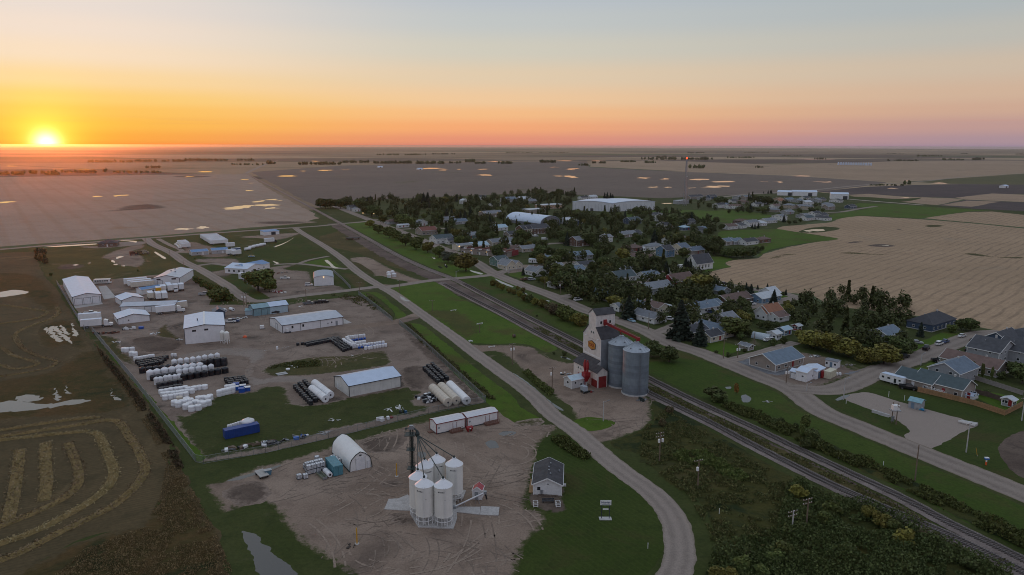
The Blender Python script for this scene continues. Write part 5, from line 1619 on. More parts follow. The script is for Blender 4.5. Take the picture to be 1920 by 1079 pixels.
def build_conveyor():
 a=EM@CONV_START
 e=Vector((s1.x,s1.y,zt1+1.1))
 mid2=Vector((s2.x,s2.y,0))
 root=thing('bin_conveyor','red sloping conveyor running from the elevator head house over both steel bins','conveyor',(s1.x,s1.y,0),0)
 o=Vector((s1.x,s1.y,0))
 A,B=a-o,e-o
 d=(B-A).normalized()
 B=B+d*.8
 part('trough',MB().beam(A,B,.75,.55),RED,root)
 part('walkway',MB().beam(A+Vector((.0,0,.45)),B+Vector((0,0,.45)),.5,.08),RUSTRED,root)
 part('drive_head',MB().box(B.x-.5,B.x+.5,B.y-.5,B.y+.5,B.z-.6,B.z+.55),RED,root)
 part('transfer_box',MB().box(A.x-.5,A.x+.7,A.y-.5,A.y+.5,A.z-.5,A.z+1.2),RED,root)
 for c,zz in((s2,zt1),(s1,zt1)):
  q=Vector((c.x,c.y,0))-o
  t=(q-A).dot(Vector((d.x,d.y,0)))/Vector((d.x,d.y,0)).length_squared
  top=A+d*t
  for s in(-.45,.45):
   part('trestle_leg',MB().tube((q.x+s,q.y,zz-.35),(top.x+s*.6,top.y,top.z-.2),.06,5),TRIM_DARK,root)
  part('spout',MB().tube((q.x,q.y,zz-.2),(top.x,top.y,top.z-.2),.16,8),RED,root)
 rl=MB()
 nrm=d.cross(Vector((0,0,1))).normalized()*.5
 rl.beam(A+nrm+Vector((0,0,1.2)),B+nrm+Vector((0,0,1.2)),.05)
 for i in range(9):
  p=A.lerp(B,i/8)+nrm
  rl.beam(p,p+Vector((0,0,1.2)),.05)
 part('handrail',rl,RUSTRED,root)
build_conveyor()
gable('elevator_office','small pale office with a blue-white tin roof beside the elevator drive shed','office',g('I',335,797),g('I',470,768),g('I',268,768),h=3.0,rise=1.0,ridge='x',wall=mat('office_siding',(.60,.60,.58),.6,0,.1,grime=.2),roof=mat('office_tin',(.52,.66,.72),.4,0,.1),over=.3,trim=TRIM_WHITE,op=[('window','f',-1.6,1.5,.8,.8),('window','f',.8,.7,.9,.7),('window','l',0,1.4,1.2,.9),('door','f',2.2,0,.9,2.0,DOOR_GREY)])
def junk(name,label,p,mats_,n,spread,size,rz=0,cat='scrap pile'):
 root=thing(name,label,cat,(p.x,p.y,gz(p.x,p.y)),rz)
 for i in range(n):
  x,y=random.uniform(-spread[0],spread[0]),random.uniform(-spread[1],spread[1])
  l,w,h=size[0]*random.uniform(.5,1.4),size[1]*random.uniform(.5,1.4),size[2]*random.uniform(.4,1.3)
  mb=MB()
  t=random.random()
  if t<.4:
   mb.beam((-l,0,h/2),(l,0,h/2+random.uniform(0,.25)),w*.5,h*.7)
  elif t<.7:
   mb.box(-l*.5,l*.5,-w,w,0,h)
  else:
   mb.tube((-l*.6,0,h*.5),(l*.6,0,h*.5),h*.5,9)
  part('scrap_piece',mb,random.choice(mats_),root,loc=(x,y,0),rz=random.random()*6)
 return root
junk('parts_pile','heap of grey metal fittings beside the elevator office',g('I',285,665),[STEEL,TRIM_WHITE,DARKSTEEL],8,(2,1),(.6,.4,.5))
junk('fan_unit','grey aeration fan and ducts at the foot of the nearest steel bin',g('I',935,900),[STEEL,GALV_ROOF,DARKSTEEL],7,(1.2,.8),(.7,.5,.9),cat='fan')
junk('fan_unit','grey aeration fan between the two steel bins',g('I',735,775),[STEEL,GALV_ROOF,DARKSTEEL],6,(1.0,.7),(.7,.5,.9),cat='fan')
junk('steel_scrap','scattered steel beams on the ground right of the nearest bin',g('I',1020,895),[STEEL,WOOD_POLE],8,(2.2,.7),(1.3,.25,.2))
fl=thing('loading_platform','small white steel hopper cart in front of the red cyclones','hopper cart',g('I',445,830),EA)
part('bin_box',MB().box(-1.2,1.2,-.7,.7,.9,2.4),GALV_ROOF,fl)
part('frame',MB().box(-1.2,1.2,-.65,.65,.55,.89),DARKSTEEL,fl)
for sx in(-.8,.8):
 for sy in(-.6,.6):
  add_wheel(fl,sx,sy,.3,.2)
junk('parts_pile','dark machinery parts at the drive shed corner',g('I',500,825),[DARKSTEEL,RUSTRED,STEEL],7,(1.6,.7),(.7,.4,.5))
# hopper bins
BINS=[]
def build_bins():
 spots=[(280,982),(452,990),(222,905),(283,795),(393,738),(552,775)]
 words=['front left of the six on the pad','front right of the six, nearest the auger','leftmost of the six, behind the front left one','rear left of the six, tucked behind the leftmost','tallest-looking at the back of the six','rear right of the six, standing on its own pad']
 marks=[True,True,False,True,True,True]
 proto=None
 for i,(x,y)in enumerate(spots):
  p=g('Q',x,y)
  root=thing('hopper_bin','white cone-topped hopper bin on legs, '+words[i],'grain bin',(p.x,p.y,.25),0,'white hopper bins on the concrete pad')
  r,zb,zc,zt=1.95,1.95,8.7,10.1
  part('hopper_cone',MB().lathe([(.3,.75),(r-.05,zb)],24,cap=False),BIN_WHITE,root,True)
  part('wall',MB().lathe([(r,zb),(r+.05,zb),(r+.05,zb+.12),(r,zb+.12),(r,zc-.05),(r+.06,zc-.05),(r+.06,zc)],32,cap=False),BIN_WHITE,root,True)
  rf=part('roof',MB().lathe([(r+.1,zc-.01),(.42,zt-.15),(.42,zt+.05),(.1,zt+.12)],32),BIN_ROOF,root,True)
  for k in range(10):
   a=2*math.pi*k/10+.2
   part('leg',MB().box((r-.1)*math.cos(a)-.055,(r-.1)*math.cos(a)+.055,(r-.1)*math.sin(a)-.055,(r-.1)*math.sin(a)+.055,0,zb+.1),TRIM_WHITE,root)
  part('leg_ring',MB().lathe([(r-.18,.9),(r-.02,.9),(r-.02,1.0),(r-.18,1.0),(r-.18,.9)],24,cap=False),TRIM_WHITE,root)
  la=-math.pi/2+(.25 if i!=0 else.05)
  cx,cy=(r+.1)*math.cos(la),(r+.1)*math.sin(la)
  lb=MB().box(cx-.22,cx-.17,cy-.05,cy,.4,zc+.3).box(cx+.17,cx+.22,cy-.05,cy,.4,zc+.3)
  for q in range(24):
   lb.box(cx-.17,cx+.17,cy-.04,cy-.01,.6+q*.35,.64+q*.35)
  part('ladder',lb,TRIM_WHITE,root)
  if marks[i]:
   ma={0:-2.25,1:-1.95,3:-1.2,4:-1.35,5:-1.85}[i]
   me=text_mesh('Meridian',.42,TRIM_DARK,.004,.012)
   for vv in me.vertices:
    t=ma+.25+vv.co.x/r
    rr=r+.012+vv.co.z
    vv.co=(rr*math.cos(t),rr*math.sin(t),zc-.85+vv.co.y)
   link('decal',me,root)
  part('gauge',MB().lathe([(.09,0),(.09,.04)],8,((r+.03)*math.cos(-1.3),(r+.03)*math.sin(-1.3),zc-2.6)),TRIM_DARK,root)
  BINS.append((p,zt+.35))
build_bins()
PAD=pts('Q',(140,905),(145,860),(380,640),(560,760),(575,945),(540,1046),(218,1030))
def slab(name,P,h,label=None):
 n=len(P)
 mb=MB().prism([(p.x,p.y)for p in P],'z',-.05,h)
 if sum(P[i].x*P[(i+1)%n].y-P[(i+1)%n].x*P[i].y for i in range(n))<0:
  mb.f=[tuple(reversed(f))for f in mb.f]
 return struct(name,mb.mesh(name,G_CONC))
slab('concrete_pad',PAD,.25)
slab('concrete_pad',pts('E',(865,845),(905,752),(990,748),(1075,712),(1105,735),(1100,858)),.16)
slab('concrete_pad',pts('E',(1490,822),(1730,824),(1722,893),(1490,868)),.18)
slab('concrete_pad',pts('E',(1735,818),(1902,826),(1892,902),(1726,894)),.2)
slab('concrete_pad',pts('E',(1420,740),(1480,690),(1600,675),(1572,756)),.22)
def build_leg():
 p=g('E',1120,566)
 H=top_h(p,797.5)
 root=thing('bucket_elevator','tall thin dark green bucket elevator leg with spouts feeding the white hopper bins','grain leg',(p.x,p.y,0),0)
 fr=MB()
 for sx in(-.2,.2):
  part('leg_casing',MB().box(sx-.10,sx+.10,-.10,.10,0,H-.9),DARKSTEEL,root)
 w=.5
 lat=MB()
 for sx in(-w,w):
  for sy in(-w,w):
   lat.beam((sx,sy,0),(sx,sy,H-1.2),.05)
 z=0
 k=0
 while z<H-2.6:
  for a,b in(((-w,-w),(w,-w)),((w,-w),(w,w)),((w,w),(-w,w)),((-w,w),(-w,-w))):
   c,d=(a,b)if k%2 else(b,a)
   lat.beam((c[0],c[1],z),(d[0],d[1],z+1.4),.03)
   lat.beam((a[0],a[1],z+1.4),(b[0],b[1],z+1.4),.03)
  z+=1.4
  k+=1
 part('lattice_tower',lat,DARKSTEEL,root)
 part('head_cover',MB().prism([(-.75,H-1.0),(.75,H-1.0),(.75,H-.5),(.45,H-.05),(-.45,H-.05),(-.75,H-.5)][::-1],'y',-.35,.35),STEEL,root)
 part('drive_motor',MB().tube((-.9,-.3,H-.8),(-1.5,-.3,H-.8),.22,8),DARKSTEEL,root)
 for zz,n in((H-2.3,1.5),(H-6.2,1.15),(H-11.0,1.15)):
  pl=MB().box(-n,n*.7,-n,n*.7,zz,zz+.08)
  o=part('platform',pl,DARKSTEEL,root)
  rl=MB()
  for a,b in(((-n,-n),(n*.7,-n)),((n*.7,-n),(n*.7,n*.7)),((n*.7,n*.7),(-n,n*.7)),((-n,n*.7),(-n,-n))):
   rl.beam((*a,zz+1.0),(*b,zz+1.0),.05)
   rl.beam((*a,zz),(*a,zz+1.0),.05)
  part('railing',rl,DARKSTEEL,o)
 part('ladder_cage',MB().box(-.2,.2,.85,.9,0,H-2.3),DARKSTEEL,root)
 D=Vector((1.5,-.5,H-2.0))
 part('distributor',MB().lathe([(.2,-.9),(.55,-.3),(.55,.1),(.25,.8)],12,D),DARKSTEEL,root)
 part('head_spout',MB().tube((.5,0,H-.7),D+Vector((0,0,.7)),.2,8),DARKSTEEL,root)
 for(bp,zt)in BINS:
  q=Vector((bp.x-p.x,bp.y-p.y,zt+.15))
  s=part('spout',MB().tube(D+Vector((0,0,-.3)),q,.115,8),DARKSTEEL,root)
  part('spout_end',MB().lathe([(.24,-.15),(.24,.2),(.13,.35)],10,q),DARKSTEEL,s)
 return root
build_leg()
def build_auger():
 a,b=g('E',1492,838),g('E',1772,770)
 root=thing('grain_auger','long silver auger tube sloping up from the bins to the red-roofed hut','auger',a,0)
 B=Vector((b.x-a.x,b.y-a.y,0))
 ztop=top_h(Vector((b.x,b.y,0)),780+690/4.795)
 e=B+Vector((0,0,ztop))
 part('tube',MB().tube((0,0,.5),e,.2,10),mat('bright_tin',(.62,.62,.62),.3,.7,.08),root)
 part('head',MB().box(e.x-.35,e.x+.35,e.y-.3,e.y+.3,e.z-.3,e.z+.35),STEEL,root)
 part('boot',MB().box(-.5,.5,-.4,.4,0,.7),STEEL,root)
 part('drop_spout',MB().tube(e,e+Vector((.4,-.1,-1.6)),.18,8),RUBBER,root)
 for t in(.3,.75):
  m=Vector((0,0,.5)).lerp(e,t)
  for s in(-.5,.5):
   part('strut',MB().tube((m.x+s,m.y-.2,0),m,.05,5),STEEL,root)
 h=gable('scale_hut','tiny white hut with a red roof by the bin pad','hut',g('E',1662,752),g('E',1742,758),depth=2.3,h=2.3,rise=.8,ridge='y',roof=mat('red_tin',(.36,.05,.06),.5,0,.15),over=.15,trim=TRIM_WHITE,op=[('door','f',-.2,0,.8,1.9,DOOR_GREY)])
build_auger()
def yellow_post(u,v,vt,label):
 p=gp(u,v)
 h=top_h(p,vt)
 root=thing('guard_post',label,'post',(p.x,p.y,0),0)
 part('post',MB().tube((0,0,0),(0,0,h),.14,10),YELLOW,root)
 part('cap',MB().lathe([(.15,h),(.12,h+.1),(.02,h+.14)],10),YELLOW,root)
 part('footing',MB().lathe([(.5,0),(.45,.1)],8),CONC,root)
yellow_post(744,893.5,870,'tall yellow post left of the bucket elevator leg')
yellow_post(669.5,1020,991,'tall yellow post standing in the open gravel at the bottom')
junk('gravel_heap','small dark heap of clods around the front yellow post',gp(664,1024),[mat('clod',(.06,.048,.04),.9)],9,(1.4,.9),(.4,.3,.18),cat='dirt pile')
# office, sign, trailers, tent barn and stock in the bin yard
SIDING=mat('white_siding',(.74,.74,.72),.6,0,.07,.8,grime=.12,rib=('Z',12.0,.3))
o_=gable('farm_office','white office with a dark shingled roof beside the lawn','office',g('H',505,533),g('H',695,541),depth=11.0,h=2.7,rise=1.5,ridge='y',wall=SIDING,roof=SHINGLE,over=.35,trim=TRIM_WHITE,op=[('window','f',.1,2.6,.5,.35),('window','f',-2.0,1.1,.9,1.0),('door','l',-3.0,0,.95,2.05),('window','l',1.0,1.1,1.3,1.0),('window','r',-2.0,1.1,1.3,1.0),('window','r',2.0,1.1,1.3,1.0)])
ridge_vents(o_,[(.6,-3,3.9),(.2,-1.6,4.1),(.15,.2,4.1),(.5,2.5,3.95),(2.6,.5,3.1)],.12,.35)
for lx,w in((-4.1,.9),):
 part('deck',MB().box(-4.4,-3.45,-5.0,2.0,.05,.3),WOOD_FENCE,o_)
part('step',MB().box(3.5,4.3,-.8,.4,.0,.3),CONC,o_)
part('gas_meter',MB().box(-1.6,-1.1,-5.9,-5.52,.4,1.3),STEEL,o_)
part('shrub_bed',MB().box(-2.2,2.4,-6.2,-5.55,0,.2),G_MUD,o_)
for i,(x,lab)in enumerate(((520,'white cube planter left of the dark bench by the office'),(672,'white cube planter right of the dark bench by the office'))):
 p=g('H',x,612)
 r_=thing('planter_box',lab,'planter',(p.x,p.y,0),R(4))
 fb=MB()
 for sx in(-.45,.45):
  for sy in(-.45,.45):
   fb.box(sx-.08,sx+.08,sy-.08,sy+.08,0,1.15)
 part('post',fb,TRIM_WHITE,r_)
 for z in(.15,.55,.95):
  part('rail',MB().box(-.55,.55,-.56,-.531,z,z+.16).box(-.55,.55,.531,.56,z,z+.16).box(-.56,-.531,-.53,.53,z,z+.16).box(.531,.56,-.53,.53,z,z+.16),TRIM_WHITE,r_)
 part('soil',MB().box(-.36,.36,-.36,.36,.1,.9),G_MUD,r_)
p=g('H',605,588)
r_=thing('bench','long dark bench between the two white planters','bench',(p.x,p.y,0),R(2))
part('seat',MB().box(-1.4,1.4,-.25,.25,.42,.5),TRIM_DARK,r_)
part('backrest',MB().box(-1.4,1.4,.26,.34,.6,.95),TRIM_DARK,r_)
for sx in(-1.2,1.2):
 part('leg',MB().box(sx-.06,sx+.06,-.2,.3,0,.42),TRIM_DARK,r_)
p=g('H',992,698)
zt=top_h(p,780+570/3.609)
r_=thing('lawn_sign','white business sign on two dark posts over a concrete base on the lawn','sign',(p.x,p.y,0),0)
part('base',MB().box(-1.35,1.35,-.65,.65,0,.18),CONC,r_)
for sx in(-.85,.85):
 part('post',MB().box(sx-.07,sx+.07,-.07,.07,.18,zt-.1),TRIM_DARK,r_)
bd=part('sign_board',MB().box(-1.2,1.2,-.14,-.075,zt-1.15,zt),TRIM_WHITE,r_)
part('lower_board',MB().box(-.62,.62,-.14,-.075,zt-2.25,zt-1.95),TRIM_WHITE,r_)
def sign_text(s,size,loc,par,m,rot=(math.pi/2,0,0),ext=.008):
 o=link('lettering',text_mesh(s,size,m,ext,.012*size),par,loc)
 o.rotation_euler=rot
 return o
NAVY=mat('navy_letter',(.02,.05,.16),.5)
sign_text('Nutrien',.62,(0,-.155,zt-.52),bd,NAVY)
part('underline',MB().box(-.9,.9,-.15,-.142,zt-.97,zt-.90),NAVY,bd)
TR_RED=mat('trim_red',(.20,.03,.03),.5,0,.15)
for i,(A,B,C,lab)in enumerate(((('D',1337,1030),('D',1592,975),('D',1267,985),'left of two white red-trimmed site trailers beside the gravel yard'),(('D',1612,972),('D',1886,912),('D',1550,930),'right of two white red-trimmed site trailers, nearest the lawn verge'))):
 q=gable('site_trailer',lab,'site trailer',g(*A),g(*B),g(*C),h=3.0,rise=.55,ridge='x',wall=mat('panel_white',(.76,.75,.73),.5,0,.06,.6,grime=.15),roof=mat('trailer_roof',(.66,.66,.68),.45,0,.08,grime=.15),over=.12,trim=TR_RED,op=[('door','f',1.2 if i==0 else 1.6,.35,1.0,2.05),('door','l',0,.35,.9,2.0)])
 L,W=q['L'],q['W']
 part('door_frame',MB().box(.55 if i==0 else.95,.62 if i==0 else 1.02,-W/2-.08,-W/2-.01,.3,2.45).box(1.78 if i==0 else 2.18,1.85 if i==0 else 2.25,-W/2-.08,-W/2-.01,.3,2.45),TR_RED,q)
 part('skirting',MB().box(-L/2-.03,L/2+.03,-W/2-.03,W/2+.03,-.1,.28),TRIM_DARK,q)
 part('emblem',MB().prism([(-L*.42+.35*math.cos(t*.785),1.75+.3*math.sin(t*.785))for t in range(8)],'y',-W/2-.03,-W/2-.004),mat('emblem_grey',(.25,.32,.34),.6),q)
 dk=part('deck',MB().box(.2 if i else-.8,4.6 if i else 3.0,-W/2-1.9,-W/2-.1,.45,.6),mat('deck_brown',(.17,.085,.06),.8,0,.2),q)
 dm=MATS['deck_brown']
 rb_=MB()
 xs=[(.2 if i else-.8)+k*.73 for k in range(7 if i else 6)]
 for xx in xs:
  rb_.box(xx,xx+.08,-W/2-1.9,-W/2-1.82,.6,1.5)
 rb_.box(xs[0],xs[-1],-W/2-1.9,-W/2-1.82,1.42,1.52)
 part('deck_railing',rb_,dm,dk)
 part('deck_skirt',MB().box((.2 if i else-.8)+.05,(4.6 if i else 3.0)-.05,-W/2-1.86,-W/2-.15,0,.44),dm,dk)
 part('steps',MB().box(-L/2-1.6,-L/2-.1,-.6,.6,0,.3),dm,q)if i==0 else None
p=g('D',1632,1003)
r_=thing('fuel_drum','bright red drum tank between the two site trailers','fuel tank',(p.x,p.y,gz(p.x,p.y)),R(30))
part('shell',MB().tube((-.9,0,1.0),(.9,0,1.0),.6,14),RED,r_,True)
part('cradle',MB().box(-.6,-.45,-.45,.45,0,.6).box(.45,.6,-.45,.45,0,.6),RED,r_)
part('label_plate',MB().box(-.25,.25,-.63,-.6,.85,1.2),TRIM_WHITE,r_)
def fabric_barn():
 fl_,fr_=g('E',555,508),g('E',755,460)
 bl_=g('E',392,335)
 c,ang,W,L=foot(fl_,fr_,bl_)
 root=thing('fabric_barn','white fabric-covered barn with dark green edging','barn',c,ang)
 x,y=W/2,L/2
 prof=[(-x,0),(-x*.93,2.2),(-x*.80,3.1),(-x*.42,4.15),(0,4.75),(x*.42,4.15),(x*.80,3.1),(x*.93,2.2),(x,0)]
 fab=mat('barn_fabric',(.80,.80,.78),.6,0,.05,.4,grime=.10)
 vs=[(px_,yy,pz)for yy in(-y,-y*.34,y*.34,y)for(px_,pz)in prof]
 n=len(prof)
 fs=[(j*n+i,j*n+i+1,(j+1)*n+i+1,(j+1)*n+i)for j in range(3)for i in range(n-1)]
 part('cover',MB().add(vs,[tuple(reversed(f))for f in fs]),fab,root,True)
 for s in(-1,1):
  e=MB().prism(prof if s>0 else prof[::-1],'y',s*(y-.05),s*(y-.10))
  part('end_wall',e,fab,root)
  tr=MB()
  for i in range(n-1):
   a,b=prof[i],prof[i+1]
   tr.beam((a[0],s*(y+.02),a[1]),(b[0],s*(y+.02),b[1]),.16,.16)
  part('edge_band',tr,DARKSTEEL,root)
 part('big_door',MB().box(-x*.42,x*.40,-y-.02,-y+.04,.02,3.2),DOOR_WHITE,root)
 part('small_door',MB().box(x*.58,x*.83,-y-.02,-y+.04,.02,2.0),DOOR_WHITE,root)
 fr=MB()
 fr.box(-x*.42-.05,-x*.42,-y-.04,-y-.021,.02,3.25).box(x*.40,x*.40+.05,-y-.04,-y-.021,.02,3.25).box(x*.56,x*.58,-y-.04,-y-.021,.02,2.05).box(x*.83,x*.85,-y-.04,-y-.021,.02,2.05)
 part('door_frame',fr,STEEL,root)
 part('vent',MB().box(-.3,.3,-y-.03,-y+.02,3.7,4.0),TRIM_DARK,root)
 for s in(-1,1):
  part('base_rail',MB().box(s*x-.12,s*x+.12,-y,y,0,.25),DARKSTEEL,root)
fabric_barn()
def sea_can(A,B,C,col,label,h=2.6,name='shipping_container'):
 c,ang,L,W=foot(A,B,C)
 root=thing(name,label,'container',(c.x,c.y,gz(c.x,c.y)),ang)
 x,y=L/2,W/2
 part('box',MB().box(-x,x,-y,y,.08,h),col,root)
 rb=MB()
 k=int(L/.45)
 for i in range(k):
  xx=-x+.2+i*(L-.4)/max(1,k-1)
  rb.box(xx-.08,xx+.08,-y-.04,-y-.001,.25,h-.15).box(xx-.08,xx+.08,y+.001,y+.04,.25,h-.15)
 part('side_rib',rb,col,root)
 part('roof_sheet',MB().box(-x,x,-y,y,h+.001,h+.05),col,root)
 for s in(-1,1):
  part('door',MB().box(-x-.06,-x-.001,min(0,s*y)+.04,max(0,s*y)-.04,.15,h-.08),col,root)
 return root
TEAL=mat('teal_container',(.085,.24,.29),.5,0,.15,.7,grime=.25)
sea_can(g('E',412,550),g('E',474,532),None or g('E',285,400),TEAL,'teal blue shipping container beside the fabric barn',2.6)if False else None
c0=foot(g('E',412,550),g('E',280,392),depth=-2.4)
A_,B_=g('E',412,550),g('E',283,398)
t_=(B_-A_).normalized()
sea_can(A_,A_+t_*6.4,A_+Vector((t_.y,-t_.x,0))*2.4,TEAL,'teal blue shipping container beside the white fabric barn',2.6)
BLUEC=mat('blue_container',(.015,.055,.24),.5,0,.15,.7,grime=.2)
A_,B_=g('C',1070,1080),g('C',1378,1012)
t_=(B_-A_).normalized()
sea_can(A_,B_,A_+Vector((-t_.y,t_.x,0))*2.4,BLUEC,'long dark blue shipping container on the yard grass',2.5)
p=g('C',1275,990)
tank(p,3.6,3.4,'w','dome','big white tank standing behind the dark blue container',None)
for k in range(6):
 p=g('C',1100+k*22,1030-k*7)
 tank(p,.75,1.2,'w','drum','small white drum behind the left end of the dark blue container','white drums behind the blue container',z=1.6)
TOTE_W=mat('tote_white',(.74,.75,.76),.5,0,.08,1,objrand=.08)
def tote(p,z,rz,label,group):
 root=thing('caged_tote',label,'tote',(p.x,p.y,gz(p.x,p.y)+z),rz,group)
 part('bottle',MB().box(-.5,.5,-.5,.5,.16,1.12),TOTE_W,root)
 cg=MB()
 for q in(-.52,-.18,.18,.52):
  for s in(-.53,.53):
   cg.box(q-.02,q+.02,s-.02,s+.02,.14,1.16).box(s-.02,s+.02,q-.02,q+.02,.14,1.16)
 for z_ in(.45,.85,1.14):
  cg.box(-.54,.54,-.55,-.53,z_-.02,z_+.02).box(-.54,.54,.53,.55,z_-.02,z_+.02).box(-.55,-.53,-.54,.54,z_-.02,z_+.02).box(.53,.55,-.54,.54,z_-.02,z_+.02)
 part('cage',cg,STEEL,root)
 part('pallet',MB().box(-.55,.55,-.55,.55,0,.13),TRIM_DARK,root)
 part('cap',MB().lathe([(.12,1.12),(.12,1.18)],8),TRIM_DARK,root)
ta=R(35)
a0=g('E',190,522)
ux,uy=Vector((math.cos(ta),math.sin(ta),0)),Vector((-math.sin(ta),math.cos(ta),0))
for row in range(3):
 for i in range(4):
  for lv in range(2 if row<2 else 1):
   q=a0+ux*(i*1.15+.2*row)+uy*row*1.75
   tote(q,lv*1.17,ta,'white caged tote in the stacked rows left of the teal container','white totes stacked by the teal container')
tote(g('E',101,566),0,ta,'left of two lone white totes in front of the tote stack',None)
tote(g('E',157,562),0,ta,'right of two lone white totes in front of the tote stack',None)
for i,(x,y)in enumerate(((262,400),(405,395),(430,410),(455,425))):
 tote(g('E',x,y),0,R(125),'white caged tote behind the teal container','white totes behind the teal container')
q=lying_tank(g('E',358,535),R(-55),3.2,1.35,3,PLASTIC_W,'short white tank lying in front of the teal container')
p=g('E',305,550)
r_=thing('livestock_trough','narrow grey trough lying left of the short white tank','trough',(p.x,p.y,gz(p.x,p.y)),R(-52))
part('bed',MB().prism([(-.5,0),(.5,0),(.6,.7),(.52,.7),(.45,.08),(-.45,.08),(-.52,.7),(-.6,.7)],'x',-2.0,2.0),mat('drab',(.20,.22,.16),.7),r_)
part('end_plate',MB().box(1.95,2.0,-.55,.55,0,.7).box(-2.0,-1.95,-.55,.55,0,.7),STEEL,r_)
junk('parts_pile','grey metal fittings between totes and teal container',g('E',285,490),[STEEL,GALV_ROOF,TRIM_DARK],7,(1.2,1.0),(.6,.4,.6))
p=gp(491,893)
r_=thing('flat_wagon','pale flat-deck wagon standing by the roadside ditch','wagon',(p.x,p.y,gz(p.x,p.y)),R(-52))
part('deck',MB().box(-2.2,2.2,-1.1,1.1,.7,.85),mat('grey_plank',(.42,.40,.37),.8,0,.15),r_)
part('frame',MB().box(-2.1,2.1,-.5,.5,.5,.69),TRIM_DARK,r_)
for sx in(-1.4,1.4):
 for sy in(-.95,.95):
  add_wheel(r_,sx,sy,.34,.22)
p=g('AC',415,440)
r_=thing('blue_bin','small blue metal bin beside the flat wagon','bin',(p.x,p.y,gz(p.x,p.y)),R(30))
part('box',MB().prism([(-.6,0),(.6,0),(.85,1.2),(-.85,1.2)][::-1],'y',-.6,.6),mat('faded_blue',(.09,.20,.27),.55,0,.15),r_)
part('rim',MB().box(-.9,.9,-.65,.65,1.201,1.27),STEEL,r_)
junk('scrap_row','long row of discarded tanks, pipes and frames along the fence',g('AC',300,262),[PLASTIC_W,STEEL,TRIM_DARK,WOOD_POLE],16,(6,1.0),(1.3,.45,.7),R(35))
junk('scrap_row','heap of white and blue plastic offcuts and pipes along the fence',g('AC',520,225),[PLASTIC_W,STEEL,PLASTIC_B,TRIM_DARK,PLASTIC_K],24,(6.5,1.2),(1.2,.5,.7),R(35))
junk('pipe_rack','rack of white pipes lying in the yard grass',g('AC',770,175),[TRIM_WHITE,STEEL],7,(1.2,.8),(1.9,.12,.15),R(35),'pipe rack')
junk('pipe_rack','long white frames and pipes left of the fence bend',g('D',960,800),[TRIM_WHITE,STEEL,TRIM_WHITE],11,(2.6,1.4),(2.2,.14,.2),R(35),'pipe rack')
junk('blue_scrap','blue drums beside the long white frames',g('D',1040,835),[mat('drum_blue',(.02,.10,.20),.5),DARKSTEEL],6,(1.1,.6),(.5,.4,.9),0)
junk('broken_tank','crumpled white plastic tanks with a red frame by the frames',g('D',880,895),[PLASTIC_W,PLASTIC_W,RED],7,(2.4,.6),(.8,.6,1.0),R(35))
junk('litter','scattered white boards lying in the yard grass',g('D',410,905),[TRIM_WHITE],8,(1.6,.9),(.7,.15,.1),0)
# industrial yard: sheds
WS=WHITE_STEEL
gable('machine_shed','long white steel shed with three overhead doors inside the west fence','shed',g('A',660,735),g('A',915,708),g('A',556,566),h=4.3,rise=1.3,ridge='y',roof=WHITE_ROOF,trim=TRIM_DARK,op=[('overhead_door','f',-3.9,0,3.3,3.3),('overhead_door','f',0,0,3.0,3.3),('overhead_door','f',3.9,0,3.2,3.5),('door','l',-20,0,1,2.1,DOOR_GREY),('door','r',24,0,1,2.1,DOOR_GREY)])
q=gable('plant_building','wide pale plant building with a shallow grey roof and dark front windows','plant',g('AD',487,890),g('AD',893,880),g('AD',282,762),h=4.6,rise=1.6,ridge='y',roof=GREY_ROOF,trim=TRIM_DARK,op=[('overhead_door','f',-3.6,0,2.6,3.2),('window','f',-4.3,3.6,2.2,.7,TRIM_DARK),('window','f',4.0,3.7,2.4,.8,TRIM_DARK),('door','f',1.0,0,1.0,2.1,DOOR_GREY)])
ridge_vents(q,[(-2,2,5.6),(-1.5,8,5.7),(1.5,-2,5.6)],.35,.8)
part('wall_lamp',MB().box(q['L']*.31,q['L']*.31+.3,-q['W']/2-.3,-q['W']/2-.02,4.6,4.9),TRIM_WHITE,q)
gable('site_office','small blue-roofed white office in front of the plant building','office',g('AD',300,1022),g('AD',612,972),depth=5.5,h=2.7,rise=.8,ridge='x',roof=BLUE_ROOF,trim=TRIM_WHITE,op=[('door','f',-.8,0,.9,2.0,DOOR_GREY),('window','f',.8,1.1,1.0,.8)])
gable('storage_shed','low white shed with a hipped-looking pale roof behind the long white building','shed',g('A',1098,742),g('A',1300,716),depth=13,h=3.0,rise=1.4,ridge='y',roof=WHITE_ROOF,trim=TRIM_DARK,op=[('door','f',-1,0,1,2.1)])
gable('workshop','long low white workshop with a grey-blue roof and vent pipe','workshop',g('A',1086,806),g('A',1578,786),depth=10,h=3.3,rise=1.0,ridge='x',roof=GREY_ROOF,trim=TRIM_DARK,op=[('door','f',4,0,1,2.1),('window','f',6.5,1.4,1.0,.9),('overhead_door','f',0,0,3.0,2.8)])
gable('storage_shed','squat white shed with a broad gable facing the fence corner','shed',g('A',1062,907),g('A',1350,872),g('A',1022,858),h=2.6,rise=1.5,ridge='y',roof=WHITE_ROOF,trim=TRIM_DARK,op=[('door','f',-4.5,0,.9,2.0),('window','f',-2.2,1.2,.7,.6)])
q=gable('moulding_plant','tallest white metal-clad building with two small high windows','plant',g('C',707,222),g('C',1070,188),g('C',556,108),h=6.6,rise=1.0,ridge='y',roof=WHITE_ROOF,trim=TRIM_DARK,op=[('window','f',-4.0,5.0,1.5,.75,TRIM_DARK),('window','f',.6,5.1,1.5,.75,TRIM_DARK),('door','l',4,0,1.0,2.1,DOOR_GREY)])
part('ridge_skylight',MB().box(-.35,.35,-q['W']/2-.2,q['W']/2+.2,7.62,7.85),TRIM_WHITE,q)
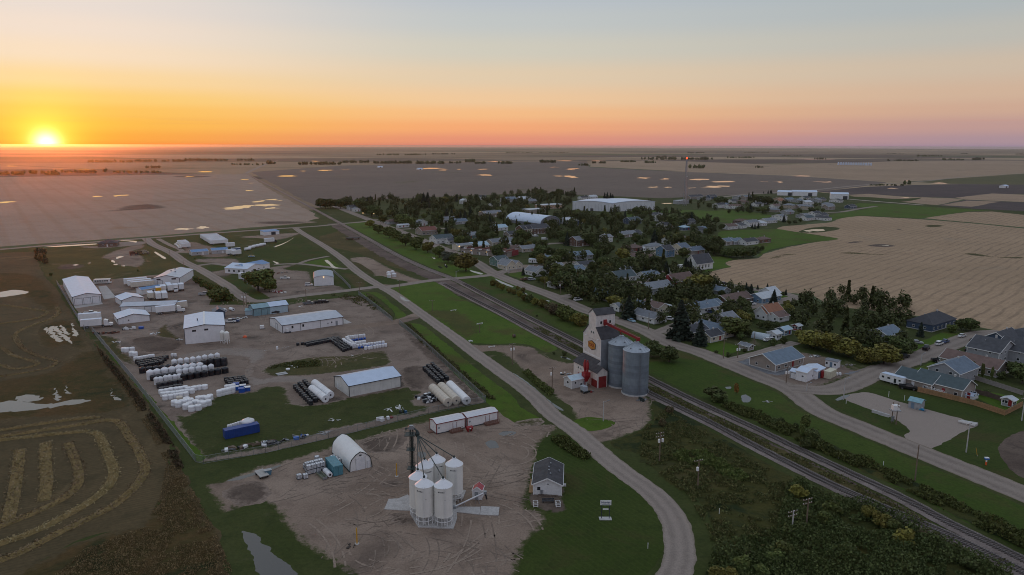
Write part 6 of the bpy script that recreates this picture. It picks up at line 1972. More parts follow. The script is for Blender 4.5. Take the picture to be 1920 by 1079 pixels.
ridge_vents(q,[(-2.6,-3,7.3)],.2,.8,TRIM_DARK)
part('wall_seam',MB().box(-q['L']/2-.05,-q['L']/2-.005,-1.0,-.9,0,6.5),TRIM_DARK,q)
for i,(x,y)in enumerate(((1045,208),(1085,215))):
 p=g('C',x,y)
 r_=thing('resin_silo',('left' if i==0 else 'right')+' of two small white resin silos on legs at the tall building corner','silo',(p.x,p.y,gz(p.x,p.y)),0)
 part('shell',MB().lathe([(.25,1.0),(1.0,2.3),(1.0,4.6),(.3,5.3),(.1,5.35)],14),BIN_WHITE,r_,True)
 for k in range(4):
  a=k*math.pi/2+.5
  part('leg',MB().box(.95*math.cos(a)-.07,.95*math.cos(a)+.07,.95*math.sin(a)-.07,.95*math.sin(a)+.07,0,2.5),TRIM_WHITE,r_)
 part('ring',MB().lathe([(.9,1.2),(1.05,1.2),(1.05,1.3),(.9,1.3)],12,cap=False),TRIM_WHITE,r_)
q=gable('pole_shed','shed half dark teal and half pale blue beside the cross road','shed',g('B',460,832),g('B',770,792),depth=8,h=3.6,rise=1.3,ridge='x',wall=TEAL_STEEL,roof=TEAL_STEEL,trim=TRIM_DARK,op=[('overhead_door','f',-3.2,0,2.6,2.8,TEAL_STEEL),('overhead_door','l',0,0,3.0,3.0,DOOR_WHITE)])
L,W=q['L'],q['W']
part('pale_roof',MB().prism([(-W/2-.3,3.62),(0,5.07),(W/2+.3,3.62),(W/2+.3,3.74),(0,5.22),(-W/2-.3,3.74)][::-1],'x',-.5,L/2+.32),WHITE_ROOF,q)
part('pale_wall',MB().box(-.5,L/2+.05,-W/2-.06,-W/2-.01,0,3.5),mat('pale_blue_steel',(.42,.54,.60),.5,0,.1),q)
gable('lean_to','little pale lean-to at the left end of the teal shed','shed',g('B',384,824),g('B',444,822),depth=5,h=2.3,rise=.6,ridge='x',wall=mat('pale_blue_steel',(.42,.54,.60)),roof=TEAL_STEEL)
q=gable('storage_shed','long narrow white shed with three dark openings along its front','shed',g('B',720,985),g('B',1262,905),g('B',625,912),h=3.5,rise=1.4,ridge='x',roof=GREY_ROOF,trim=TRIM_DARK,op=[('window','f',-9.4,1.6,.8,1.1,TRIM_DARK),('window','f',-4.6,1.6,.8,1.1,TRIM_DARK),('door','f',10.8,0,1.0,2.1,DOOR_GREY),('window','f',8.5,1.4,.5,.7,TRIM_DARK),('window','f',6.7,1.2,.4,.6,TRIM_DARK),('overhead_door','l',.8,0,2.6,2.8)])
for u in(-5.9,3.2):
 part('wall_seam',MB().box(u,u+.12,-q['W']/2-.05,-q['W']/2-.005,0,3.4),TRIM_DARK,q)
gable('storage_shed','white shed with a plain pale roof in the middle of the grass yard','shed',g('D',552,695),g('D',1015,600),g('D',418,605),h=3.7,rise=1.7,ridge='x',wall=mat('cream_steel',(.66,.66,.62),.5,0,.08,.5,grime=.3),roof=WHITE_ROOF,trim=TRIM_DARK,op=[('door','l',-3.5,0,1.0,2.1)])
q=gable('farm_store','white store with a blue roof and a front gable wing','store',g('B',392,446),g('B',602,402),depth=13,h=3.6,rise=1.6,ridge='x',roof=BLUE_ROOF,trim=TRIM_WHITE,op=[('window','f',5,1.2,1.6,1.0),('overhead_door','r',0,0,3,3)])
gable('store_wing','white gabled front wing of the blue-roofed store','store',g('B',402,455),g('B',545,415),depth=16,h=3.4,rise=2.0,ridge='y',roof=WHITE_ROOF,trim=TRIM_WHITE,op=[('window','l',-5,1.0,1.5,1.6),('window','l',-1.5,1.0,1.5,1.6),('window','l',2,1.0,1.5,1.6),('window','l',5.5,1.0,1.5,1.6),('window','f',-1,1.2,1.2,1.0)])
def arch_shop():
 c,ang,W,L=foot(g('B',1002,560),g('B',1180,552),g('B',946,507))
 root=thing('arch_shop','white shop with a rounded blue-grey roof and a lit wall lamp','shop',c,ang)
 x,y,h=W/2,L/2,4.4
 part('wall',MB().prism([(-x,0),(x,0),(x,h)]+[(x*math.cos(t),h+1.5*math.sin(t))for t in np.linspace(.25,math.pi-.25,9)]+[(-x,h)],'y',y,-y),WS,root)
 pr=[(x*1.04*math.cos(t),h+.02+1.62*math.sin(t))for t in np.linspace(0,math.pi,14)]
 part('roof',MB().prism(pr+[(a,b-.1)for a,b in pr[::-1]][1:-1],'y',y+.3,-y-.3),mat('blue_grey_steel',(.24,.32,.40),.45,0,.12,grime=.2),root)
 openings(root,W,L,[('overhead_door','l',-3.5,0,2.6,3.2),('overhead_door','l',0.5,0,2.6,3.2),('door','f',3.5,0,1,2.1)])
 part('wall_lamp',MB().box(-.22,.22,-y-.45,-y-.25,h+.55,h+.8),LAMP_LIT,root)
arch_shop()
gable('open_shed','small shed with a blue roof beside the upper road','shed',g('B',556,106),g('B',690,94),depth=8,h=3.2,rise=.8,ridge='shed',wall=WS,roof=BLUE_ROOF,op=[('overhead_door','f',1.5,0,4,2.6,TRIM_DARK)])
for(A,B,lab)in(((1078,415),(1335,395),'left of two low sheds with bright blue roofs'),((1392,388),(1640,372),'right of two low sheds with bright blue roofs')):
 gable('low_shed',lab,'shed',g('AD',*A),g('AD',*B),depth=9,h=2.6,rise=1.2,ridge='x',wall=mat('grey_siding',(.44,.44,.44),.6,0,.1),roof=BLUE_ROOF,trim=TRIM_WHITE,op=[('window','f',-2,1,1,.8),('door','f',2,0,1,2)])
q=gable('bungalow','dark hip-roofed bungalow below the far left crop field','house',g('A',880,212),g('A',1052,205),depth=14,h=2.8,rise=2.6,ridge='hip',wall=mat('brown_wall',(.18,.13,.10),.8),roof=SHINGLE,over=.6,op=[('window','f',-3,1,1.5,1.0),('window','f',3,1,1.5,1.0),('door','f',0,0,1,2.05)])
RUST=mat('rust',(.16,.06,.035),.8,0,.3,1.0)
for i,(x,y,m_,lab)in enumerate(((1200,285,RUST,'rusty red old grain truck on the vacant lot'),(1262,275,mat('drab_olive',(.13,.11,.06),.8),'drab old combine parked between two rusty machines'),(1308,272,mat('pale_tan',(.36,.32,.24),.8),'pale tan old machine right of the rusty truck'))):
 p=g('A',x,y)
 r_=thing('old_machine',lab,'farm machine',(p.x,p.y,gz(p.x,p.y)),R(35))
 part('body',MB().prism([(-2.4,.8),(2.4,.8),(2.4,1.7),(1.3,1.8),(1.2,2.8),(.2,2.9),(0,2.2),(-2.4,2.3)][::-1],'y',-1.1,1.1),m_,r_)
 part('window',MB().box(.35,1.1,-1.12,-1.101,2.0,2.6),GLASS,r_)
 part('hopper',MB().prism([(-2.3,2.31),(-.2,2.31),(.0,3.1),(-2.6,3.1)][::-1],'y',-1.0,1.0),m_,r_)
 for sx in(-1.6,1.6):
  for sy in(-1.0,1.0):
   add_wheel(r_,sx,sy,.6,.4)
   # trucks and trailers
D35,D125=R(35.5),R(125)
trailer(g('AD',205,865),D35+math.pi,'white semi trailer with an orange roof edge, leftmost by the plant building',12)
trailer(g('AD',265,890),D35+math.pi,'white semi trailer second from left by the plant building',12)
trailer(g('AD',315,915),D35+math.pi,'white semi trailer nearest the small blue-roofed office',12,col=mat('cream_box',(.66,.60,.50),.5,0,.1,grime=.2))
trailer(g('AD',560,1010),R(-60),'short yellow box trailer behind the small office',5,col=paint('yellow'),name='box_trailer')
trailer(g('AD',635,985),R(-60),'short white box trailer right of the yellow one',6,name='box_trailer')
trailer(g('AD',725,960),R(-58),'long white semi trailer in the row before the plant front',11)
trailer(g('AD',825,965),R(-62),'white delivery truck facing the camera before the plant front',5,tractor=True,name='box_truck',cat='truck')
trailer(g('AD',915,955),R(118),'white box truck rightmost in the row before the plant front',5.5,tractor=True,name='box_truck',cat='truck')
for i,(x,y,lab)in enumerate(((435,1090,'left'),(555,1098,'middle'),(650,1090,'right'))):
 trailer(g('AD',x,y),R(-58),lab+' of three pale trailers parked side by side in the yard centre',7,col=mat('cream_box',(.66,.60,.50))if i==0 else None)
trailer(g('A',1490,808),D35-.1,'white semi trailer with tractor in front of the long workshop',8.5,tractor=True,name='semi_truck',cat='truck')
trailer(g('A',1625,768),D35,'cream box trailer at the right end of the workshop',6,col=mat('cream_box',(.66,.60,.50)),name='box_trailer')
trailer(g('A',812,880),R(22),'upper white trailer with dark lettering at the west fence',9)
trailer(g('A',825,935),R(22),'lower white box truck at the west fence',8.2,tractor=True,name='box_truck',cat='truck')
car('pickup','white',g('A',815,815),R(20),'white pickup among parts near the west fence')
junk('parts_pile','dark machine parts beside the white pickup at the west fence',g('A',735,812),[DARKSTEEL,STEEL,RUST],9,(2,1),(.9,.4,.6),D35)
bus(g('A',925,540),D35-.45,'white bus with a green stripe beside the long machine shed',stripe=paint('green'),L=9.0)
for i in range(8):
 p=g('AD',1440-i*22+60,240-i*13)
 trailer(p,D35,'long white trailer in the side-by-side row on the north lot',14,group='white trailers parked side by side on the north lot')
for i,(x,y)in enumerate(((985,298),(965,278),(945,262),(925,248))):
 trailer(g('AD',x,y),D35+math.pi,('nearest','second','third','farthest')[i]+' of four white highway trucks on the north gravel lot',6.5,tractor=True,name='semi_truck',cat='truck')
for i,(x,y,rz)in enumerate(((250,215,0),(255,280,0),(305,285,.2),(300,265,-.1))):
 trailer(g('B',x,y),D35+rz,('highest','leftmost','nearest','middle')[i]+' of the white and blue trailers behind the blue-roofed store',6.5,col=paint('blue')if i==3 else None,name='box_trailer')
for i,(x,y)in enumerate(((405,238),(440,222),(475,212),(510,205),(540,198))):
 p=g('B',x,y)
 lying_tank(p,D35+.3,5.0,2.2,4,PLASTIC_W,'white cylindrical tank '+('first','second','third','fourth','fifth')[i]+' from left on the grassy lot edge','white tanks along the grassy lot edge')
trailer(g('B',600,172),D35+.1,'white tractor trailer parked at the end of the tank row',8,tractor=paint('black'),name='semi_truck',cat='truck')
tank(g('B',350,492),3.6,3.8,'w','dome','round white tank left of the leafy trees in the machinery lot',None)
junk('machinery_row','purple and dark implements beside the round white tank',g('B',400,505),[DARKSTEEL,mat('plum',(.10,.05,.12),.6),STEEL],10,(2.2,1.2),(1.0,.5,.9),D35,'machinery')
junk('machinery_row','pale metal sheets leaning along the lot hedge',g('B',405,535),[TRIM_WHITE,STEEL],8,(2.6,1.0),(1.1,.3,.3),R(-55))
junk('lumber_pile','red and tan lumber and pallets stacked beyond the trees',g('B',690,615),[RUST,RED,mat('tan_board',(.40,.30,.20),.8),TRIM_WHITE],30,(4.5,2.2),(1.1,.4,.6),R(-40),'lumber pile')
junk('scrap_row','low dark row of parts at the back of the gravel lot',g('B',690,445),[DARKSTEEL,RUST,STEEL],12,(6,.8),(.9,.4,.6),D35)
car('pickup','white',g('B',740,497),R(10),'white pickup alone on the gravel lot')
car('suv','white',g('B',955,558),R(15),'white car at the corner of the round-roofed shop')
car('sedan','lightblue',g('B',440,300),R(20),'pale blue car behind the store roof')
for i,(x,y,lab)in enumerate(((1665,470,'left'),(1715,470,'right'))):
 for k in range(3):
  pass
for i,(x,y)in enumerate(((368,150),(398,143),(372,168),(412,162))):
 p=g('AB',x,y)
 tank(p,2.6,2.3,'w','dome','white dome tank in the tight group of four on the trackside gravel, '+('back left','back right','front left','front right')[i],'four white tanks on the trackside gravel')
car('pickup','silver',g('A',1835,642),R(20),'silver pickup beside the long hedge')
car('pickup','grey',g('B',20,640),R(20),'grey pickup right at the end of the long hedge')
car('pickup','white',g('B',245,890),R(10),'white pickup at the right end of the tallest building')
car('pickup','blue',g('B',275,885),R(12),'dark blue pickup just behind the white one at the tallest building')
gable('open_shed','small dark blue gable shed behind the tallest building','shed',g('B',100,860),g('B',205,850),depth=7,h=3.2,rise=1.6,ridge='y',wall=mat('navy_steel',(.05,.09,.14),.5),roof=mat('navy_steel',(.05,.09,.14),.5))
for i,(x,y)in enumerate(((195,790),(262,783))):
 lying_tank(g('B',x,y),R(-40),3.0,1.6,2,PLASTIC_W,('left','right')[i]+' of two white propane-like tanks by the cross road pole')
junk('wagon_parts','pale flat trailers and wagons in front of the teal shed',g('B',350,850),[TRIM_WHITE,DARKSTEEL,STEEL],9,(2.6,1.0),(1.2,.7,.4),D35)
car('suv','black',g('B',645,805),R(30),'black car parked against the teal and pale shed')
for i,(x,y,c)in enumerate(((952,725,'grey'),(1050,715,'black'),(1085,712,'black'),(885,742,'white'))):
 if c=='white':
  junk('flat_rack','white flat rack lying behind the long narrow shed',g('B',x,y),[TRIM_WHITE],4,(1,.4),(1.3,.5,.15),D35)
 else:
  car('pickup',c,g('B',x,y),R(30),('grey pickup','left of two black pickups','right of two black pickups')[i]+' parked along the yard north verge')
p=g('B',535,945)
r_=thing('white_hopper','small white cube hopper standing alone near the long narrow shed','hopper',(p.x,p.y,gz(p.x,p.y)),R(20))
part('box',MB().box(-.9,.9,-.7,.7,.3,1.6),TRIM_WHITE,r_)
part('skid',MB().box(-1,1,-.75,.75,0,.29),TRIM_DARK,r_)
p=g('B',765,980)
r_=thing('ac_unit','white cooling unit on a dark base at the long narrow shed corner','cooling unit',(p.x,p.y,gz(p.x,p.y)),D35)
part('casing',MB().box(-.6,.6,-.5,.5,.5,1.9),TRIM_WHITE,r_)
part('base',MB().box(-1.4,1.2,-.8,.8,0,.49),TRIM_DARK,r_)
p=g('B',380,1022)
r_=thing('orange_marker','bright orange tarp mound right of the resin silos','tarp',(p.x,p.y,gz(p.x,p.y)),0)
part('tarp',MB().lathe([(.95,0),(.85,.35),(.5,.75),(.1,.95)],9),ORANGE,r_)
part('rope_ring',MB().lathe([(.98,0),(1.02,.06),(.98,.1)],9,cap=False),TRIM_DARK,r_)
junk('scrap_row','long row of rusty dark machine parts along the west fence corner',g('F',960,125),[RUST,DARKSTEEL,TRIM_DARK],22,(5.5,.9),(.9,.4,.7),R(14))
junk('broken_tank','white torn tank shells beside the dark machine row',g('F',1160,88),[PLASTIC_W,PLASTIC_W,TRIM_DARK],8,(2.2,.8),(.9,.7,1.2),R(14))
tank(g('F',1270,80),2.2,1.0,'b','flat','low teal-blue tank right of the torn white shells',None)
junk('scrap_row','scattered white scraps in front of the tallest building',g('F',1390,125),[TRIM_WHITE,STEEL,PLASTIC_W],12,(1.8,1.6),(.6,.35,.3),0)
junk('parts_pile','pale fittings at the tallest building near corner',g('F',1615,185),[TRIM_WHITE,STEEL],7,(1.2,.6),(.5,.4,.6),0)
junk('scrap_row','pale broken boards near the west fence',g('F',1050,205),[TRIM_WHITE,mat('tan_board',(.40,.30,.20)),STEEL],14,(2.2,1.2),(.7,.3,.3),R(-40))
for i,(x,y)in enumerate(((1115,288),(1140,290),(1190,285),(1185,325),(1215,328))):
 tank(g('F',x,y),2.0,1.7,'w','flat','weathered grey-white open tank near the west fence, '+('leftmost','second','third','fourth','rightmost')[i]+' of five','weathered tanks near the west fence')
for i,(x,y)in enumerate(((1552,350),(1578,350))):
 p=g('F',x,y)
 r_=thing('cone_tank',('left' if i==0 else 'right')+' of two small white cone-bottom tanks on stands','tank',(p.x,p.y,gz(p.x,p.y)),0)
 part('shell',MB().lathe([(.1,.5),(.55,1.0),(.55,1.9),(.2,2.05)],12),PLASTIC_W,r_,True)
 for k in range(4):
  a=k*math.pi/2
  part('leg',MB().box(.5*math.cos(a)-.05,.5*math.cos(a)+.05,.5*math.sin(a)-.05,.5*math.sin(a)+.05,0,1.1),STEEL,r_)
  # moulded tanks in stock: rows of (zone, start, end, count, diameter, height, colour, shape, words)
def tank_row(rg,a,b,n,d,h,c,kind,words,group,z=0.0,sag=.25):
 A,B=g(rg,*a),g(rg,*b)
 for i in range(n):
  p=A.lerp(B,i/max(1,n-1))
  p=p+Vector((random.uniform(-sag,sag)*.5,random.uniform(-sag,sag)*.5,0))
  tank(p,d*random.uniform(.97,1.03),h*random.uniform(.96,1.04),c,kind,words,group,z)
GR='tank stock rows along the west fence'
W1='white tank in the short back row nearest the west fence corner'
tank_row('C',(262,372),(420,345),7,1.35,1.6,'w','flat',W1,W1,0)
for k in range(4):
 tank_row('C',(275+k*16,392+k*15),(545-k*20,352+k*17),9-k,1.35,1.5,'k','flat','black tank in the dense block at the back of the stock yard','black tanks in the dense back block',0)
tank_row('C',(325,478),(1060,402),14,2.15,2.2,'k','dome','black tank in the longest dark row of the stock yard','black tanks in the longest row')
tank_row('C',(880,432),(1055,412),4,2.5,3.2,'k','flat','tall black tank at the right end of the longest dark row','tall black tanks ending the longest row')
tank_row('C',(612,424),(995,368),8,2.0,2.9,'w','dome','white tank behind the longest black row','white tanks behind the longest black row')
tank_row('C',(395,530),(838,462),8,2.45,3.3,'w','dome','large white tank in the row of eight big domes','eight big white dome tanks')
tank_row('C',(652,512),(940,470),6,2.0,2.9,'w','dome','white tank behind the second black row','white tanks behind the second black row')
tank_row('C',(690,542),(1065,478),7,2.35,2.3,'k','dome','black tank in the second long dark row','black tanks in the second long row')
tank_row('C',(415,545),(665,508),6,1.9,1.7,'k','flat','low black tank left of the second dark row','low black tanks left of the second row')
tank_row('C',(448,580),(655,545),6,1.7,2.5,'w','dome','white tank in the short row between two low black rows','white tanks between the low black rows')
tank_row('C',(480,612),(655,580),5,2.1,1.9,'k','flat','low black tank in front of the short white row','low black tanks before the short white row')
tank_row('C',(495,640),(660,612),5,1.7,1.3,'k','flat','squat black tank at the start of the white rows','squat black tanks at the white rows')
tank_row('C',(495,668),(705,632),6,1.75,1.5,'w','flat','white tank in the rearmost row of the low white block','rear row of the low white block')
tank_row('C',(740,642),(882,622),4,1.9,1.5,'w','flat','white tank in the four trailing off the low white block','four white tanks trailing off the low block')
tank_row('C',(510,692),(765,662),7,1.75,1.5,'w','flat','white tank in the middle row of the low white block','middle row of the low white block')
tank_row('C',(530,720),(715,692),5,1.75,1.5,'w','flat','white tank in the front row of the low white block','front row of the low white block')
for i,(x,y)in enumerate(((612,772),(645,785),(672,770),(720,745),(755,755),(715,805),(745,790),(765,822),(825,812),(800,770),(845,775),(875,780),(915,770),(830,735),(870,730),(910,735),(930,720),(700,765))):
 tank(g('C',x,y),2.05,1.75,'w','flat','white tank in the loose group at the front of the stock yard','loose white tanks at the front of the stock yard')
tank(g('C',655,722),2.0,1.2,'c','flat','single cream-coloured tank squeezed between white tanks',None)
for k in range(4):
 tank_row('C',(1075+k*12,552+k*16),(1225+k*12,535+k*14),5,1.35,1.4,'k','flat','black tank in the small block beside the blue boxes','black tanks beside the blue boxes')
tank_row('C',(1015,685),(1135,655),5,1.9,2.0,'w','flat','white tank in front of the blue boxes','white tanks in front of the blue boxes')
tank_row('C',(1085,640),(1140,628),3,1.7,2.0,'w','flat','white tank in front of the blue boxes','white tanks in front of the blue boxes')
for i,(x,y)in enumerate(((1160,632),(1225,620),(1265,638),(1215,650),(1165,605))):
 p=g('C',x,y)
 r_=thing('blue_crate','bright blue plastic crate, '+('front left','back right','far right','front centre','back left')[i]+' of five with white lids','crate',(p.x,p.y,gz(p.x,p.y)),R(20))
 part('bin',MB().prism([(-.9,0),(.9,0),(1.0,1.3),(-1.0,1.3)][::-1],'y',-.8,.8),PLASTIC_B,r_)
 part('lid',MB().box(-1.02,1.02,-.84,.84,1.301,1.4),PLASTIC_W if i<3 else PLASTIC_B,r_)
tank_row('D',(92,230),(130,225),2,1.3,1.1,'k','drum','black drum in the lone pair left of the mid-yard rows','lone pair of black drums')
for k in range(5):
 a=(160+k*50,228-k*10)
 for q in range(2):
  tank_row('D',(a[0]+q*16,a[1]+q*12),(a[0]+52+q*16,a[1]-12+q*12),4,1.15,1.2,'k','drum','black drum in the five side-by-side stacks of the mid-yard','black drums in the five mid-yard stacks')
for k in range(4):
 tank_row('D',(385+k*22,192-k*5),(500+k*22,288-k*7),10,1.15,1.25,'k','drum','black drum in the long slanting block of the mid-yard','black drums in the slanting mid-yard block')
for k in range(2):
 tank_row('D',(498+k*30,205-k*14),(575+k*25,258-k*6),6,1.25,1.9,'w','drum','white drum in the slanting double row beside the black block','white drums beside the black block')
tank_row('D',(540,172),(685,155),8,1.1,1.3,'w','drum','white drum in the farthest short row of the mid-yard','farthest white drum row')
tank_row('D',(560,196),(690,176),7,.95,.8,'b','drum','small blue-black drum behind the white rows','small blue drums behind white rows')
tank_row('D',(610,225),(690,215),5,1.2,1.4,'w','drum','white drum in the middle short row of the mid-yard','middle white drum row')
tank_row('D',(628,252),(855,220),10,1.2,1.4,'w','drum','white drum in the long thin row of the mid-yard','long thin white drum row')
tank_row('D',(700,270),(880,242),8,1.2,1.3,'w','drum','white drum in the front thin row of the mid-yard','front thin white drum row')
tank_row('D',(640,258),(880,226),10,.95,.7,'b','drum','small dark blue drum between the thin white rows','dark blue drums between thin white rows')
for k in range(3):
 tank_row('D',(65+k*42,620-k*24),(205+k*42,765-k*25),10,1.45,1.5,'k','flat','black tank in the slanting block beside two long white cylinders','black tanks beside the two long cylinders')
for k in range(3):
 tank_row('D',(1228+k*34,455-k*20),(1350+k*40,572-k*14),10,1.4,1.5,'k','flat','black tank in the slanting block by the east fence','black tanks by the east fence')
def long_cyl(rg,a,b,d,n,m_,lab):
 A,B=g(rg,*a),g(rg,*b)
 c=(A+B)/2
 lying_tank(c,math.atan2((B-A).y,(B-A).x),(B-A).length,d,n,m_,lab)
long_cyl('D',(240,600),(385,712),2.5,5,PLASTIC_W,'rear of two long white ribbed cylinders beside black tanks')
long_cyl('D',(215,650),(340,748),2.5,5,PLASTIC_W,'front of two long white ribbed cylinders beside black tanks')
long_cyl('D',(1300,650),(1440,785),2.9,7,PLASTIC_CR,'left cream ribbed cylinder of three by the fence bend')
long_cyl('D',(1378,635),(1515,768),2.9,6,PLASTIC_CR,'middle cream ribbed cylinder of three by the fence bend')
long_cyl('D',(1455,618),(1608,768),2.8,1,PLASTIC_W,'smooth white cylinder nearest the fence bend')
junk('crushed_tanks','heap of black and white crushed tanks beside the cream cylinders',g('D',1250,715),[PLASTIC_K,PLASTIC_K,PLASTIC_W,STEEL],34,(3.6,2.4),(.9,.7,1.1),R(-40))
junk('litter','white boards and a small tank on the mid-yard bank',g('C',1530,262),[TRIM_WHITE,STEEL],14,(5,.8),(.6,.1,.1),R(35))
tank(g('C',1533,268),.9,1.2,'w','drum','single small white drum on the mid-yard bank',None)
junk('litter','white scraps scattered on the grassy bank',g('D',50,425),[TRIM_WHITE],6,(2.4,1.4),(.35,.3,.4),0)
p=g('C',1575,487)
r_=thing('steel_plate','grey rectangular steel lid lying beside the grassy bank','steel plate',(p.x,p.y,gz(p.x,p.y)),R(35))
part('plate',MB().box(-1.8,1.8,-1.5,1.5,0,.15),STEEL,r_)
part('rib',MB().box(-1.8,1.8,-.1,.1,.151,.25),STEEL,r_)
tank(g('C',1630,450),1.5,.5,'w','flat','flat white round cover beside the grey steel lid',None)
junk('litter','two white planks below the mid-yard drums',g('D',580,325),[TRIM_WHITE],4,(1,.4),(.9,.15,.12),0)
# town houses
WALLS=dict(white=mat('house_white',(.72,.72,.70),.7,0,.08,.8,grime=.18,rib=('Z',10,.3)),cream=mat('house_cream',(.60,.54,.42),.7,0,.1,.8,grime=.2),beige=mat('house_beige',(.44,.37,.29),.7,0,.1,.8,grime=.2),tan=mat('house_tan',(.32,.27,.23),.75,0,.12,.8,grime=.2),grey=mat('house_grey',(.34,.35,.36),.7,0,.1,.8,grime=.2),blue=mat('house_blue',(.13,.22,.32),.7,0,.1,.8,grime=.15),brown=mat('house_brown',(.15,.085,.06),.8,0,.15,.8,grime=.2),red=mat('house_red',(.26,.035,.04),.7,0,.15,.8,grime=.2),navy=mat('house_navy',(.055,.085,.14),.7,0,.12,.8),green=mat('house_green',(.12,.22,.19),.7,0,.12,.8),peach=mat('house_peach',(.55,.36,.24),.7,0,.12,.8))
ROOFS=dict(grey=mat('roof_grey',(.20,.215,.235),.85,0,.15,.7,objrand=.12,bump=.3),dark=mat('roof_dark',(.062,.064,.072),.85,0,.2,.7,objrand=.15,bump=.3),brown=mat('roof_brown',(.15,.10,.082),.85,0,.18,.7,objrand=.12,bump=.3),blue=mat('roof_bluegrey',(.14,.185,.235),.8,0,.15,.7,objrand=.12,bump=.3),teal=mat('roof_teal',(.07,.10,.108),.8,0,.15,.7,bump=.3),red=mat('roof_redbrown',(.20,.075,.055),.8,0,.15,.7,bump=.3),rust=mat('roof_rust',(.30,.135,.075),.8,0,.15,.7,bump=.3),pale=mat('roof_pale',(.50,.54,.57),.5,0,.1,.5,grime=.15),white=WHITE_ROOF,sky=mat('roof_skyblue',(.34,.48,.56),.5,0,.1,.5))
HOUSE_SPOTS=[]
def house(rg,x,y,L,W,a,h,wall,roof,ridge,where,rise=None,extra=True,cat='house',name='house',lit=False,kind=None):
 c=g(rg,x,y)
 ang=R(35.5+(90 if a else 0))if a in(0,1)else R(a)
 rise=rise if rise is not None else(min(L,W)*.24)
 op=[]
 two=h>4
 for lv in range(2 if two else 1):
  z=.95+lv*2.6
  n=max(2,int(L/3.6))
  for i in range(n):
   u=-L/2+L*(i+.5)/n
   if lv==0 and i==n//2:
    op.append(('door','f',u,.25,.95,2.05,random.choice([DOOR_WHITE,DOOR_GREY,RED])))
   else:
    op.append(('window','f',u,z,random.choice([1.1,1.5,1.9]),1.1))
   op.append(('window','b',u,z,1.2,1.0))
  for f in 'lr':
   op.append(('window',f,-W*.22,z,1.1,1.0))
   op.append(('window',f,W*.22,z,1.1,1.0))
 if lit:
  for i,o in enumerate(op):
   if o[0]=='window' and o[1]in lit:
    op[i]=(*o[:6],GLASS_LIT)
    break
 label=where
 r=gable(name,label,cat,None,None,h=h,rise=rise,ridge=ridge,wall=WALLS[wall],roof=ROOFS[roof],over=.45,trim=TRIM_WHITE if ridge in 'xy' else None,op=op,plinth=True,frame=(c,ang,L,W))
 if extra:
  part('chimney',MB().box(L*.2-.3,L*.2+.3,-.3,.3,h+rise*.5,h+rise+.7),CONC,r)
  ridge_vents(r,[(-L*.2,W*.12,h+rise*.72)],.1,.35)
 HOUSE_SPOTS.append((c.x,c.y,max(L,W)/2))
 return r
H=house
H('V',615,190,11,8,0,2.8,'white','brown','x','white bungalow with a brown roof behind the red-roofed block')
H('V',430,115,15,9,0,3.0,'beige','grey','x','beige house with a grey roof beside the pale-blue roofed shop')
H('V',570,100,10,8,1,3.0,'red','grey','y','red house with a white front behind the beige house')
H('V',585,122,5,4,1,2.4,'white','pale','y','small white garage in front of the red house',extra=False,cat='garage',name='garage')
H('V',215,158,15,9,0,3.2,'white','sky','x','shop with a pale blue roof beside the beige double garage',extra=False,cat='shop',name='shop')
q=gable('fire_hall','beige garage with two dark open doors facing the tracks','garage',None,None,h=4.2,rise=1.0,ridge='x',wall=WALLS['cream'],roof=ROOFS['grey'],frame=(g('V',50,172),R(35),14,9),op=[('overhead_door','f',-3.4,0,3.2,3.3,TRIM_DARK),('overhead_door','f',3.4,0,3.2,3.3,TRIM_DARK)],trim=TRIM_WHITE)
part('wall_lamp',MB().box(-6.6,-6.0,-4.9,-4.55,3.6,4.0),LAMP_LIT,q)
H('S',290,690,17,11,0,4.2,'white','teal','x','white hall with a dark teal roof behind the trackside trees',extra=False,cat='hall',name='hall')
H('S',400,705,9,6,0,3.2,'white','dark','x','low white annex at the right of the teal-roofed hall',extra=False,cat='annex',name='annex')
H('S',120,595,16,12,0,4.0,'tan','red','x','brick-red roofed store left of the teal-roofed hall',cat='store',name='store')
def strip_block():
 c,ang,L,W=foot(g('V',545,262),g('V',668,232),g('V',200,175))
 root=thing('motel_block','long flat brown block with rows of dark red roof ridges on main street','motel',c,ang)
 x,y,h=L/2,W/2,3.6
 part('wall',MB().box(-x,x,-y,y,0,h),WALLS['tan'],root)
 part('roof',MB().box(-x-.3,x+.3,-y-.3,y+.3,h+.002,h+.25),ROOFS['brown'],root)
 n=6
 for i in range(n):
  yy=-y+(i+.5)*W/n
  part('roof_ridge',MB().box(-x+.5,x-.5,yy-.8,yy+.2,h+.26,h+1.1),ROOFS['red'],root)
  part('parapet',MB().box(-x-.34,-x+1.6,yy-1.0,yy+.6,h+.26,h+.95),TRIM_WHITE,root)
  part('door',MB().box(-x-.06,-x-.001,yy-.5,yy+.5,0,2.1),DOOR_WHITE,root)
  w=part('window',MB().box(-x-.06,-x-.001,yy+1.0,yy+2.4,.9,2.1),TRIM_WHITE,root)
  part('pane',MB().box(-x-.075,-x-.061,yy+1.1,yy+2.3,1.0,2.0),GLASS,w)
  if i in(1,2,4):
   part('wall_lamp',MB().box(-x-.35,-x-.07,yy+.6,yy+.85,2.7,2.95),LAMP_LIT,root)
 part('red_facade',MB().box(-x*.2,x,-y-.36,-y-.31,.4,h+.8),WALLS['red'],root)
strip_block()
H('V',455,345,9,9,0,4.4,'green','teal','x','teal two-storey shop at the corner of the motel block',extra=False,cat='shop',name='shop')
H('V',545,385,10,8,1,3.2,'cream','grey','x','cream gabled house in front of the motel block',rise=3.2)
H('V',630,378,8,6,1,3.0,'cream','grey','x','cream gabled wing right of the cream house',rise=2.4,extra=False)
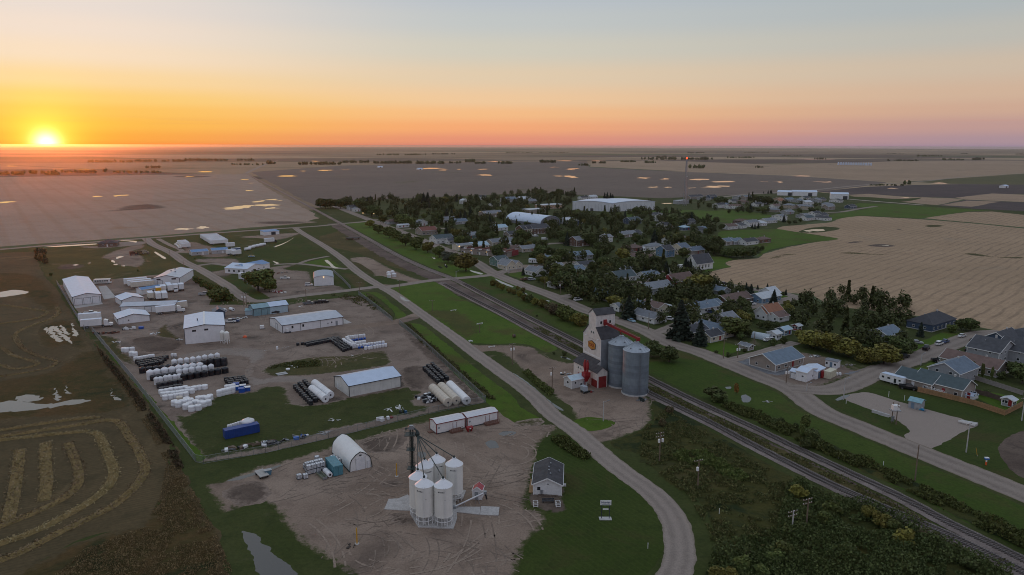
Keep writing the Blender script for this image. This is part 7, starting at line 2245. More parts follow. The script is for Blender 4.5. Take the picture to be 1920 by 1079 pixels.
H('V',790,185,18,8,0,2.8,'beige','grey','x','long low beige house under yellowing trees')
H('V',860,455,11,8,1,3.0,'white','grey','x','white house with a grey roof nearest the main street hedge',rise=2.4)
H('V',950,430,8,6,1,2.6,'white','grey','x','grey-roofed white annex behind the house nearest the hedge',extra=False)
H('V',1290,440,13,9,0,3.0,'white','blue','x','white house with a blue-grey roof among dark trees')
H('V',1110,392,6,5,1,3.2,'white','grey','y','small white upright house left of the blue-grey roof')
H('V',1410,375,13,8,0,2.8,'white','dark','x','white bungalow with a dark roof below the lane')
H('V',1365,270,15,10,0,3.0,'grey','blue','x','grey house with a blue-grey roof and white cars beside')
H('V',1350,125,13,10,0,5.4,'brown','grey','x','brown two-storey house at the street end')
H('V',1240,265,10,7,0,2.8,'tan','grey','x','tan house half hidden behind a big dark tree')
H('V',985,300,8,6,1,3.0,'blue','blue','x','small blue house left of a big dark tree')
H('V',1830,515,15,10,0,3.0,'white','teal','x','dark teal-roofed house with white garage gables',rise=3.2)
H('V',1745,520,7,6,1,2.8,'white','teal','y','white garage gable at the left of the teal-roofed house',rise=2.6,extra=False,cat='garage',name='garage')
H('V',1910,505,7,6,1,2.8,'white','teal','y','white garage gable at the right of the teal-roofed house',rise=2.6,extra=False,cat='garage',name='garage')
H('V',1640,720,14,8,1,2.6,'grey','teal','x','low house with a teal-grey roof beside the yellow tree')
H('V',1820,850,8,6,0,2.6,'white','grey','x','small white house right behind the elevator head house')
H('V',1110,590,9,7,0,2.6,'grey','blue','x','low blue-grey roof hidden in the dark trees by the street')
H('W',475,445,9,7,1,3.2,'grey','grey','x','grey gabled house right of the teal-roofed one')
H('W',690,490,12,7,0,2.8,'white','blue','x','white cottage with a pale blue roof by the spruces')
H('W',740,650,22,10,0,3.6,'grey','grey','x','long grey building beside the red church hall',cat='hall',name='hall')
q=H('W',1030,585,17,9,0,4.4,'red','brown','x','dark red church hall with white window frames and a steep roof',rise=3.6,extra=False,cat='church',name='church_hall')
part('bell_tower',MB().box(-9.5,-7.6,-1,1,0,7.5),WALLS['red'],q)
q=gable('white_church','white church with a dark steep roof at the edge of the wheat field','church',None,None,h=4.6,rise=5.2,ridge='x',wall=WALLS['white'],roof=ROOFS['dark'],over=.5,frame=(g('W',1262,385),R(35.5),16,9.5),trim=TRIM_WHITE,plinth=True,op=[('window','f',u,1.4,.9,2.0,TRIM_DARK)for u in(-5,-2,1,4)]+[('door','l',0,0,1.6,2.4)])
HOUSE_SPOTS.append((g('W',1262,385).x,g('W',1262,385).y,9))
H('W',880,245,10,9,1,5.4,'blue','dark','y','blue two-storey house with a lit red-glowing window',rise=3.0,lit='fl')
H('W',1055,220,11,9,1,5.4,'cream','blue','y','cream two-storey house beside the blue one',rise=3.0)
H('W',990,215,6,7,1,3.2,'cream','dark','y','cream garage between the blue and cream houses',rise=2.0,extra=False,cat='garage',name='garage')
H('W',1200,215,14,9,0,3.2,'tan','blue','x','tan house with a dark blue-grey roof behind the church')
H('W',745,165,15,9,0,3.0,'white','grey','hip','white house with a wide grey hip roof')
H('W',510,185,14,10,0,3.0,'brown','brown','hip','brown hip-roofed house left of the small white shed')
H('W',640,185,4,3.4,0,2.4,'white','pale','y','small white garden shed between two big roofs',extra=False,cat='shed',name='garden_shed')
H('W',545,290,14,9,0,3.4,'brown','brown','x','long brown house with white garage doors, left half')
H('W',680,310,11,9,0,3.0,'brown','brown','x','long brown house by the blue pool, right half',extra=False)
H('W',1325,275,3.5,3,0,2.3,'white','pale','y','little white shed on the grass behind the church',extra=False,cat='shed',name='garden_shed')
H('W',700,965,14,8,1,2.7,'white','grey','x','white bungalow with grey roof just beyond the elevator on the street corner')
H('W',765,855,12,8,1,2.8,'cream','brown','x','cream bungalow with a brown roof behind the corner bungalow')
H('W',590,870,9,8,1,2.8,'peach','blue','x','peach-gabled house left of the cream bungalow',rise=3.0)
H('W',925,860,4,3.6,0,2.4,'white','pale','y','small white shed with a pale roof beside the cream bungalow',extra=False,cat='shed',name='garden_shed')
H('W',1290,860,17,9,0,2.8,'white','blue','x','white L-shaped bungalow with a blue-grey roof by the lane')
H('W',1400,820,8,6,0,2.8,'white','blue','x','white wing of the bungalow by the lane',extra=False)
H('W',1640,770,20,10,0,2.8,'brown','brown','x','long brown bungalow with a carport')
H('W',1480,670,10,7,1,2.8,'grey','blue','x','grey house with a blue-grey roof under the poplar')
H('W',210,80,8,6,1,4.8,'white','grey','y','white upright house deep among the trees')
H('W',440,25,18,9,0,3.0,'tan','grey','x','long tan house in the upper middle of town')
H('W',1010,70,12,9,0,3.0,'brown','brown','x','dark brown roof behind the cream house')
H('W',930,95,10,8,0,3.0,'white','brown','x','white house with a brown roof above the wide grey hip roof')
H('K',1240,130,16,9,0,2.9,'blue','pale','x','pale blue house with a silver roof by the field road',rise=2.0)
H('K',1295,100,8,7,1,3.4,'white','pale','y','white gable wing of the silver-roofed house',rise=2.6,extra=False)
H('K',1290,300,11,9,0,3.2,'white','rust','x','white house with a rust-orange roof and steep gables',rise=3.6)
H('K',1245,310,6,6,1,3.4,'white','rust','y','white front gable of the rust-roofed house',rise=2.6,extra=False)
H('K',1370,325,8,7,0,2.6,'white','brown','x','low brown-roofed wing of the rust-roofed house',extra=False)
H('K',745,455,16,8,1,2.8,'cream','blue','x','cream bungalow with a blue-grey roof beside tall trees')
H('K',700,520,8,7,0,2.7,'cream','dark','x','cream cottage with a dark roof behind the thin spruce')
H('K',530,470,10,8,0,2.8,'cream','dark','x','cream house with a charcoal roof between two spruces')
H('K',850,370,10,8,1,3.2,'white','grey','y','white-gabled grey-roofed house behind a leafy tree',rise=2.8)
H('K',600,220,8,6,1,2.8,'grey','dark','x','small grey wing roof by the L-shaped bungalow',extra=False)
def quonset(rg,x,y,L,W,ang,m_,label,name='quonset_shed'):
 c=g(rg,x,y)
 root=thing(name,label,'shed',c,ang)
 pr=[(W/2*math.cos(t),W*.52*math.sin(t))for t in np.linspace(0,math.pi,13)]
 part('arch_shell',MB().prism([(a,b)for a,b in pr],'x',-L/2,L/2),m_,root,True)
 part('end_door',MB().box(L/2+.002,L/2+.06,-W*.22,W*.22,0,W*.36),DOOR_WHITE,root)
 part('end_wall',MB().prism([(a*.96,b*.96)for a,b in pr],'x',-L/2-.04,-L/2-.002),DOOR_WHITE,root)
 return root
quonset('K',1215,505,7.5,4.5,R(-40),mat('silver_tin',(.45,.52,.56),.4,.2,.1,rib=('X',6,.4)),'silver round-topped shed behind the back garden')
H('K',1340,510,4.5,3.5,1,2.8,'white','pale','y','little white shed beside the silver round-topped shed',extra=False,cat='shed',name='garden_shed')
H('K',1435,465,5,4,0,2.6,'blue','sky','x','bright blue tarpaulin-covered shed near the alley',extra=False,cat='shed',name='garden_shed')
H('K',1565,425,3,2.6,1,2.4,'red','pale','y','tiny red shed with a pale roof near the alley trees',extra=False,cat='shed',name='garden_shed')
H('K',1062,612,4.5,3,1,1.8,'tan','grey','x','low grey garden shed at the lawn corner',extra=False,cat='shed',name='garden_shed')
q=H('AE',350,535,17,11,0,3.0,'tan','blue','x','new tan house with a slate roof on a gravel lot',rise=2.6)
sw=WHITE_STEEL
gable('sign_shop','white shop with a pale roof, tallest of three joined boxes','shop',g('AE',705,745),g('AE',825,690),g('AE',608,705),h=3.4,rise=.8,ridge='y',roof=WHITE_ROOF,trim=TRIM_WHITE,op=[('window','l',.5,1.6,.8,.6,TRIM_WHITE),('window','f',1,1,.8,.7,TRIM_WHITE)])
gable('sign_shop','low white left end of the joined white shop','shop',g('AE',608,712),g('AE',660,680),g('AE',515,690),h=2.5,rise=.6,ridge='y',roof=WHITE_ROOF,op=[('overhead_door','l',0,0,2.2,2.0)])
gable('sign_shop','white rear end of the joined white shop with a blue-grey door','shop',g('AE',825,712),g('AE',925,665),depth=6,h=2.9,rise=.8,ridge='x',roof=WHITE_ROOF,op=[('overhead_door','f',-.8,0,1.8,2.2,mat('slate_door',(.16,.24,.32),.5)),('window','f',1.6,1.1,.7,.7,TRIM_DARK)])
sea_can(g('AE',990,712),g('AE',1065,672),g('AE',925,688),mat('cream_container',(.62,.58,.44),.6,0,.1,grime=.2),'cream shipping container beside the joined white shop',2.6)
sea_can(g('AE',905,700),g('AE',925,690),g('AE',882,690),RED,'narrow red container between the white shop and cream container',2.5)
q=gable('site_trailer','small white site trailer with square windows behind the shop','site trailer',g('AE',932,555),g('AE',1070,585),depth=3.0,h=2.6,rise=.25,ridge='x',wall=sw,roof=ROOFS['grey'],op=[('window','f',-1.6,1.1,.7,.7,TRIM_DARK),('window','f',1.4,1.1,.7,.7,TRIM_DARK),('door','f',0,.2,.9,1.9,mat('slate_door',(.16,.24,.32)))])
for i,(x,y)in enumerate(((1075,660),(1110,660))):
 tank(g('AE',x,y),.9,.9,'w','drum',('left' if i==0 else 'right')+' of two white drums beside the cream container',None)
junk('rubble','white rubble and boards in the gravel lot behind the new house',g('AE',820,440),[TRIM_WHITE,STEEL,mat('tan_board',(.40,.30,.20))],18,(2.4,1.2),(.6,.35,.35),0)
junk('rubble','pale stones along the foot of the yellowing trees',g('AE',1190,550),[mat('stone',(.30,.28,.26),.9),mat('stone',(.3,.28,.26))],14,(4,.8),(.35,.35,.4),R(20),'rocks')
q=H('L',1030,262,22,11,0,3.2,'navy','dark','hip','large navy house with a black hip roof at the field edge',rise=3.4)
H('L',590,370,12,9,0,2.8,'grey','blue','x','grey-roofed house hidden in the dark grove')
q=H('L',1150,870,15,9,-55,3.4,'tan','teal','x','tan-sided house with a dark roof and white deck above the wooden fence',rise=2.4)
part('deck',MB().box(-3.5,3.0,-6.6,-4.55,1.0,1.15),TRIM_WHITE,q)
rb_=MB()
for k in range(14):
 rb_.box(-3.5+k*.5,-3.42+k*.5,-6.6,-6.52,1.15,2.05)
rb_.box(-3.5,3.05,-6.6,-6.52,2.05,2.13)
part('deck_railing',rb_,TRIM_WHITE,q)
H('L',920,820,12,9,-55,3.0,'tan','teal','x','tan left wing of the house above the wooden fence',rise=2.2,extra=False)
H('L',1230,760,14,10,0,4.6,'grey','blue','x','grey gabled house right behind the wooden fence house',rise=2.6)
q=H('L',1370,930,5,4,-55,1.2,'white','white','flat','white raised deck beside the wooden fence house',extra=False,cat='deck',name='raised_deck')
H('L',1430,660,19,10,-55,3.0,'tan','brown','x','tan bungalow with a brown roof and slim trees beside',rise=2.4)
H('L',1590,560,15,11,0,4.6,'grey','dark','y','tall grey house with a black roof and white gable edge',rise=3.4)
H('L',1860,560,16,11,0,4.4,'grey','dark','y','grey house with a wide white-edged gable at the right edge',rise=3.0)
H('L',1700,430,14,10,0,3.0,'navy','dark','x','dark-roofed house behind the tall grey one',rise=3.0)
H('L',1870,410,14,11,0,3.0,'navy','dark','hip','dark house at the right edge beside the field',rise=3.0)
H('L',1760,1010,3,2.4,-55,2.4,'grey','pale','y','small grey garden shed inside the wooden fence',extra=False,cat='shed',name='garden_shed')
H('U',585,570,11,9,0,3.4,'tan','blue','x','tan house with a blue-grey roof left in the row by the hay meadow')
H('U',660,565,12,8,0,3.0,'grey','blue','x','grey middle house in the row by the hay meadow')
H('U',775,568,16,9,0,3.0,'white','dark','x','white house with a black roof, right in the row by the hay meadow')
H('U',905,550,13,8,0,3.0,'brown','brown','hip','low brown house alone on the hay meadow')
def arena():
 for i,(A,B,lab)in enumerate((((440,325),(880,345),'left half of the long white arena with an arched roof'),((885,345),(1362,320),'right half of the long white arena with an arched roof'))):
  c,ang,L,W=foot(g('T',*A),g('T',*B),depth=45)
  root=thing('arena_hall',lab,'arena',c,ang)
  x,y,h=L/2,W/2,10.0
  pr=[(-x+2*x*k/12,h+4.2*math.sin(math.pi*(.18+.64*k/12))-2.2)for k in range(13)]
  part('wall',MB().prism([(-x,0),(x,0)]+pr[::-1],'y',y,-y),mat('arena_white',(.66,.68,.70),.5,0,.06,.2,grime=.15),root)
  rf=[(a*1.01,b+.03)for a,b in pr]
  part('roof',MB().prism(rf+[(a,b+.5)for a,b in rf[::-1]],'y',-y-.4,y+.4),WHITE_ROOF,root)
  for k in range(1,12):
   xx=-x+2*x*k/12
   part('wall_seam',MB().box(xx-.15,xx+.15,-y-.08,-y-.01,0,h-1.2),mat('seam_grey',(.42,.45,.48),.5),root)
  part('door',MB().box(-2,2,-y-.1,-y-.01,0,3.2),TRIM_DARK,root)
arena()
def rink():
 c,ang,L,W=foot(g('S',1400,505),g('S',1540,500),g('S',1090,445))
 W=60.0
 c=g('S',1310,478)
 root=thing('curling_rink','rounded silver-white barrel roof of the rink in mid town','rink',c,R(-52))
 Wd=26.0
 pr=[(Wd/2*math.cos(t),3.0+7.0*math.sin(t))for t in np.linspace(0,math.pi,15)]
 part('shell',MB().prism(pr+[(-Wd/2,0),(Wd/2,0)],'x',-28,28),mat('rink_wall',(.20,.20,.22),.7),root)
 pr2=[(a*1.02,b+.1)for a,b in pr]
 part('roof',MB().prism(pr2+[(a,b+.2)for a,b in pr2[::-1]],'x',-28.4,28.4),WHITE_ROOF,root,True)
 part('door',MB().box(28.0,28.1,-2,2,0,3),TRIM_DARK,root)
rink()
H('S',1310,590,30,12,0,5.4,'brown','dark','x','long brown apartment block with cream gable fronts',rise=3.2,cat='apartments',name='apartment_block')
for i,(x,y)in enumerate(((1200,598),(1260,602),(1370,580),(1430,575))):
 H('S',x,y,5,5,1,5.8,'cream','dark','y',('first','second','third','fourth')[i]+' cream gable from left on the brown apartment block',rise=2.2,extra=False,cat='gable bay',name='gable_bay')
H('S',840,400,24,13,0,4.5,'tan','grey','x','long grey-roofed lodge with lit lamps along its eave',rise=2.6,lit='f',cat='lodge',name='lodge')
H('S',930,550,14,10,0,3.0,'white','sky','x','low house with a pale blue roof left of the apartment block')
H('S',1320,355,26,16,0,4.5,'tan','pale','flat','long low brick school building left part',extra=False,cat='school',name='school')
H('S',1500,305,34,18,0,5.0,'peach','pale','flat','long low peach school building right part',extra=False,cat='school',name='school')
H('S',1700,480,11,9,0,4.6,'white','pale','x','white two-storey house right of the barrel roof')
H('S',1780,500,12,9,0,3.2,'navy','teal','y','dark gabled house right of the white two-storey',rise=3.0)
H('S',540,255,10,8,0,5.0,'white','pale','y','white tall house in the far spruces')
H('S',1040,235,20,12,0,4.6,'grey','blue','x','wide grey house at the far edge of town')
H('S',1210,225,18,12,0,4.0,'white','pale','x','wide white house at the far edge of town')
H('S',1290,245,14,10,0,3.2,'tan','grey','x','tan house right of the wide white one at the far edge')
H('S',740,205,12,9,0,4.0,'white','dark','x','white dark-roofed house at the far left edge')
H('S',480,480,16,10,0,3.0,'grey','blue','x','blue-grey roof behind the big yellowing tree')
H('S',350,455,16,10,0,3.0,'grey','grey','x','grey roof under the far trees left')
H('S',60,490,10,8,0,3.2,'white','grey','y','white house gable left under the trees')
H('S',590,640,14,9,0,3.0,'green','grey','x','grey-green house behind the round yellow tree')
H('S',880,290,14,9,0,3.0,'white','dark','x','white bungalow behind the lodge')
H('S',1100,620,16,9,0,2.8,'tan','dark','x','dark low roofs below the apartment block')
H('R',480,325,10,9,0,4.2,'grey','dark','x','grey house at the far left corner of town')
H('R',525,340,8,7,0,3.0,'white','grey','y','white gabled house at the far left corner of town')
H('R',930,480,11,8,0,3.0,'grey','brown','hip','brown-roofed house behind the trackside trees')
H('R',1050,520,12,4,0,2.6,'white','pale','x','long white mobile home behind the trackside trees',extra=False)
H('R',1255,500,8,6,0,3.0,'white','dark','y','white house with dark gable left of mid town')
for i,(x,y,L_,W_,a_,h_,wc,rc,rg_,w_)in enumerate(((1110,480,15,11,0,4.6,'navy','teal','x','navy-roofed house above the middle trees'),(1170,445,9,7,1,3.0,'white','dark','y','white gable just above the navy-roofed house'),(1390,420,12,9,0,4.6,'white','dark','y','white house with black roof below the ball field'),(1440,450,11,9,0,3.0,'white','dark','x','white house with a black roof right below it'),(1500,510,14,9,0,3.0,'cream','brown','x','cream brown-roofed house by the big dark tree'),(1740,480,13,9,0,3.0,'white','dark','x','white house with a dark roof right of the big dark tree'),(1690,550,9,8,0,3.0,'navy','sky','hip','bright blue tent-like roof in the trees'),(1020,625,12,9,0,3.0,'tan','grey','x','tan house with a grey roof in the upper trees'),(1120,615,13,9,0,3.0,'grey','dark','x','grey house right of the tan one in the upper trees'),(815,680,9,7,1,4.6,'white','grey','y','white upright house below the upper trees'),(1880,570,10,8,0,3.2,'grey','blue','x','blue-grey roof at the right of the upper trees'),(560,205,14,9,0,3.2,'white','dark','x','white house behind the arena left end'),(660,195,14,9,0,3.2,'white','pale','x','pale-roofed house behind the arena left end'),(1660,255,22,10,0,5.0,'grey','pale','flat','grey pump house beside the radio mast'),(1810,200,30,10,0,4.0,'tan','dark','x','far row house right of the radio mast'))):
 H('T',x,y,L_,W_,a_,h_,wc,rc,rg_,w_,extra=(rg_!='flat'))
far=[(520,240,'white','dark',14),(560,230,'white','blue',12),(620,245,'white','brown',13),(680,250,'white','brown',14),(640,195,'white','dark',12),(690,160,'grey','grey',13),(760,165,'tan','grey',14),(730,200,'tan','brown',13),(860,225,'white','dark',14),(900,205,'white','dark',13),(1020,240,'white','brown',12),(1000,275,'tan','grey',15),(1060,205,'cream','rust',12),(1050,180,'peach','rust',14),(1140,180,'grey','blue',16),(1150,245,'beige','grey',13),(1130,295,'grey','grey',13),(1220,190,'grey','blue',14),(1300,215,'white','pale',14),(1330,205,'white','dark',12),(1290,165,'white','dark',13),(1380,190,'grey','grey',14),(1430,180,'tan','dark',13),(1490,225,'white','grey',14),(1500,255,'tan','grey',14),(1570,190,'white','dark',15),(1240,245,'tan','grey',12),(1310,255,'beige','grey',12),(1310,350,'white','teal',14),(1280,330,'grey','grey',13),(1380,320,'white','dark',12),(1450,350,'white','dark',15),(1440,325,'grey','dark',12),(1060,350,'white','grey',12),(960,375,'white','grey',17),(860,395,'white','pale',16),(800,405,'white','grey',15),(690,420,'white','dark',12),(610,430,'white','brown',13),(720,395,'brown','brown',14),(1700,245,'navy','dark',13),(380,170,'grey','dark',16),(450,160,'navy','dark',14),(280,155,'grey','dark',14),(60,420,'white','brown',12),(20,430,'white','dark',10),(240,385,'grey','dark',12),(350,460,'grey','dark',12)]
for i,(x,y,wc,rc,L_)in enumerate(far):
 H('U',x,y,L_*1.1,9,i%2,3.0 if i%3 else 4.4,wc,rc,('x','y','x','hip')[i%4],'%s house with a %s roof in the outlying quarter of town'%(wc,{'pale':'pale metal','dark':'charcoal','blue':'blue-grey','rust':'rust-orange'}.get(rc,rc)),extra=(i%2==0))
for i,(x0,x1,y,h_,lab)in enumerate(((1040,1175,128,6,'left of the long pale sheds beyond the outlying quarter'),(1180,1400,133,7,'right, longer pale shed beyond the outlying quarter'),(1520,1682,162,8,'big white steel shed at the far right of the outlying quarter'))):
 gable('farm_shed',lab,'shed',g('U',x0,y),g('U',x1,y+4),depth=22,h=h_,rise=2.0,ridge='x',roof=WHITE_ROOF,op=[('overhead_door','f',8,0,6,5,TRIM_DARK)])
 # town cars
for z_,x,y,k_,c_,rz,lab in(('W',310,575,'pickup','white',20,'white pickup before the teal-roofed house garages'),('W',365,545,'suv','silver',25,'silver car right of the white pickup at the teal-roofed house'),('W',175,645,'sedan','lightblue',40,'pale car on the gravel by the teal-grey roof'),('W',240,650,'sedan','black',40,'black car among the cars by the teal-grey roof'),('W',505,980,'sedan','lightblue',-66,'pale blue car on the main street behind the elevator'),('W',925,965,'pickup','white',-20,'white pickup beside the tall spruce near the street corner'),('W',1225,915,'pickup','white',-25,'white pickup outside the L-shaped bungalow'),('W',1165,975,'sedan','silver',30,'silver car at the lane mouth by the spruce'),('W',1415,885,'suv','blue',10,'dark blue car beside the L-shaped bungalow drive'),('W',1620,800,'suv','black',20,'black car under the carport of the brown bungalow'),('W',1840,795,'pickup','white',10,'white pickup by the lane below the silver-roofed house'),('W',1060,375,'van','white',35,'white van at the left of the church'),('AF',590,585,'suv','white',-20,'white car first in the parking area below the wheat field'),('AF',630,590,'suv','grey',-20,'grey car second in the parking area below the wheat field'),('AF',660,625,'sedan','silver',15,'silver car in the lower row of the parking area'),('AF',735,600,'pickup','black',20,'black pickup in the parking area'),('AF',740,630,'suv','white',20,'white car nearest in the parking area'),('AF',580,665,'suv','white',10,'white car below the parking area trees'),('L',985,480,'pickup','black',50,'black pickup on the side street by the grove'),('L',1108,437,'suv','white',38,'white car nearest on the kerb of the side street'),('L',1165,415,'sedan','blue',38,'blue car parked behind the white one on the side street'),('L',1322,362,'sedan','white',38,'white car farther up by the navy house'),('L',900,425,'sedan','silver',-10,'silver car in the drive under dark trees'),('L',770,562,'pickup','black',30,'black pickup at the foot of the grove on the side street'),('L',1450,412,'suv','black',15,'black car in the far drive on the right'),('L',1455,465,'suv','black',15,'black car in the middle drive on the right'),('L',1560,445,'pickup','grey',10,'grey pickup in the drive before the dark-roofed house'),('L',1290,540,'pickup','silver',10,'silver pickup before the tall grey house'),('L',1400,500,'suv','black',25,'black car before the tall grey house'),('L',1110,600,'pickup','black',-10,'black pickup before the tan bungalow'),('L',1160,620,'suv','silver',-15,'silver car before the tan bungalow'),('L',815,855,'pickup','black',-30,'black pickup behind the white travel trailer'),('V',1030,390,'sedan','red',20,'red car beside the small white upright house'),('V',820,515,'suv','silver',30,'silver car by the house nearest the hedge'),('V',745,515,'pickup','brown',30,'brown pickup by the house nearest the hedge'),('V',1340,745,'suv','white',30,'white car off the street by the brown shrub'),('V',375,325,'pickup','grey',-66,'grey pickup outside the teal shop'),('V',1375,265,'suv','white',10,'white car left at the blue-grey roofed house'),('V',1435,265,'pickup','white',10,'white pickup right at the blue-grey roofed house'),('S',1020,580,'pickup','white',20,'white pickup left of the apartment block'),('S',1340,625,'van','white',15,'white van in front of the apartment gables'),('S',1445,660,'van','white',15,'white van at the street by the apartments'),('S',870,470,'suv','white',20,'white car on main town lane'),('K',1285,535,'sedan','white',5,'left of two white cars in the back garden'),('K',1320,530,'sedan','white',10,'right of two white cars in the back garden'),('R',870,480,'pickup','white',20,'white pickup by the brown-roofed house'),('K',505,335,'suv','silver',20,'silver car at the lane by the tall spruce')):
 car(k_,c_,g(z_,x,y),R(rz),lab)
camper(g('L',668,800),R(-54+180),'long white travel trailer parked beside the tan house drive',8.2)
camper(g('V',845,325),R(-20),'white travel trailer parked on the gravel beside the motel block',7.0)
# trees and shrubs
LAND=[o for o in THINGS if o['category']in('house','shed','shop','church','hall','arena','rink','grain elevator','plant','store','office','workshop','lodge','garage','motel','school','apartments','barn')]
LPX=[proj(o.location)for o in LAND]
STOPW={'with','a','the','and','of','in','on','by','behind','beside','at','to','below','above','its','left','right','just','deep','half','before','two','three','front','an','from','second','first','third','under','beyond','inside','between','among'}
def where_is(p):
 u,v=proj((p.x,p.y,0))
 i=min(range(len(LAND)),key=lambda k:(LAND[k].location.x-p.x)**2+(LAND[k].location.y-p.y)**2)
 w=LAND[i]['label'].replace(',','').split()[:8]
 while w and w[-1].lower()in STOPW:
  w.pop()
 du,dv=u-LPX[i][0],v-LPX[i][1]
 rel=('left of' if du<0 else 'right of')if abs(du)>abs(dv)*1.5 else('behind' if dv<0 else 'in front of')
 return rel+' the '+' '.join(w)
KW=dict(spruce='dark pointed spruce',dark='dark green leafy tree',mid='green leafy tree',yellow='yellowing leafy tree',poplar='slim green poplar',darktall='slim dark tree',orange='slim orange autumn tree',bush='green shrub',darkbush='dark shrub',yellowbush='yellow-green shrub',brownbush='brownish shrub',silver='silvery leafy tree')
TREE_AT=[]
def plant(p,h,kind,spread=1.0,group=None):
 if kind in('dark','mid','yellow','silver'):
  spread*=1.22 if kind=='dark' else 1.42
 elif kind=='spruce':
  spread*=1.15
 sz='' if 6<h<11 else 'tall ' if h>=11 else 'small '
 TREE_AT.append((p.x,p.y,h*.3*spread))
 return tree(p,h,kind,(sz+KW[kind]+' '+where_is(p)).strip(),group,spread)
K_=dict(s='spruce',d='dark',m='mid',y='yellow',p='poplar',t='darktall',o='orange',b='bush',k='darkbush',Y='yellowbush',n='brownbush',v='silver')
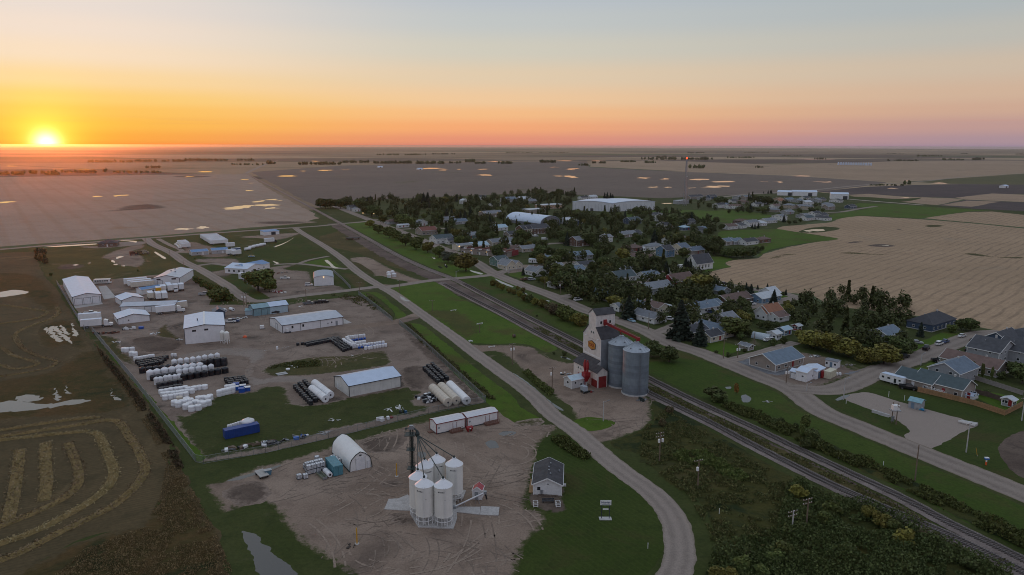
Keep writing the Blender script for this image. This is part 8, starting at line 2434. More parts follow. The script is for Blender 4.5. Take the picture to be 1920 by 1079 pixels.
DATA="""
R: 130 305 185 d 180 310 190 d 240 305 185 d 300 300 200 d 350 310 190 d 430 300 185 d 540 320 190 d 600 330 190 d 690 265 165 s 655 260 175 s 640 380 270 d 700 400 260 d 760 400 270 d 680 520 430 y 780 590 480 m 850 605 550 b 905 640 500 m 975 665 540 m 1080 725 580 m 1200 770 620 m 1330 805 675 y 1460 860 720 m 1560 915 785 v 1640 930 800 m 1760 1015 795 y 830 470 370 m 1060 500 360 m 1150 510 400 m 1000 480 370 m 1170 270 170 s 1285 260 128 s 1335 258 125 s 1405 260 145 s 1520 260 170 y 1560 250 160 d 1650 230 155 s 1230 300 200 s 1450 470 320 d 1550 380 300 s 1600 390 300 s 1640 380 310 y 1700 440 340 s 1750 440 350 s 1640 640 530 y 1290 430 360 m 900 400 320 m 1370 560 470 d 1600 520 420 d
S: 85 300 150 s 130 300 130 s 460 225 155 s 685 215 150 s 610 400 290 s 550 430 320 s 500 420 330 s 340 420 310 s 400 420 315 s 830 500 380 s 800 470 370 s 1405 190 80 d 1600 190 80 d 1540 180 110 d 1260 190 120 d 1140 180 130 d 1060 390 280 d 960 350 280 m 1100 400 330 m 930 360 290 m 1250 310 260 y 1180 300 260 d 600 560 430 d 680 520 400 d 790 600 500 d 700 640 560 d 780 680 580 d 860 650 570 d 1270 745 665 Y1.3 1420 790 690 s 1370 830 720 d 1330 880 770 d 1620 900 740 d 1560 870 750 d 1690 880 780 d 1640 690 540 d 1560 650 560 d 1720 640 530 d 1800 600 510 d 1600 480 400 d 1630 470 390 t 1450 440 400 k 1230 500 450 d 1160 500 460 d 1070 500 460 d 560 280 230 y 620 260 200 d
T: 800 240 130 s 830 235 125 s 865 240 130 s 890 245 145 s 1295 240 195 s 1320 240 195 s 870 360 285 s 910 360 300 s 1165 410 280 d 1250 400 330 m 1030 450 330 s 1120 440 380 s 960 440 350 m 800 430 330 m 720 440 370 m 560 480 420 y 480 440 310 m 560 420 330 m 640 430 350 m 880 480 380 m 1350 520 450 m 1580 530 350 d1.3 1700 450 340 d 1760 450 340 d 1660 470 400 d 600 720 540 d1.2 660 740 590 t 540 660 560 d 800 620 520 y 940 560 470 k1.4 1080 580 490 d 1380 640 520 d 1310 620 530 d 1450 680 600 y 1520 640 560 d 1660 660 580 d 1740 690 610 y 1820 700 640 d 1150 700 630 d 1220 720 650 d 1000 840 760 y 760 800 700 d 860 800 690 d 700 860 760 d 800 980 840 d1.2 880 1000 880 d 1010 980 860 d 960 960 870 d 420 830 760 d 100 800 700 s 60 850 790 k 1190 1000 920 s 1260 990 930 s 1360 1040 960 s 1490 1020 900 s 1700 1020 880 s 1740 1030 890 s 200 1079 1010 Y 110 1079 1000 d 520 690 610 d 360 640 560 d 280 640 570 y
V: 395 575 495 Y 440 600 530 Y 490 628 545 Y 560 655 590 Y 620 672 600 Y 680 705 610 Y 750 745 660 Y 800 765 660 k 860 795 700 Y 930 815 710 Y 1000 845 760 n 1060 865 740 n 1150 905 770 b 1220 935 790 b 1320 1005 870 Y 1390 1025 885 Y 660 620 570 Y 720 645 590 Y 725 460 370 s 960 560 470 y 1060 560 460 d 1150 600 400 d1.2 1250 590 450 d 900 540 480 d 1400 620 440 d 1500 600 430 d 1600 640 480 d 1650 590 430 d 1330 700 570 n 1420 690 600 n 1520 680 470 t 1470 640 560 d 1760 810 680 y 1590 640 540 d 1130 470 390 s 1230 300 210 d 1350 470 410 d
W: 130 270 170 d 220 330 230 d 320 380 240 d 410 300 150 y 380 420 300 d 60 560 470 d 130 600 480 d 240 520 430 d 580 460 340 s 640 450 360 s 730 430 330 s 770 480 360 s 905 480 340 s 1110 430 260 s1.2 1160 440 270 s 320 820 680 y1.3 470 950 690 s1.3 470 700 590 d 420 730 600 d 590 780 660 Y 840 730 660 y 880 650 560 s 1010 700 600 n 960 720 620 n 1250 660 430 y1.3 1330 620 440 m 1150 720 590 y 1120 650 540 y 1220 720 610 m 1290 760 620 d 1350 700 590 d 1430 760 660 d 1520 700 620 d 1060 760 720 m 1040 860 720 t 1820 640 570 s 1790 630 540 s 1640 605 540 s 1510 960 850 y 1610 1060 920 y1.2 1690 950 840 y 1750 1000 860 y 1830 960 870 d 1720 820 690 t 1780 860 730 d 1270 1060 960 s
AF: 1010 680 570 s 1060 790 590 s1.2 1145 655 595 s 1260 665 580 s 1300 670 605 s 1340 800 650 s 1330 885 690 s1.3 850 645 570 s 1480 720 645 s 1440 720 670 k 960 860 740 d 1030 880 780 d 900 810 730 d 730 960 880 Y 930 980 890 y 850 1060 980 y1.2 1500 870 780 y 760 250 170 k1.2 840 270 150 d 900 275 150 d 960 280 150 d 1020 280 150 d 1080 270 150 d 1140 220 140 d 1200 190 130 d 560 220 60 d 620 240 20 t 680 230 20 t 500 200 80 d 640 250 90 d 480 640 520 y1.2 420 620 470 m 300 700 630 d 200 650 590 d
K: 400 510 120 s1.25 300 480 400 s 600 575 320 s1.2 1330 210 30 s1.2 950 490 290 m1.3 820 330 235 y 1000 270 210 y 900 400 310 m 1100 340 250 m 1060 300 180 d 700 180 70 d 780 170 60 d 560 120 20 d 300 120 10 d 350 150 60 t 420 200 100 y 1280 420 320 d 1200 400 330 d 1360 420 330 d 1080 490 400 d 1000 520 430 k 1440 560 480 k 1330 580 500 k 120 690 530 d1.2 290 740 575 d1.2 200 680 590 y 1720 600 420 y1.2 1880 640 440 y1.2 1480 260 160 y 1050 640 600 k 760 660 620 k 880 690 640 k
AE: 690 270 120 y1.3 820 310 120 y1.2 990 390 140 y1.2 1210 440 210 y1.2 1430 520 300 Y1.2 1630 520 275 y1.3 1560 500 320 d
L: 1230 320 230 b 1320 300 180 d 1400 310 180 d 1360 300 190 d 930 360 220 s 790 700 670 k 1420 740 590 p.5 1510 760 610 p.5 1600 770 640 p.5 1820 740 590 d 1890 800 600 d 1700 760 680 k 1560 900 850 k 700 520 350 d 780 540 400 d 820 500 370 d 620 420 340 d 480 400 290 s 520 470 390 d 1770 370 320 s
B: 500 600 400 m1.2 600 615 480 m 560 590 430 m 150 690 560 b1.4
A: 355 290 200 n1.2 375 330 240 n 405 360 290 n 460 465 435 k 1240 430 410 k
AD: 1120 810 720 b 1165 840 735 b 1215 865 755 b 1265 895 780 b 1315 920 800 b 1365 950 820 b 1415 975 840 b 1465 1005 860 b 1515 1030 880 b 1565 1055 900 b 1610 1080 930 b 1640 1110 950 b 1130 470 450 k
I: 100 80 10 Y 190 140 30 n 260 190 50 b 300 200 70 b 390 235 110 Y 430 240 120 Y 180 490 470 k 270 500 455 k 30 160 140 k
M: 760 160 15 k1.3 800 190 65 k1.2 960 105 -5 o 300 290 205 n 220 420 340 n 1200 300 250 b 1330 410 330 k 1400 400 320 k 1650 460 300 p1.3 1620 540 400 p 1720 600 440 d 1660 640 530 k 1560 450 380 k
U: 500 200 140 d 540 215 135 d 560 220 140 d 850 200 125 d 880 205 125 d 930 210 130 d 960 215 130 d 800 280 200 s 790 270 210 d 920 285 230 m 870 280 235 m 980 110 80 s 990 112 78 s 920 110 90 s 960 112 82 s 1080 290 220 p 1060 320 280 d 1100 370 300 s 1150 390 350 d 1200 385 345 d 1250 370 330 d 490 385 315 d 80 380 290 d1.2 150 385 280 d1.2 240 360 270 d 270 365 275 s 540 440 380 d 400 480 420 d 330 500 440 d 420 560 480 d 470 600 480 d 370 600 500 d 500 640 520 d 560 680 600 d 620 690 590 d 680 690 590 d 740 690 585 d 800 680 590 d 860 640 580 d 840 430 380 s 870 425 375 s 815 425 380 s 1400 280 240 d 1450 275 240 d 1350 290 230 d 1240 290 240 d
"""
for ln in DATA.strip().splitlines():
 rg_,rest=ln.split(':')
 tk=rest.split()
 for i in range(0,len(tk),4):
  x,yb,yt=float(tk[i]),float(tk[i+1]),float(tk[i+2])
  kd=tk[i+3]
  u_,v_=uv(rg_,x,yb)
  p=gp(u_,v_)
  h=max(1.2,top_h(p,uv(rg_,x,yt)[1]))
  plant(p,h,K_[kd[0]],float(kd[1:]or 1))
for i,(x,y,t_,k_)in enumerate(((600,230,140,'yellowbush'),(800,330,235,'bush'),(760,380,300,'bush'),(1010,340,262,'yellowbush'),(1100,400,310,'yellowbush'),(1150,430,350,'bush'),(1225,500,390,'yellowbush'),(520,570,470,'bush'),(470,600,520,'bush'),(290,660,560,'bush'),(130,700,615,'yellowbush'),(210,710,620,'yellowbush'),(390,690,610,'bush'),(1330,460,400,'brownbush'),(1200,400,350,'brownbush'),(600,470,400,'darkbush'),(880,450,380,'darkbush'),(1600,640,570,'darkbush'),(560,200,160,'darkbush'),(300,560,500,'brownbush'))):
 p=g('O',x,y)
 h=min(6.5,max(2.0,top_h(p,uv('O',x,t_)[1])))
 tree(p,h,k_,KW[k_]+' in the thicket below the tracks',None,1.15)
def clear_of(x,y,r):
 for(hx,hy,hr)in HOUSE_SPOTS:
  if(hx-x)**2+(hy-y)**2<(hr*.85+r*.35)**2:
   return False
 for Q,w in ROADS:
  ww=(w if isinstance(w,(int,float))else w[0])/2+r*.35
  for q in Q[::3]:
   if(q.x-x)**2+(q.y-y)**2<ww*ww:
    return False
 for(tx,ty,tr)in TREE_AT:
  if(tx-x)**2+(ty-y)**2<(.46*(tr+r))**2:
   return False
 return True
rt=random.Random(5)
ZONES=[(pts('P',(610,384),(700,376),(900,374),(1010,362),(1080,368),(1065,392),(1100,405),(1230,398),(1330,420),(1350,455),(1340,478),(1240,490),(1130,515),(1010,545),(930,500),(830,450),(700,408)),540,1.0),(pts('P',(1010,548),(1130,520),(1240,495),(1290,520),(1340,545),(1420,560),(1400,600),(1300,625),(1200,600),(1100,572)),140,.9),(pts('P',(1540,556),(1600,550),(1700,575),(1715,600),(1690,640),(1720,655),(1690,680),(1640,672),(1560,640),(1500,625),(1470,600),(1490,570)),62,.82),(pts('P',(1280,378),(1350,372),(1480,378),(1560,380),(1500,400),(1400,405),(1320,398)),60,.7)]
FARTREES=[]
for poly,n,sc in ZONES:
 xs,ys=[p.x for p in poly],[p.y for p in poly]
 k=tries=0
 while k<n and tries<n*40:
  tries+=1
  x,y=rt.uniform(min(xs),max(xs)),rt.uniform(min(ys),max(ys))
  if not pip(poly,x,y):
   continue
  wts=[48,20,11,11,4,8]if sc!=.82 else[52,20,9,10,0,8]
  kd=rt.choices(['dark','mid','spruce','yellow','darktall','darkbush'],wts)[0]
  h=(rt.uniform(6.5,11)if kd not in('spruce','darkbush')else rt.uniform(8,14)/sc if kd=='spruce' else rt.uniform(2.5,4))*sc
  sp=rt.uniform(.9,1.25)
  if not clear_of(x,y,h*.3*sp):
   continue
  k+=1
  if len(TREE_AT)<690 and y<640:
   plant(Vector((x,y,0)),h,kd,sp)
  else:
   TREE_AT.append((x,y,h*.3))
   FARTREES.append((x,y,h,kd))
def far_wood(name,spots,m,label,n=150,leaf=.085):
 C,Nn,S=[],[],[]
 for(x,y,h,kd)in spots:
  w=h*(.17 if kd=='spruce' else.36)
  k=n
  d=rng.normal(size=(k,3));d/=np.linalg.norm(d,axis=1,keepdims=True)
  if kd=='spruce':
   f=rng.random(k)**.7
   a=rng.random(k)*6.283
   r=w*(1-f)*rng.uniform(.5,1.05,k)
   c=np.stack([x+np.cos(a)*r,y+np.sin(a)*r,h*f],1)
  else:
   r=rng.uniform(.55,1.1,k)[:,None]
   c=np.array([x,y,h*.55])+d*r*np.array([w,w,h*.45])*(1+.25*np.sin(d[:,:1]*5+x))
  C.append(c);Nn.append(d+rng.normal(size=(k,3))*.7+[0,0,.3]);S.append(h*leaf*rng.uniform(.6,1.3,k))
 me=quads_mesh(name,np.concatenate(C),np.concatenate(Nn),np.concatenate(S),m)
 o=struct(name,me,'stuff')
 o['label']=label
 return o
far_wood('town_tree_mass',FARTREES,LEAF_DARK,'dark mass of crowns filling the far side of town',260,.06)
for i,(rg_,x0,x1,y,h,n)in enumerate((('X',0,130,325,9,26),('X',130,330,318,8,30),('X',250,330,326,7,14),('X',340,545,314,8,34),('X',575,600,308,8,5),('X',640,910,314,6,30),('X',480,760,255,10,40),('X',760,1040,251,10,44),('X',1040,1430,246,11,60),('X',820,910,287,7,14),('X',1300,1480,270,7,22),('X',1490,1550,265,13,9),('X',1680,1918,268,11,40),('Y',240,550,140,14,60),('Y',300,350,132,12,16),('Y',430,515,112,14,26),('Y',445,520,178,11,16),('Y',150,210,151,9,12),('Y',240,305,155,9,14),('Y',600,735,133,10,26),('Y',690,800,110,11,26),('Y',740,775,176,7,6),('Y',860,950,125,8,16),('Y',1000,1060,138,9,12),('Y',1300,1390,115,10,18),('Y',1450,1560,126,11,28),('Y',1560,1660,143,10,22),('Y',1695,1745,141,13,12),('Y',1320,1455,147,9,28),('Y',1640,1680,115,10,10),('Y',1880,1920,118,10,10),('Y',1392,1422,249,7,4),('Y',1230,1390,254,3,30),('Z0',0,170,210,10,36),('Z0',190,420,215,11,50),('Z0',430,620,216,11,44),('Z0',640,720,214,9,16),('Z0',740,805,207,13,14),('Z0',800,880,216,9,16),('Z0',940,1030,216,10,20),('Z0',1195,1285,210,12,22),('Z0',1500,1585,214,8,16),('Z0',1675,1765,206,7,14),('Z0',1425,1480,228,9,8),('Z0',200,510,165,12,50),('Z0',540,680,160,11,26),('Z0',990,1160,152,11,26),('Z0',1190,1360,152,11,26))):
 sp=[]
 for k in range(n):
  q=g(rg_,rt.uniform(x0,x1),y+rt.uniform(-.8,.8)/REG[rg_][2]*2)
  sp.append((q.x,q.y,h*rt.uniform(.7,1.2),'dark'))
 far_wood('shelterbelt',sp,LEAF_DARK,'dark shelterbelt far out on the plain',46,.2)
 # undergrowth: uncountable leaves and stems
def undergrowth(name,poly,n,h,size,m,label,clump=.12,upright=.5,thr=-.2):
 xs,ys=[p.x for p in poly],[p.y for p in poly]
 C=[]
 while len(C)<n:
  X,Y=rng.uniform(min(xs),max(xs),n*2),rng.uniform(min(ys),max(ys),n*2)
  ok=npip(poly,X,Y)
  for x,y in zip(X[ok].tolist(),Y[ok].tolist()):
   c=noise.noise(Vector((x*clump,y*clump,2.2)))+.5*noise.noise(Vector((x*clump*2.7,y*clump*2.7,5.2)))
   if c>=thr:
    C.append((x,y,rt.random()**.7*h*(.35+c-thr)))
 C=C[:n]
 C=np.array(C)
 nn=rng.normal(size=C.shape)*np.array([1,1,1-upright])+np.array([0,0,.35*(1-upright)])
 o=struct(name,quads_mesh(name,C,nn,size*rng.uniform(.5,1.4,len(C)),m),'stuff')
 o['label']=label
STRAW=leaf_mat('straw_stem',(.20,.135,.07),(.15,.105,.05))
WEEDM=leaf_mat('weed_leaf',(.085,.095,.03),(.12,.105,.04))
THICKET=pts('O',(80,660),(110,560),(330,480),(480,420),(540,190),(640,130),(760,250),(900,250),(1060,280),(1250,390),(1400,470),(1600,570),(1850,690),(1900,900),(60,900))
undergrowth('thicket',THICKET,44000,2.5,.18,LEAF_DARK,'dense dark thicket filling the bottom right below the tracks',.13,.3,-.38)
undergrowth('meadow_weeds',pts('M',(30,450),(260,260),(700,520),(1100,760),(1500,960))+pts('P',(1560,930),(1480,1000),(1340,1079),(1330,1000),(1290,930),(1200,860)),26000,1.0,.17,WEEDM,'olive weeds and tall grass on the meadow inside the road loop',.22,.6,-.1)
undergrowth('meadow_weeds',pts('M',(250,700),(520,690),(700,720),(1100,960),(950,1000),(700,840),(420,800)),9000,1.7,.2,LEAF_MID,'green weed bank crossing the meadow',.25,.4,-.3)
undergrowth('margin_weeds',pts('P',(175,640),(215,690),(262,745),(320,830),(345,890),(395,980),(440,1079),(520,1200),(200,1200),(60,1120),(160,1030),(270,990),(300,935),(312,870),(250,760)),26000,.5,.12,STRAW,'brown and straw-coloured weeds beside the west fence',.2,.6,-.25)
undergrowth('margin_weeds',pts('P',(180,650),(215,690),(262,745),(325,835),(345,880),(330,880),(300,820),(240,735),(195,680)),6000,1.3,.2,LEAF_BRN,'grey-brown scrub right against the west fence',.2,.5,-.3)
undergrowth('track_weeds',offset(r_lo[3:],-3.4)[:-1]+offset(r_lo[3:],-7.4)[::-1][1:],9000,.9,.16,WEEDM,'olive weeds between the two tracks',.2,.5,-.25)
undergrowth('track_weeds',offset(r_lo[7:],4.2)[:-1]+offset(r_lo[7:],10.0)[::-1][1:],14000,1.8,.2,LEAF_MID,'green brush on the town side of the main line',.14,.4,-.25)
undergrowth('fence_weeds',pts('AB',(480,535),(540,540),(640,640),(900,860),(1200,1120),(1150,1120),(880,900),(620,680)),5000,1.3,.2,WEEDM,'tall weeds along the east fence ditch',.3,.4,-.1)
undergrowth('fence_weeds',pts('H',(620,170),(680,150),(800,210),(900,290),(840,305),(720,240)),2200,1.6,.2,LEAF_MID,'weedy shrub strip on the office lawn',.3,.4,-.3)
undergrowth('fence_weeds',pts('AB',(1400,900),(1460,900),(1560,990),(1660,1060),(1620,1100),(1500,1000)),2500,1.3,.18,LEAF_MID,'weedy ditch bank in front of the elevator',.3,.4,-.2)
undergrowth('fence_weeds',pts('B',(1150,640),(1500,640),(1720,850),(1600,800)),2500,1.0,.2,WEEDM,'weeds outside the yard north-east fence',.3,.5,0)
undergrowth('bank_weeds',pts('C',(1440,440),(1640,390),(1918,370),(1918,420),(1640,440)),2200,.9,.16,LEAF_MID,'weeds on the mid-yard bank',.3,.4,-.2)
# fences
def chain_fence(P,h,label):
 root=thing('chain_link_fence',label,'fence',(P[0].x,P[0].y,0))
 o=Vector((P[0].x,P[0].y,0))
 mb=MB()
 top=MB()
 k=0
 post=MB().tube((0,0,0),(0,0,h+.1),.05,6).mesh('post',STEEL)
 for a,b in zip(P[:-1],P[1:]):
  L=(b-a).length
  n=max(1,round(L/3.2))
  for i in range(n+1):
   link('post',post,root,a.lerp(b,i/n)-o)
  t=(b-a).normalized()
  d=0
  while d<L:
   q=a+t*d-o
   mb.beam((q.x,q.y,.05),(q.x+t.x*.28,q.y+t.y*.28,h),.02)
   mb.beam((q.x,q.y,h),(q.x+t.x*.28,q.y+t.y*.28,.05),.02)
   d+=.30
  for z in(.1,h):
   top.beam(a-o+Vector((0,0,z)),b-o+Vector((0,0,z)),.05)
 m_=part('wire_mesh',mb,CHAIN,root)
 m_['kind']='stuff'
 part('rail',top,STEEL,root)
chain_fence(pts('P',(107,533),(160,622),(173,622),(256,722),(334,824),(367,867),(382,870),(498,850),(616,823),(705,801),(803,777),(860,765),(911,755),(850,698),(790,643),(749,608)),2.1,'long grey chain-link fence around the tank yard')
chain_fence(pts('P',(736,603),(705,578),(672,553)),2.1,'chain-link fence at the yard north-east corner above the gate')
chain_fence(pts('B',(1330,585),(1250,500),(1170,430)),1.8,'short chain-link fence beside the round-roofed shop')
def board_fence(P,h,label,m_=WOOD_FENCE):
 root=thing('board_fence',label,'fence',(P[0].x,P[0].y,0))
 o=Vector((P[0].x,P[0].y,0))
 for a,b in zip(P[:-1],P[1:]):
  L=(b-a).length
  n=max(1,round(L/2.4))
  ang=math.atan2((b-a).y,(b-a).x)
  s=L/n
  for i in range(n):
   q=a.lerp(b,i/n)-o
   part('post',MB().box(-.06,.06,-.06,.06,0,h+.1),m_,root,loc=q,rz=ang)
   pn=link('panel_rail',MB().box(.06,s-.06,.0,.05,.35,.45).box(.06,s-.06,.0,.05,h-.4,h-.3).mesh('panel_rail',m_),root,q,ang)
   bm_=MB()
   nb=15
   for k in range(nb):
    x0=.06+(s-.12)*k/nb
    bm_.box(x0+.006,x0+(s-.12)/nb-.006,-.035,-.002,.06,h-random.uniform(0,.03))
   part('boards',bm_,m_,pn)['kind']='stuff'
board_fence(pts('N',(905,75),(1160,135),(1440,205),(1725,300),(1890,215)),1.8,'tan cedar board fence around the back lawn of the tan house')
board_fence(pts('L',(1410,890),(1560,925),(1760,990)),1.7,'dark board fence behind the back lawn',mat('dark_board',(.13,.09,.07),.85,0,.2))
board_fence(pts('L',(1420,760),(1640,830),(1900,915)),1.7,'long pale-topped board fence right of the slim trees',mat('pale_board',(.34,.30,.27),.85,0,.2))
# poles, lamps, signs
for n_,(z_,x,b_,t_,ar,tr,lab)in enumerate((('H',1358,312,112,2,2,'wooden pole with two white transformers in the meadow by the road loop'),('H',1617,492,297,1,1,'wooden pole with one white transformer nearest the loop road'),('O',655,402,232,2,0,'dark wooden pole rising from the thicket'),('O',572,432,303,2,0,'grey slim pole left of the dark pole in the thicket'),('N',880,912,575,0,0,'bare brown pole on the lawn between street and tracks'),('N',1362,645,372,1,0,'pale pole at the substation lot corner'),('K',832,706,512,1,0,'pole at the front lawn corner on main street'),('K',975,702,562,1,2,'pole with two transformers at the alley mouth'),('K',1140,582,442,0,0,'bare pole beside the silver round-topped shed'),('AE',470,748,555,1,2,'brown pole with two transformers beside the white shop'),('AB',455,287,190,1,0,'pole at the crossroads beside the park lawn'),('AB',142,292,205,1,0,'pole at the yard north-east corner'),('AB',708,432,345,1,0,'thin pole in the middle of the park lawn'),('AB',1075,600,530,1,0,'thin pole lower on the park lawn'),('AB',1330,852,682,2,2,'pole with crossarms on the small green before the elevator'),('AB',1640,1052,868,1,1,'pole left of the small elevator office'),('V',967,602,478,0,0,'pole on main street near the first hedge bushes'),('V',1145,668,528,2,1,'pole with crossarms and transformer on main street'),('V',1265,668,490,0,0,'bare pole right of the transformer pole on main street'),('V',1640,602,440,0,0,'pole among dark trees in mid town'),('B',370,742,618,1,1,'left of two poles at the cross road bend'),('B',395,742,622,1,1,'right of two poles at the cross road bend'),('B',932,712,590,1,0,'pole on the cross road verge'),('W',725,762,662,0,0,'pole in front of the long grey hall'),('W',415,942,770,0,0,'pole beside the spruce behind the elevator'),('W',695,1062,880,0,0,'pole in front of the corner bungalow'),('W',1265,882,762,0,0,'pole before the L-shaped bungalow'),('W',930,482,372,0,0,'pale pole in front of the red church hall'),('W',1155,442,342,0,0,'pole beside the church spruces'),('A',1530,302,238,0,0,'upper pole on the vacant lot road'),('A',1650,382,328,0,0,'lower pole on the vacant lot road'),('A',1315,192,128,0,0,'pole at the far left road corner'),('N',1885,350,130,1,0,'pale pole at the right edge by the fence'),('AC',10,10,-10,0,0,''))):
 if lab:
  u_,v_=uv(z_,x,b_)
  pole(u_,v_,uv(z_,x,t_)[1],lab,ar,tr,wood=('pale' not in lab and 'grey' not in lab))
for z_,x,b_,t_,lab in(('AE',1150,955,700,'slim street lamp at the side street corner'),('AE',712,848,760,'short lamp post in front of the white shop'),('I',615,1079,905,'white lamp post beside the small round lawn'),('AB',893,166,120,'white lamp post at the level crossing'),('W',205,592,440,'lamp post at the gravel lot in mid town'),('V',565,440,360,'lamp post before the cream gabled house'),('L',935,630,520,'lamp post on the side street kerb')):
 u_,v_=uv(z_,x,b_)
 pole(u_,v_,uv(z_,x,t_)[1],lab,0,0,True,wood=False)
p1,p2=g('N',660,368),g('N',702,382)
H1=top_h(p1,uv('N',0,170)[1])
r_=thing('transformer_stand','twin-pole frame with a white transformer box on the substation lot','transformer stand',p1)
dv=p2-p1
part('pole',MB().tube((0,0,0),(0,0,H1),.16,8,.12),WOOD_POLE,r_)
part('pole',MB().tube(dv,dv+Vector((0,0,H1)),.16,8,.12),WOOD_POLE,r_)
part('crossbeam',MB().beam(Vector((0,0,H1-1))-dv*.5,dv*1.5+Vector((0,0,H1-1)),.2),WOOD_POLE,r_)
part('transformer',MB().box(dv.x/2-.9,dv.x/2+.9,dv.y/2-.7,dv.y/2+.7,H1*.66,H1*.66+1.5),TRIM_WHITE,r_)
part('platform',MB().box(dv.x/2-1.4,dv.x/2+1.4,dv.y/2-.9,dv.y/2+.9,H1*.66-.2,H1*.66-.01),STEEL,r_)
part('meter_box',MB().box(-.3,.5,-.4,.0,.6,2.2),STEEL,r_)
q=gable('gas_kiosk','small grey kiosk with a blue roof on the substation lot','kiosk',g('N',815,222),g('N',930,250),depth=3.6,h=2.3,rise=.8,ridge='x',wall=WALLS['grey'],roof=mat('kiosk_roof',(.22,.40,.46),.5),op=[('door','f',-.5,0,.9,1.9,mat('slate_door',(.16,.24,.32)))])
junk('gas_valves','bright blue gas valves and pipes beside the kiosk',g('N',950,250),[mat('valve_blue',(.03,.28,.50),.4),STEEL],9,(1.3,.6),(.5,.25,.9),R(-55),'gas valves')
for i,(x,y)in enumerate(((525,280),(590,302))):
 c=g('N',x,y)
 r_=thing('concrete_block',('left' if i==0 else 'right')+' of two long concrete blocks at the substation lawn','concrete block',c,R(-50))
 part('block',MB().prism([(-.45,0),(.45,0),(.32,.85),(-.32,.85)][::-1],'x',-1.5,1.5),CONC,r_)
 part('lifting_eye',MB().box(-.1,.1,-.05,.05,.85,.95),STEEL,r_)
c=g('N',1380,378)
r_=thing('loading_ramp','pale wooden ramp deck at the substation lot edge','ramp',c,R(-50))
part('deck',MB().prism([(-2.2,.1),(2.2,.1),(2.2,.75),(-2.2,.4)][::-1],'y',-1.2,1.2),CONC,r_)
part('curb',MB().box(-2.2,2.2,-1.25,-1.201,.4,.9),TRIM_WHITE,r_)
c=g('N',1548,765)
r_=thing('road_marker','short orange marker post with a blue and white top on the lawn','marker post',c)
part('post',MB().box(-.15,.15,-.15,.15,0,.9),ORANGE,r_)
part('shaft',MB().box(-.13,.13,-.13,.13,.9,1.6),TRIM_WHITE,r_)
part('hood',MB().box(-.5,.5,-.35,.35,1.6,1.95),PLASTIC_B,r_)
part('plate',MB().box(-.48,.48,-.33,.33,1.951,2.1),TRIM_WHITE,r_)
c=g('N',1468,680)
r_=thing('guy_marker','slanting yellow guy-wire marker on the lawn','marker',c)
part('rod',MB().tube((0,0,0),(-.5,.2,2.2),.06,6),YELLOW,r_)
part('anchor',MB().lathe([(.15,0),(.1,.15)],6),STEEL,r_)
for i,(z_,x,y,h_,lab)in enumerate((('H',1280,900,1.2,'thin white marker stake on the office lawn'),('O',150,322,1.2,'white marker stake beside the loop road verge'),('O',1103,40,1.0,'white marker stake on the trackside lawn'),('N',157,705,1.0,'white marker stake beside the tracks'),('N',232,192,1.2,'white marker at the substation lawn end'),('N',632,125,1.8,'left white gas pipe stub behind the substation lot'),('N',780,160,1.8,'right white gas pipe stub behind the substation lot'))):
 c=g(z_,x,y)
 r_=thing('marker_stake',lab,'stake',c)
 part('stake',MB().box(-.06,.06,-.04,.04,0,h_),TRIM_WHITE,r_)
 part('tip',MB().box(-.07,.07,-.05,.05,h_,h_+.12),TRIM_WHITE,r_)
junk('playground_sign','small white three-legged frame on the park lawn edge',g('AB',1010,665),[TRIM_WHITE],6,(.8,.5),(.9,.15,.5),R(20),'frame')
for x,y,lab in((872,428,'upper white plank lying on the park lawn'),(1078,531,'lower white plank lying on the park lawn'),(1170,712,'white barrier board at the elevator yard entrance')):
 c=g('AB',x,y)
 r_=thing('barrier_board',lab,'board',c,R(30))
 part('board',MB().box(-1.6,1.6,-.06,.06,.25,.5),TRIM_WHITE,r_)
 for sx in(-1.2,1.2):
  part('foot',MB().box(sx-.08,sx+.08,-.3,.3,0,.25),TRIM_WHITE,r_)
c=g('AB',1343,635)
r_=thing('hay_bale','single dark round bale on the park lawn','bale',c,R(30))
part('roll',MB().tube((-.6,0,.7),(.6,0,.7),.7,14),mat('old_hay',(.14,.10,.06),.95,0,.3,3.0),r_)
part('twine',MB().tube((-.1,0,.7),(.1,0,.7),.72,14),TRIM_DARK,r_)
c=g('R',490,655)
r_=thing('flat_deck','dark low timber deck standing beside the upper track','timber deck',c,R(20))
part('deck',MB().box(-6,6,-2.5,2.5,1.2,1.6),mat('dark_timber',(.05,.045,.045),.9),r_)
for sx in(-5,0,5):
 part('trestle',MB().box(sx-.3,sx+.3,-2.2,2.2,0,1.19),WOOD_POLE,r_)
for i,(x,y,n_)in enumerate(((1700,100,4),(1775,70,0))):
 pass
junk('stone_pile','pale flat stones beside the orange tree on the trackside lawn',g('M',1270,182),[CONC],7,(1.4,.5),(.5,.3,.25),0,'rocks')
c=gp(1283.6,386)
HM=top_h(c,298.5)
r_=thing('radio_mast','tall lattice radio mast with a red light above the far town','mast',c)
mb=MB()
n=16
w0=2.6
for i in range(n):
 z0,z1=HM*i/n,HM*(i+1)/n
 a0,a1=w0*(1-.75*i/n),w0*(1-.75*(i+1)/n)
 P0=[(a0*math.cos(t),a0*math.sin(t),z0)for t in(.3,2.4,4.5)]
 P1=[(a1*math.cos(t),a1*math.sin(t),z1)for t in(.3,2.4,4.5)]
 for k in range(3):
  mb.beam(P0[k],P1[k],.6)
  mb.beam(P0[k],P1[(k+1)%3],.15)
  mb.beam(P1[k],P1[(k+1)%3],.15)
part('lattice',mb,STEEL,r_)
part('beacon',MB().lathe([(.8,HM),(.95,HM+.6),(.8,HM+1.8),(.2,HM+2.2)],10),LAMP_RED,r_)
part('dish',MB().lathe([(.2,HM*.62),(1.3,HM*.63),(1.3,HM*.64)],10,(1.2,0,0)),TRIM_WHITE,r_)
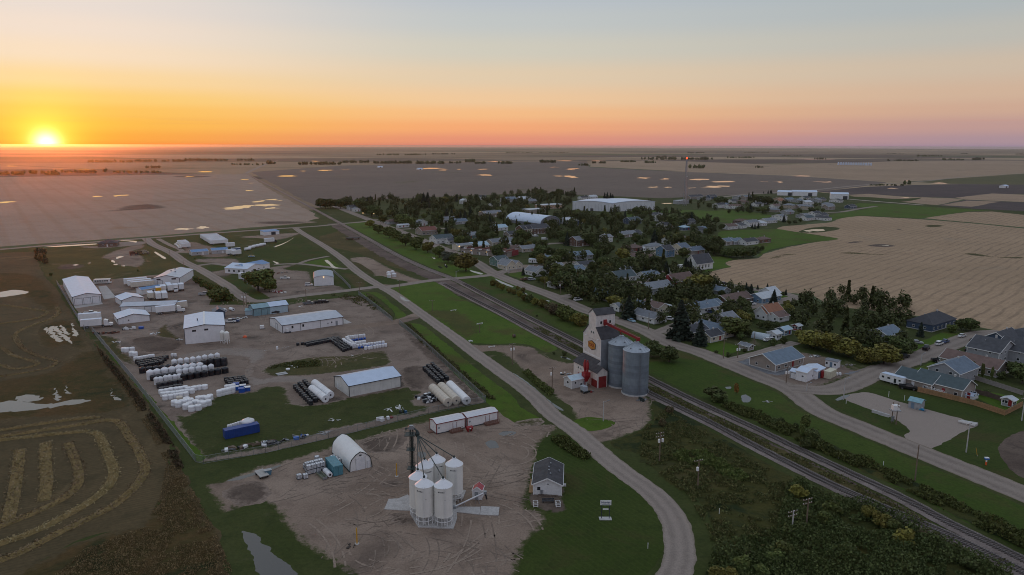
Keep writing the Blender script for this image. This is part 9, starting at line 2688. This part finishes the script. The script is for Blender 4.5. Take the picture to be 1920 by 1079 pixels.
for i in range(14):
 q=g('Y',1105+i*11,163+.2*i)
 o=link('grain_bin',MB().lathe([(3.8,0),(3.8,9),(.6,12.2),(.2,12.4)],12).mesh('grain_bin',WHITE_ROOF),None,q)
 tag(o,'pale bin in the far row of bins on the plain','grain bin','far row of pale bins on the plain')
for i,(z_,x,y,lab)in enumerate((('AA',1735,270,'lone white farm building on the dark ploughed field'),('Z0',232,240,'white farm buildings beyond the dark fallow field'),('Z0',470,252,'pale shed beside the long bright pond'))):
 gable('farm_shed',lab,'shed',None,None,h=4,rise=2,ridge='x',frame=(g(z_,x,y),R(35),18,10),op=[('overhead_door','f',0,0,4,3.4,TRIM_DARK)])
for i,(z_,x,y,h_,lab)in enumerate((('R',725,400,4.5,'glowing orange lamp among the trees at the far left of town'),('R',605,400,5,'pale street light on the upper end of main street'),('S',720,390,5.5,'left lit lamp before the lodge'),('S',785,395,5.5,'middle lit lamp before the lodge'),('S',915,405,5.5,'right lit lamp before the lodge'))):
 c=g(z_,x,y+12)
 r_=thing('street_lamp',lab,'lamp',c)
 part('shaft',MB().tube((0,0,0),(0,0,h_),.09,6),STEEL,r_)
 part('lantern',MB().lathe([(.15,h_),(.42,h_+.1),(.42,h_+.5),(.1,h_+.65)],8),LAMP_LIT,r_)
 # swaths of cut crop
SWM=gmat('swath_straw',(.27,.20,.105),(.21,.165,.085),(.32,.24,.13),.2,.9,3.0,1.0,.3)
SWL=leaf_mat('swath_stalk',(.31,.23,.125),(.225,.175,.09))
def swath(P,w,label,h=.5):
 Q=catmull(P,False,.8)
 n=len(Q)
 k=7
 vs,fs=[],[]
 for i,p in enumerate(Q):
  a,b=Q[max(0,i-1)],Q[min(n-1,i+1)]
  t=(b-a).normalized()
  nx=Vector((-t.y,t.x,0))
  ee=min(1,i/2,(n-1-i)/2)
  for j in range(k):
   c=-1+2*j/(k-1)
   nz=noise.noise(Vector((p.x*.8+j,p.y*.8,4)))
   q=p+nx*(c*w/2*(1+.18*nz))
   vs.append((q.x,q.y,.02+max(0,h*(1-c*c)*(.75+.6*nz))*ee))
 for i in range(n-1):
  for j in range(k-1):
   fs.append((i*k+j,i*k+j+1,(i+1)*k+j+1,(i+1)*k+j))
 me=bpy.data.meshes.new('swath_row')
 me.from_pydata(vs,[],fs)
 me.materials.append(SWM)
 me.update()
 if me.polygons[0].normal.z<0:
  me.flip_normals()
 o=link('swath_row',me)
 tag(o,label,'swath')
 V=np.array(vs)
 m_=len(V)*3
 c=V[rng.integers(0,len(V),m_)]+rng.normal(size=(m_,3))*np.array([.35,.35,.06])+[0,0,.06]
 s_=link('straw',quads_mesh('straw',c,rng.normal(size=(m_,3))+[0,0,.8],rng.uniform(.05,.16,m_),SWL,2.0),o)
 s_['kind']='stuff'
swath(pts('G',(152,95),(142,220),(112,420),(82,570),(62,655)),2.6,'straight swath strip nearest the left edge')
swath(pts('G',(358,40),(355,200),(366,350),(340,500)),2.7,'second straight swath strip from the left')
swath(pts('G',(532,42),(575,150),(615,280),(598,385),(500,475),(330,562),(150,640),(-60,720),(-300,810)),2.2,'innermost hooked swath curving round the straight strips')
swath(pts('F',(815,1010))+pts('G',(765,-20),(840,130),(888,270),(850,375),(700,505),(500,622),(250,745),(0,835),(-300,950)),2.3,'second hooked swath from the outside')
swath(pts('F',(-200,1085),(0,1050),(400,990),(700,945),(960,905),(1060,915))+pts('G',(1005,-10),(1090,120),(1132,250),(1080,355),(900,525),(700,632),(450,752),(150,905),(0,965),(-200,1060)),2.3,'outermost swath turning round the end of the cut field')
swath(pts('F',(-250,1015),(0,995),(300,950),(600,905),(900,875)),1.6,'thin upper swath running to the fence margin')
swath(pts('F',(-250,1120),(0,1085),(400,1040),(800,1000)),1.8,'lower thin swath ending at the second hook')
swath(pts('F',(-200,180),(0,245),(120,320),(340,392),(240,430),(120,440),(0,405),(-200,370)),1.5,'inner looped swath in the upper cut field',.3)
swath(pts('F',(150,170),(200,250),(330,320),(500,370),(480,410),(400,440),(200,480),(0,510),(-250,545)),1.5,'looped swath around the inner loop in the upper cut field',.3)
swath(pts('A',(520,750),(525,800),(470,850),(330,900),(180,960))+pts('F',(135,150),(180,230)),1.4,'upper curved swath below the long machine shed',.3)
swath(pts('A',(-150,730),(60,735),(300,770),(420,790),(360,840),(220,870),(0,900),(-150,930)),1.4,'faint far swath loop left of the west fence',.3)
# labels: things that would share one get their place
ORD=['first','second','third','fourth','fifth','sixth','seventh','eighth','ninth','tenth','eleventh','twelfth']
by={}
for o in THINGS:
 w=o['label'].split()
 if len(w)>16:
  w=w[:16]
  while w[-1].lower()in STOPW:
   w.pop()
  o['label']=' '.join(w)
 by.setdefault(o['label'],[]).append(o)
bpy.context.view_layer.update()
taken=set()
for lab,os_ in by.items():
 if len(os_)<2:
  continue
 os_.sort(key=lambda o:proj(o.matrix_world.translation)[0])
 n=len(os_)
 if n<=12 and len(lab.split())<=12:
  for i,o in enumerate(os_):
   o['label']=lab+', '+('leftmost' if i==0 else 'rightmost' if i==n-1 else ORD[i]+' from left')
 elif n<=12:
  w=lab.split()[:12]
  while ' '.join(w)in taken:
   w=lab.split()[:3]+lab.split()[4:13]
   taken.add(' '.join(w)+' ')
   break
  while w[-1].lower()in STOPW:
   w.pop()
  taken.add(' '.join(w))
  for i,o in enumerate(os_):
   o['label']=' '.join(w)+', '+('leftmost' if i==0 else 'rightmost' if i==n-1 else ORD[i]+' from left')
 elif 'group' not in os_[0]:
  for o in os_:
   o['group']=' '.join(lab.split()[:8])
by={}
for o in THINGS:
 if 'group' not in o:
  by.setdefault(o['label'],[]).append(o)
for lab,os_ in by.items():
 if len(os_)>1:
  os_.sort(key=lambda o:o.matrix_world.translation.y)
  for i,o in enumerate(os_):
   o['label']=('nearer ' if i==0 else 'farther ' if i==len(os_)-1 else 'middle ')+' '.join(lab.split()[:15])
   # the evening air
def build_haze():
 m=bpy.data.materials.new('evening_haze')
 m.use_nodes=True
 nt=m.node_tree
 nt.nodes.clear()
 o=nt.nodes.new('ShaderNodeOutputMaterial')
 v=nt.nodes.new('ShaderNodeVolumePrincipled')
 v.inputs['Color'].default_value=(.93,.93,.95,1)
 v.inputs['Density'].default_value=HAZE_DENSITY
 v.inputs['Anisotropy'].default_value=HAZE_ANISO
 nt.links.new(v.outputs[0],o.inputs['Volume'])
 mb=MB().box(-30500,30500,-30500,30500,-16,80.6)
 ob=struct('haze',mb.mesh('haze',m),'stuff')
 ob['label']='thin pale evening haze lying over the far plain'
HAZE_DENSITY=3.6e-5
HAZE_ANISO=.9
build_haze()
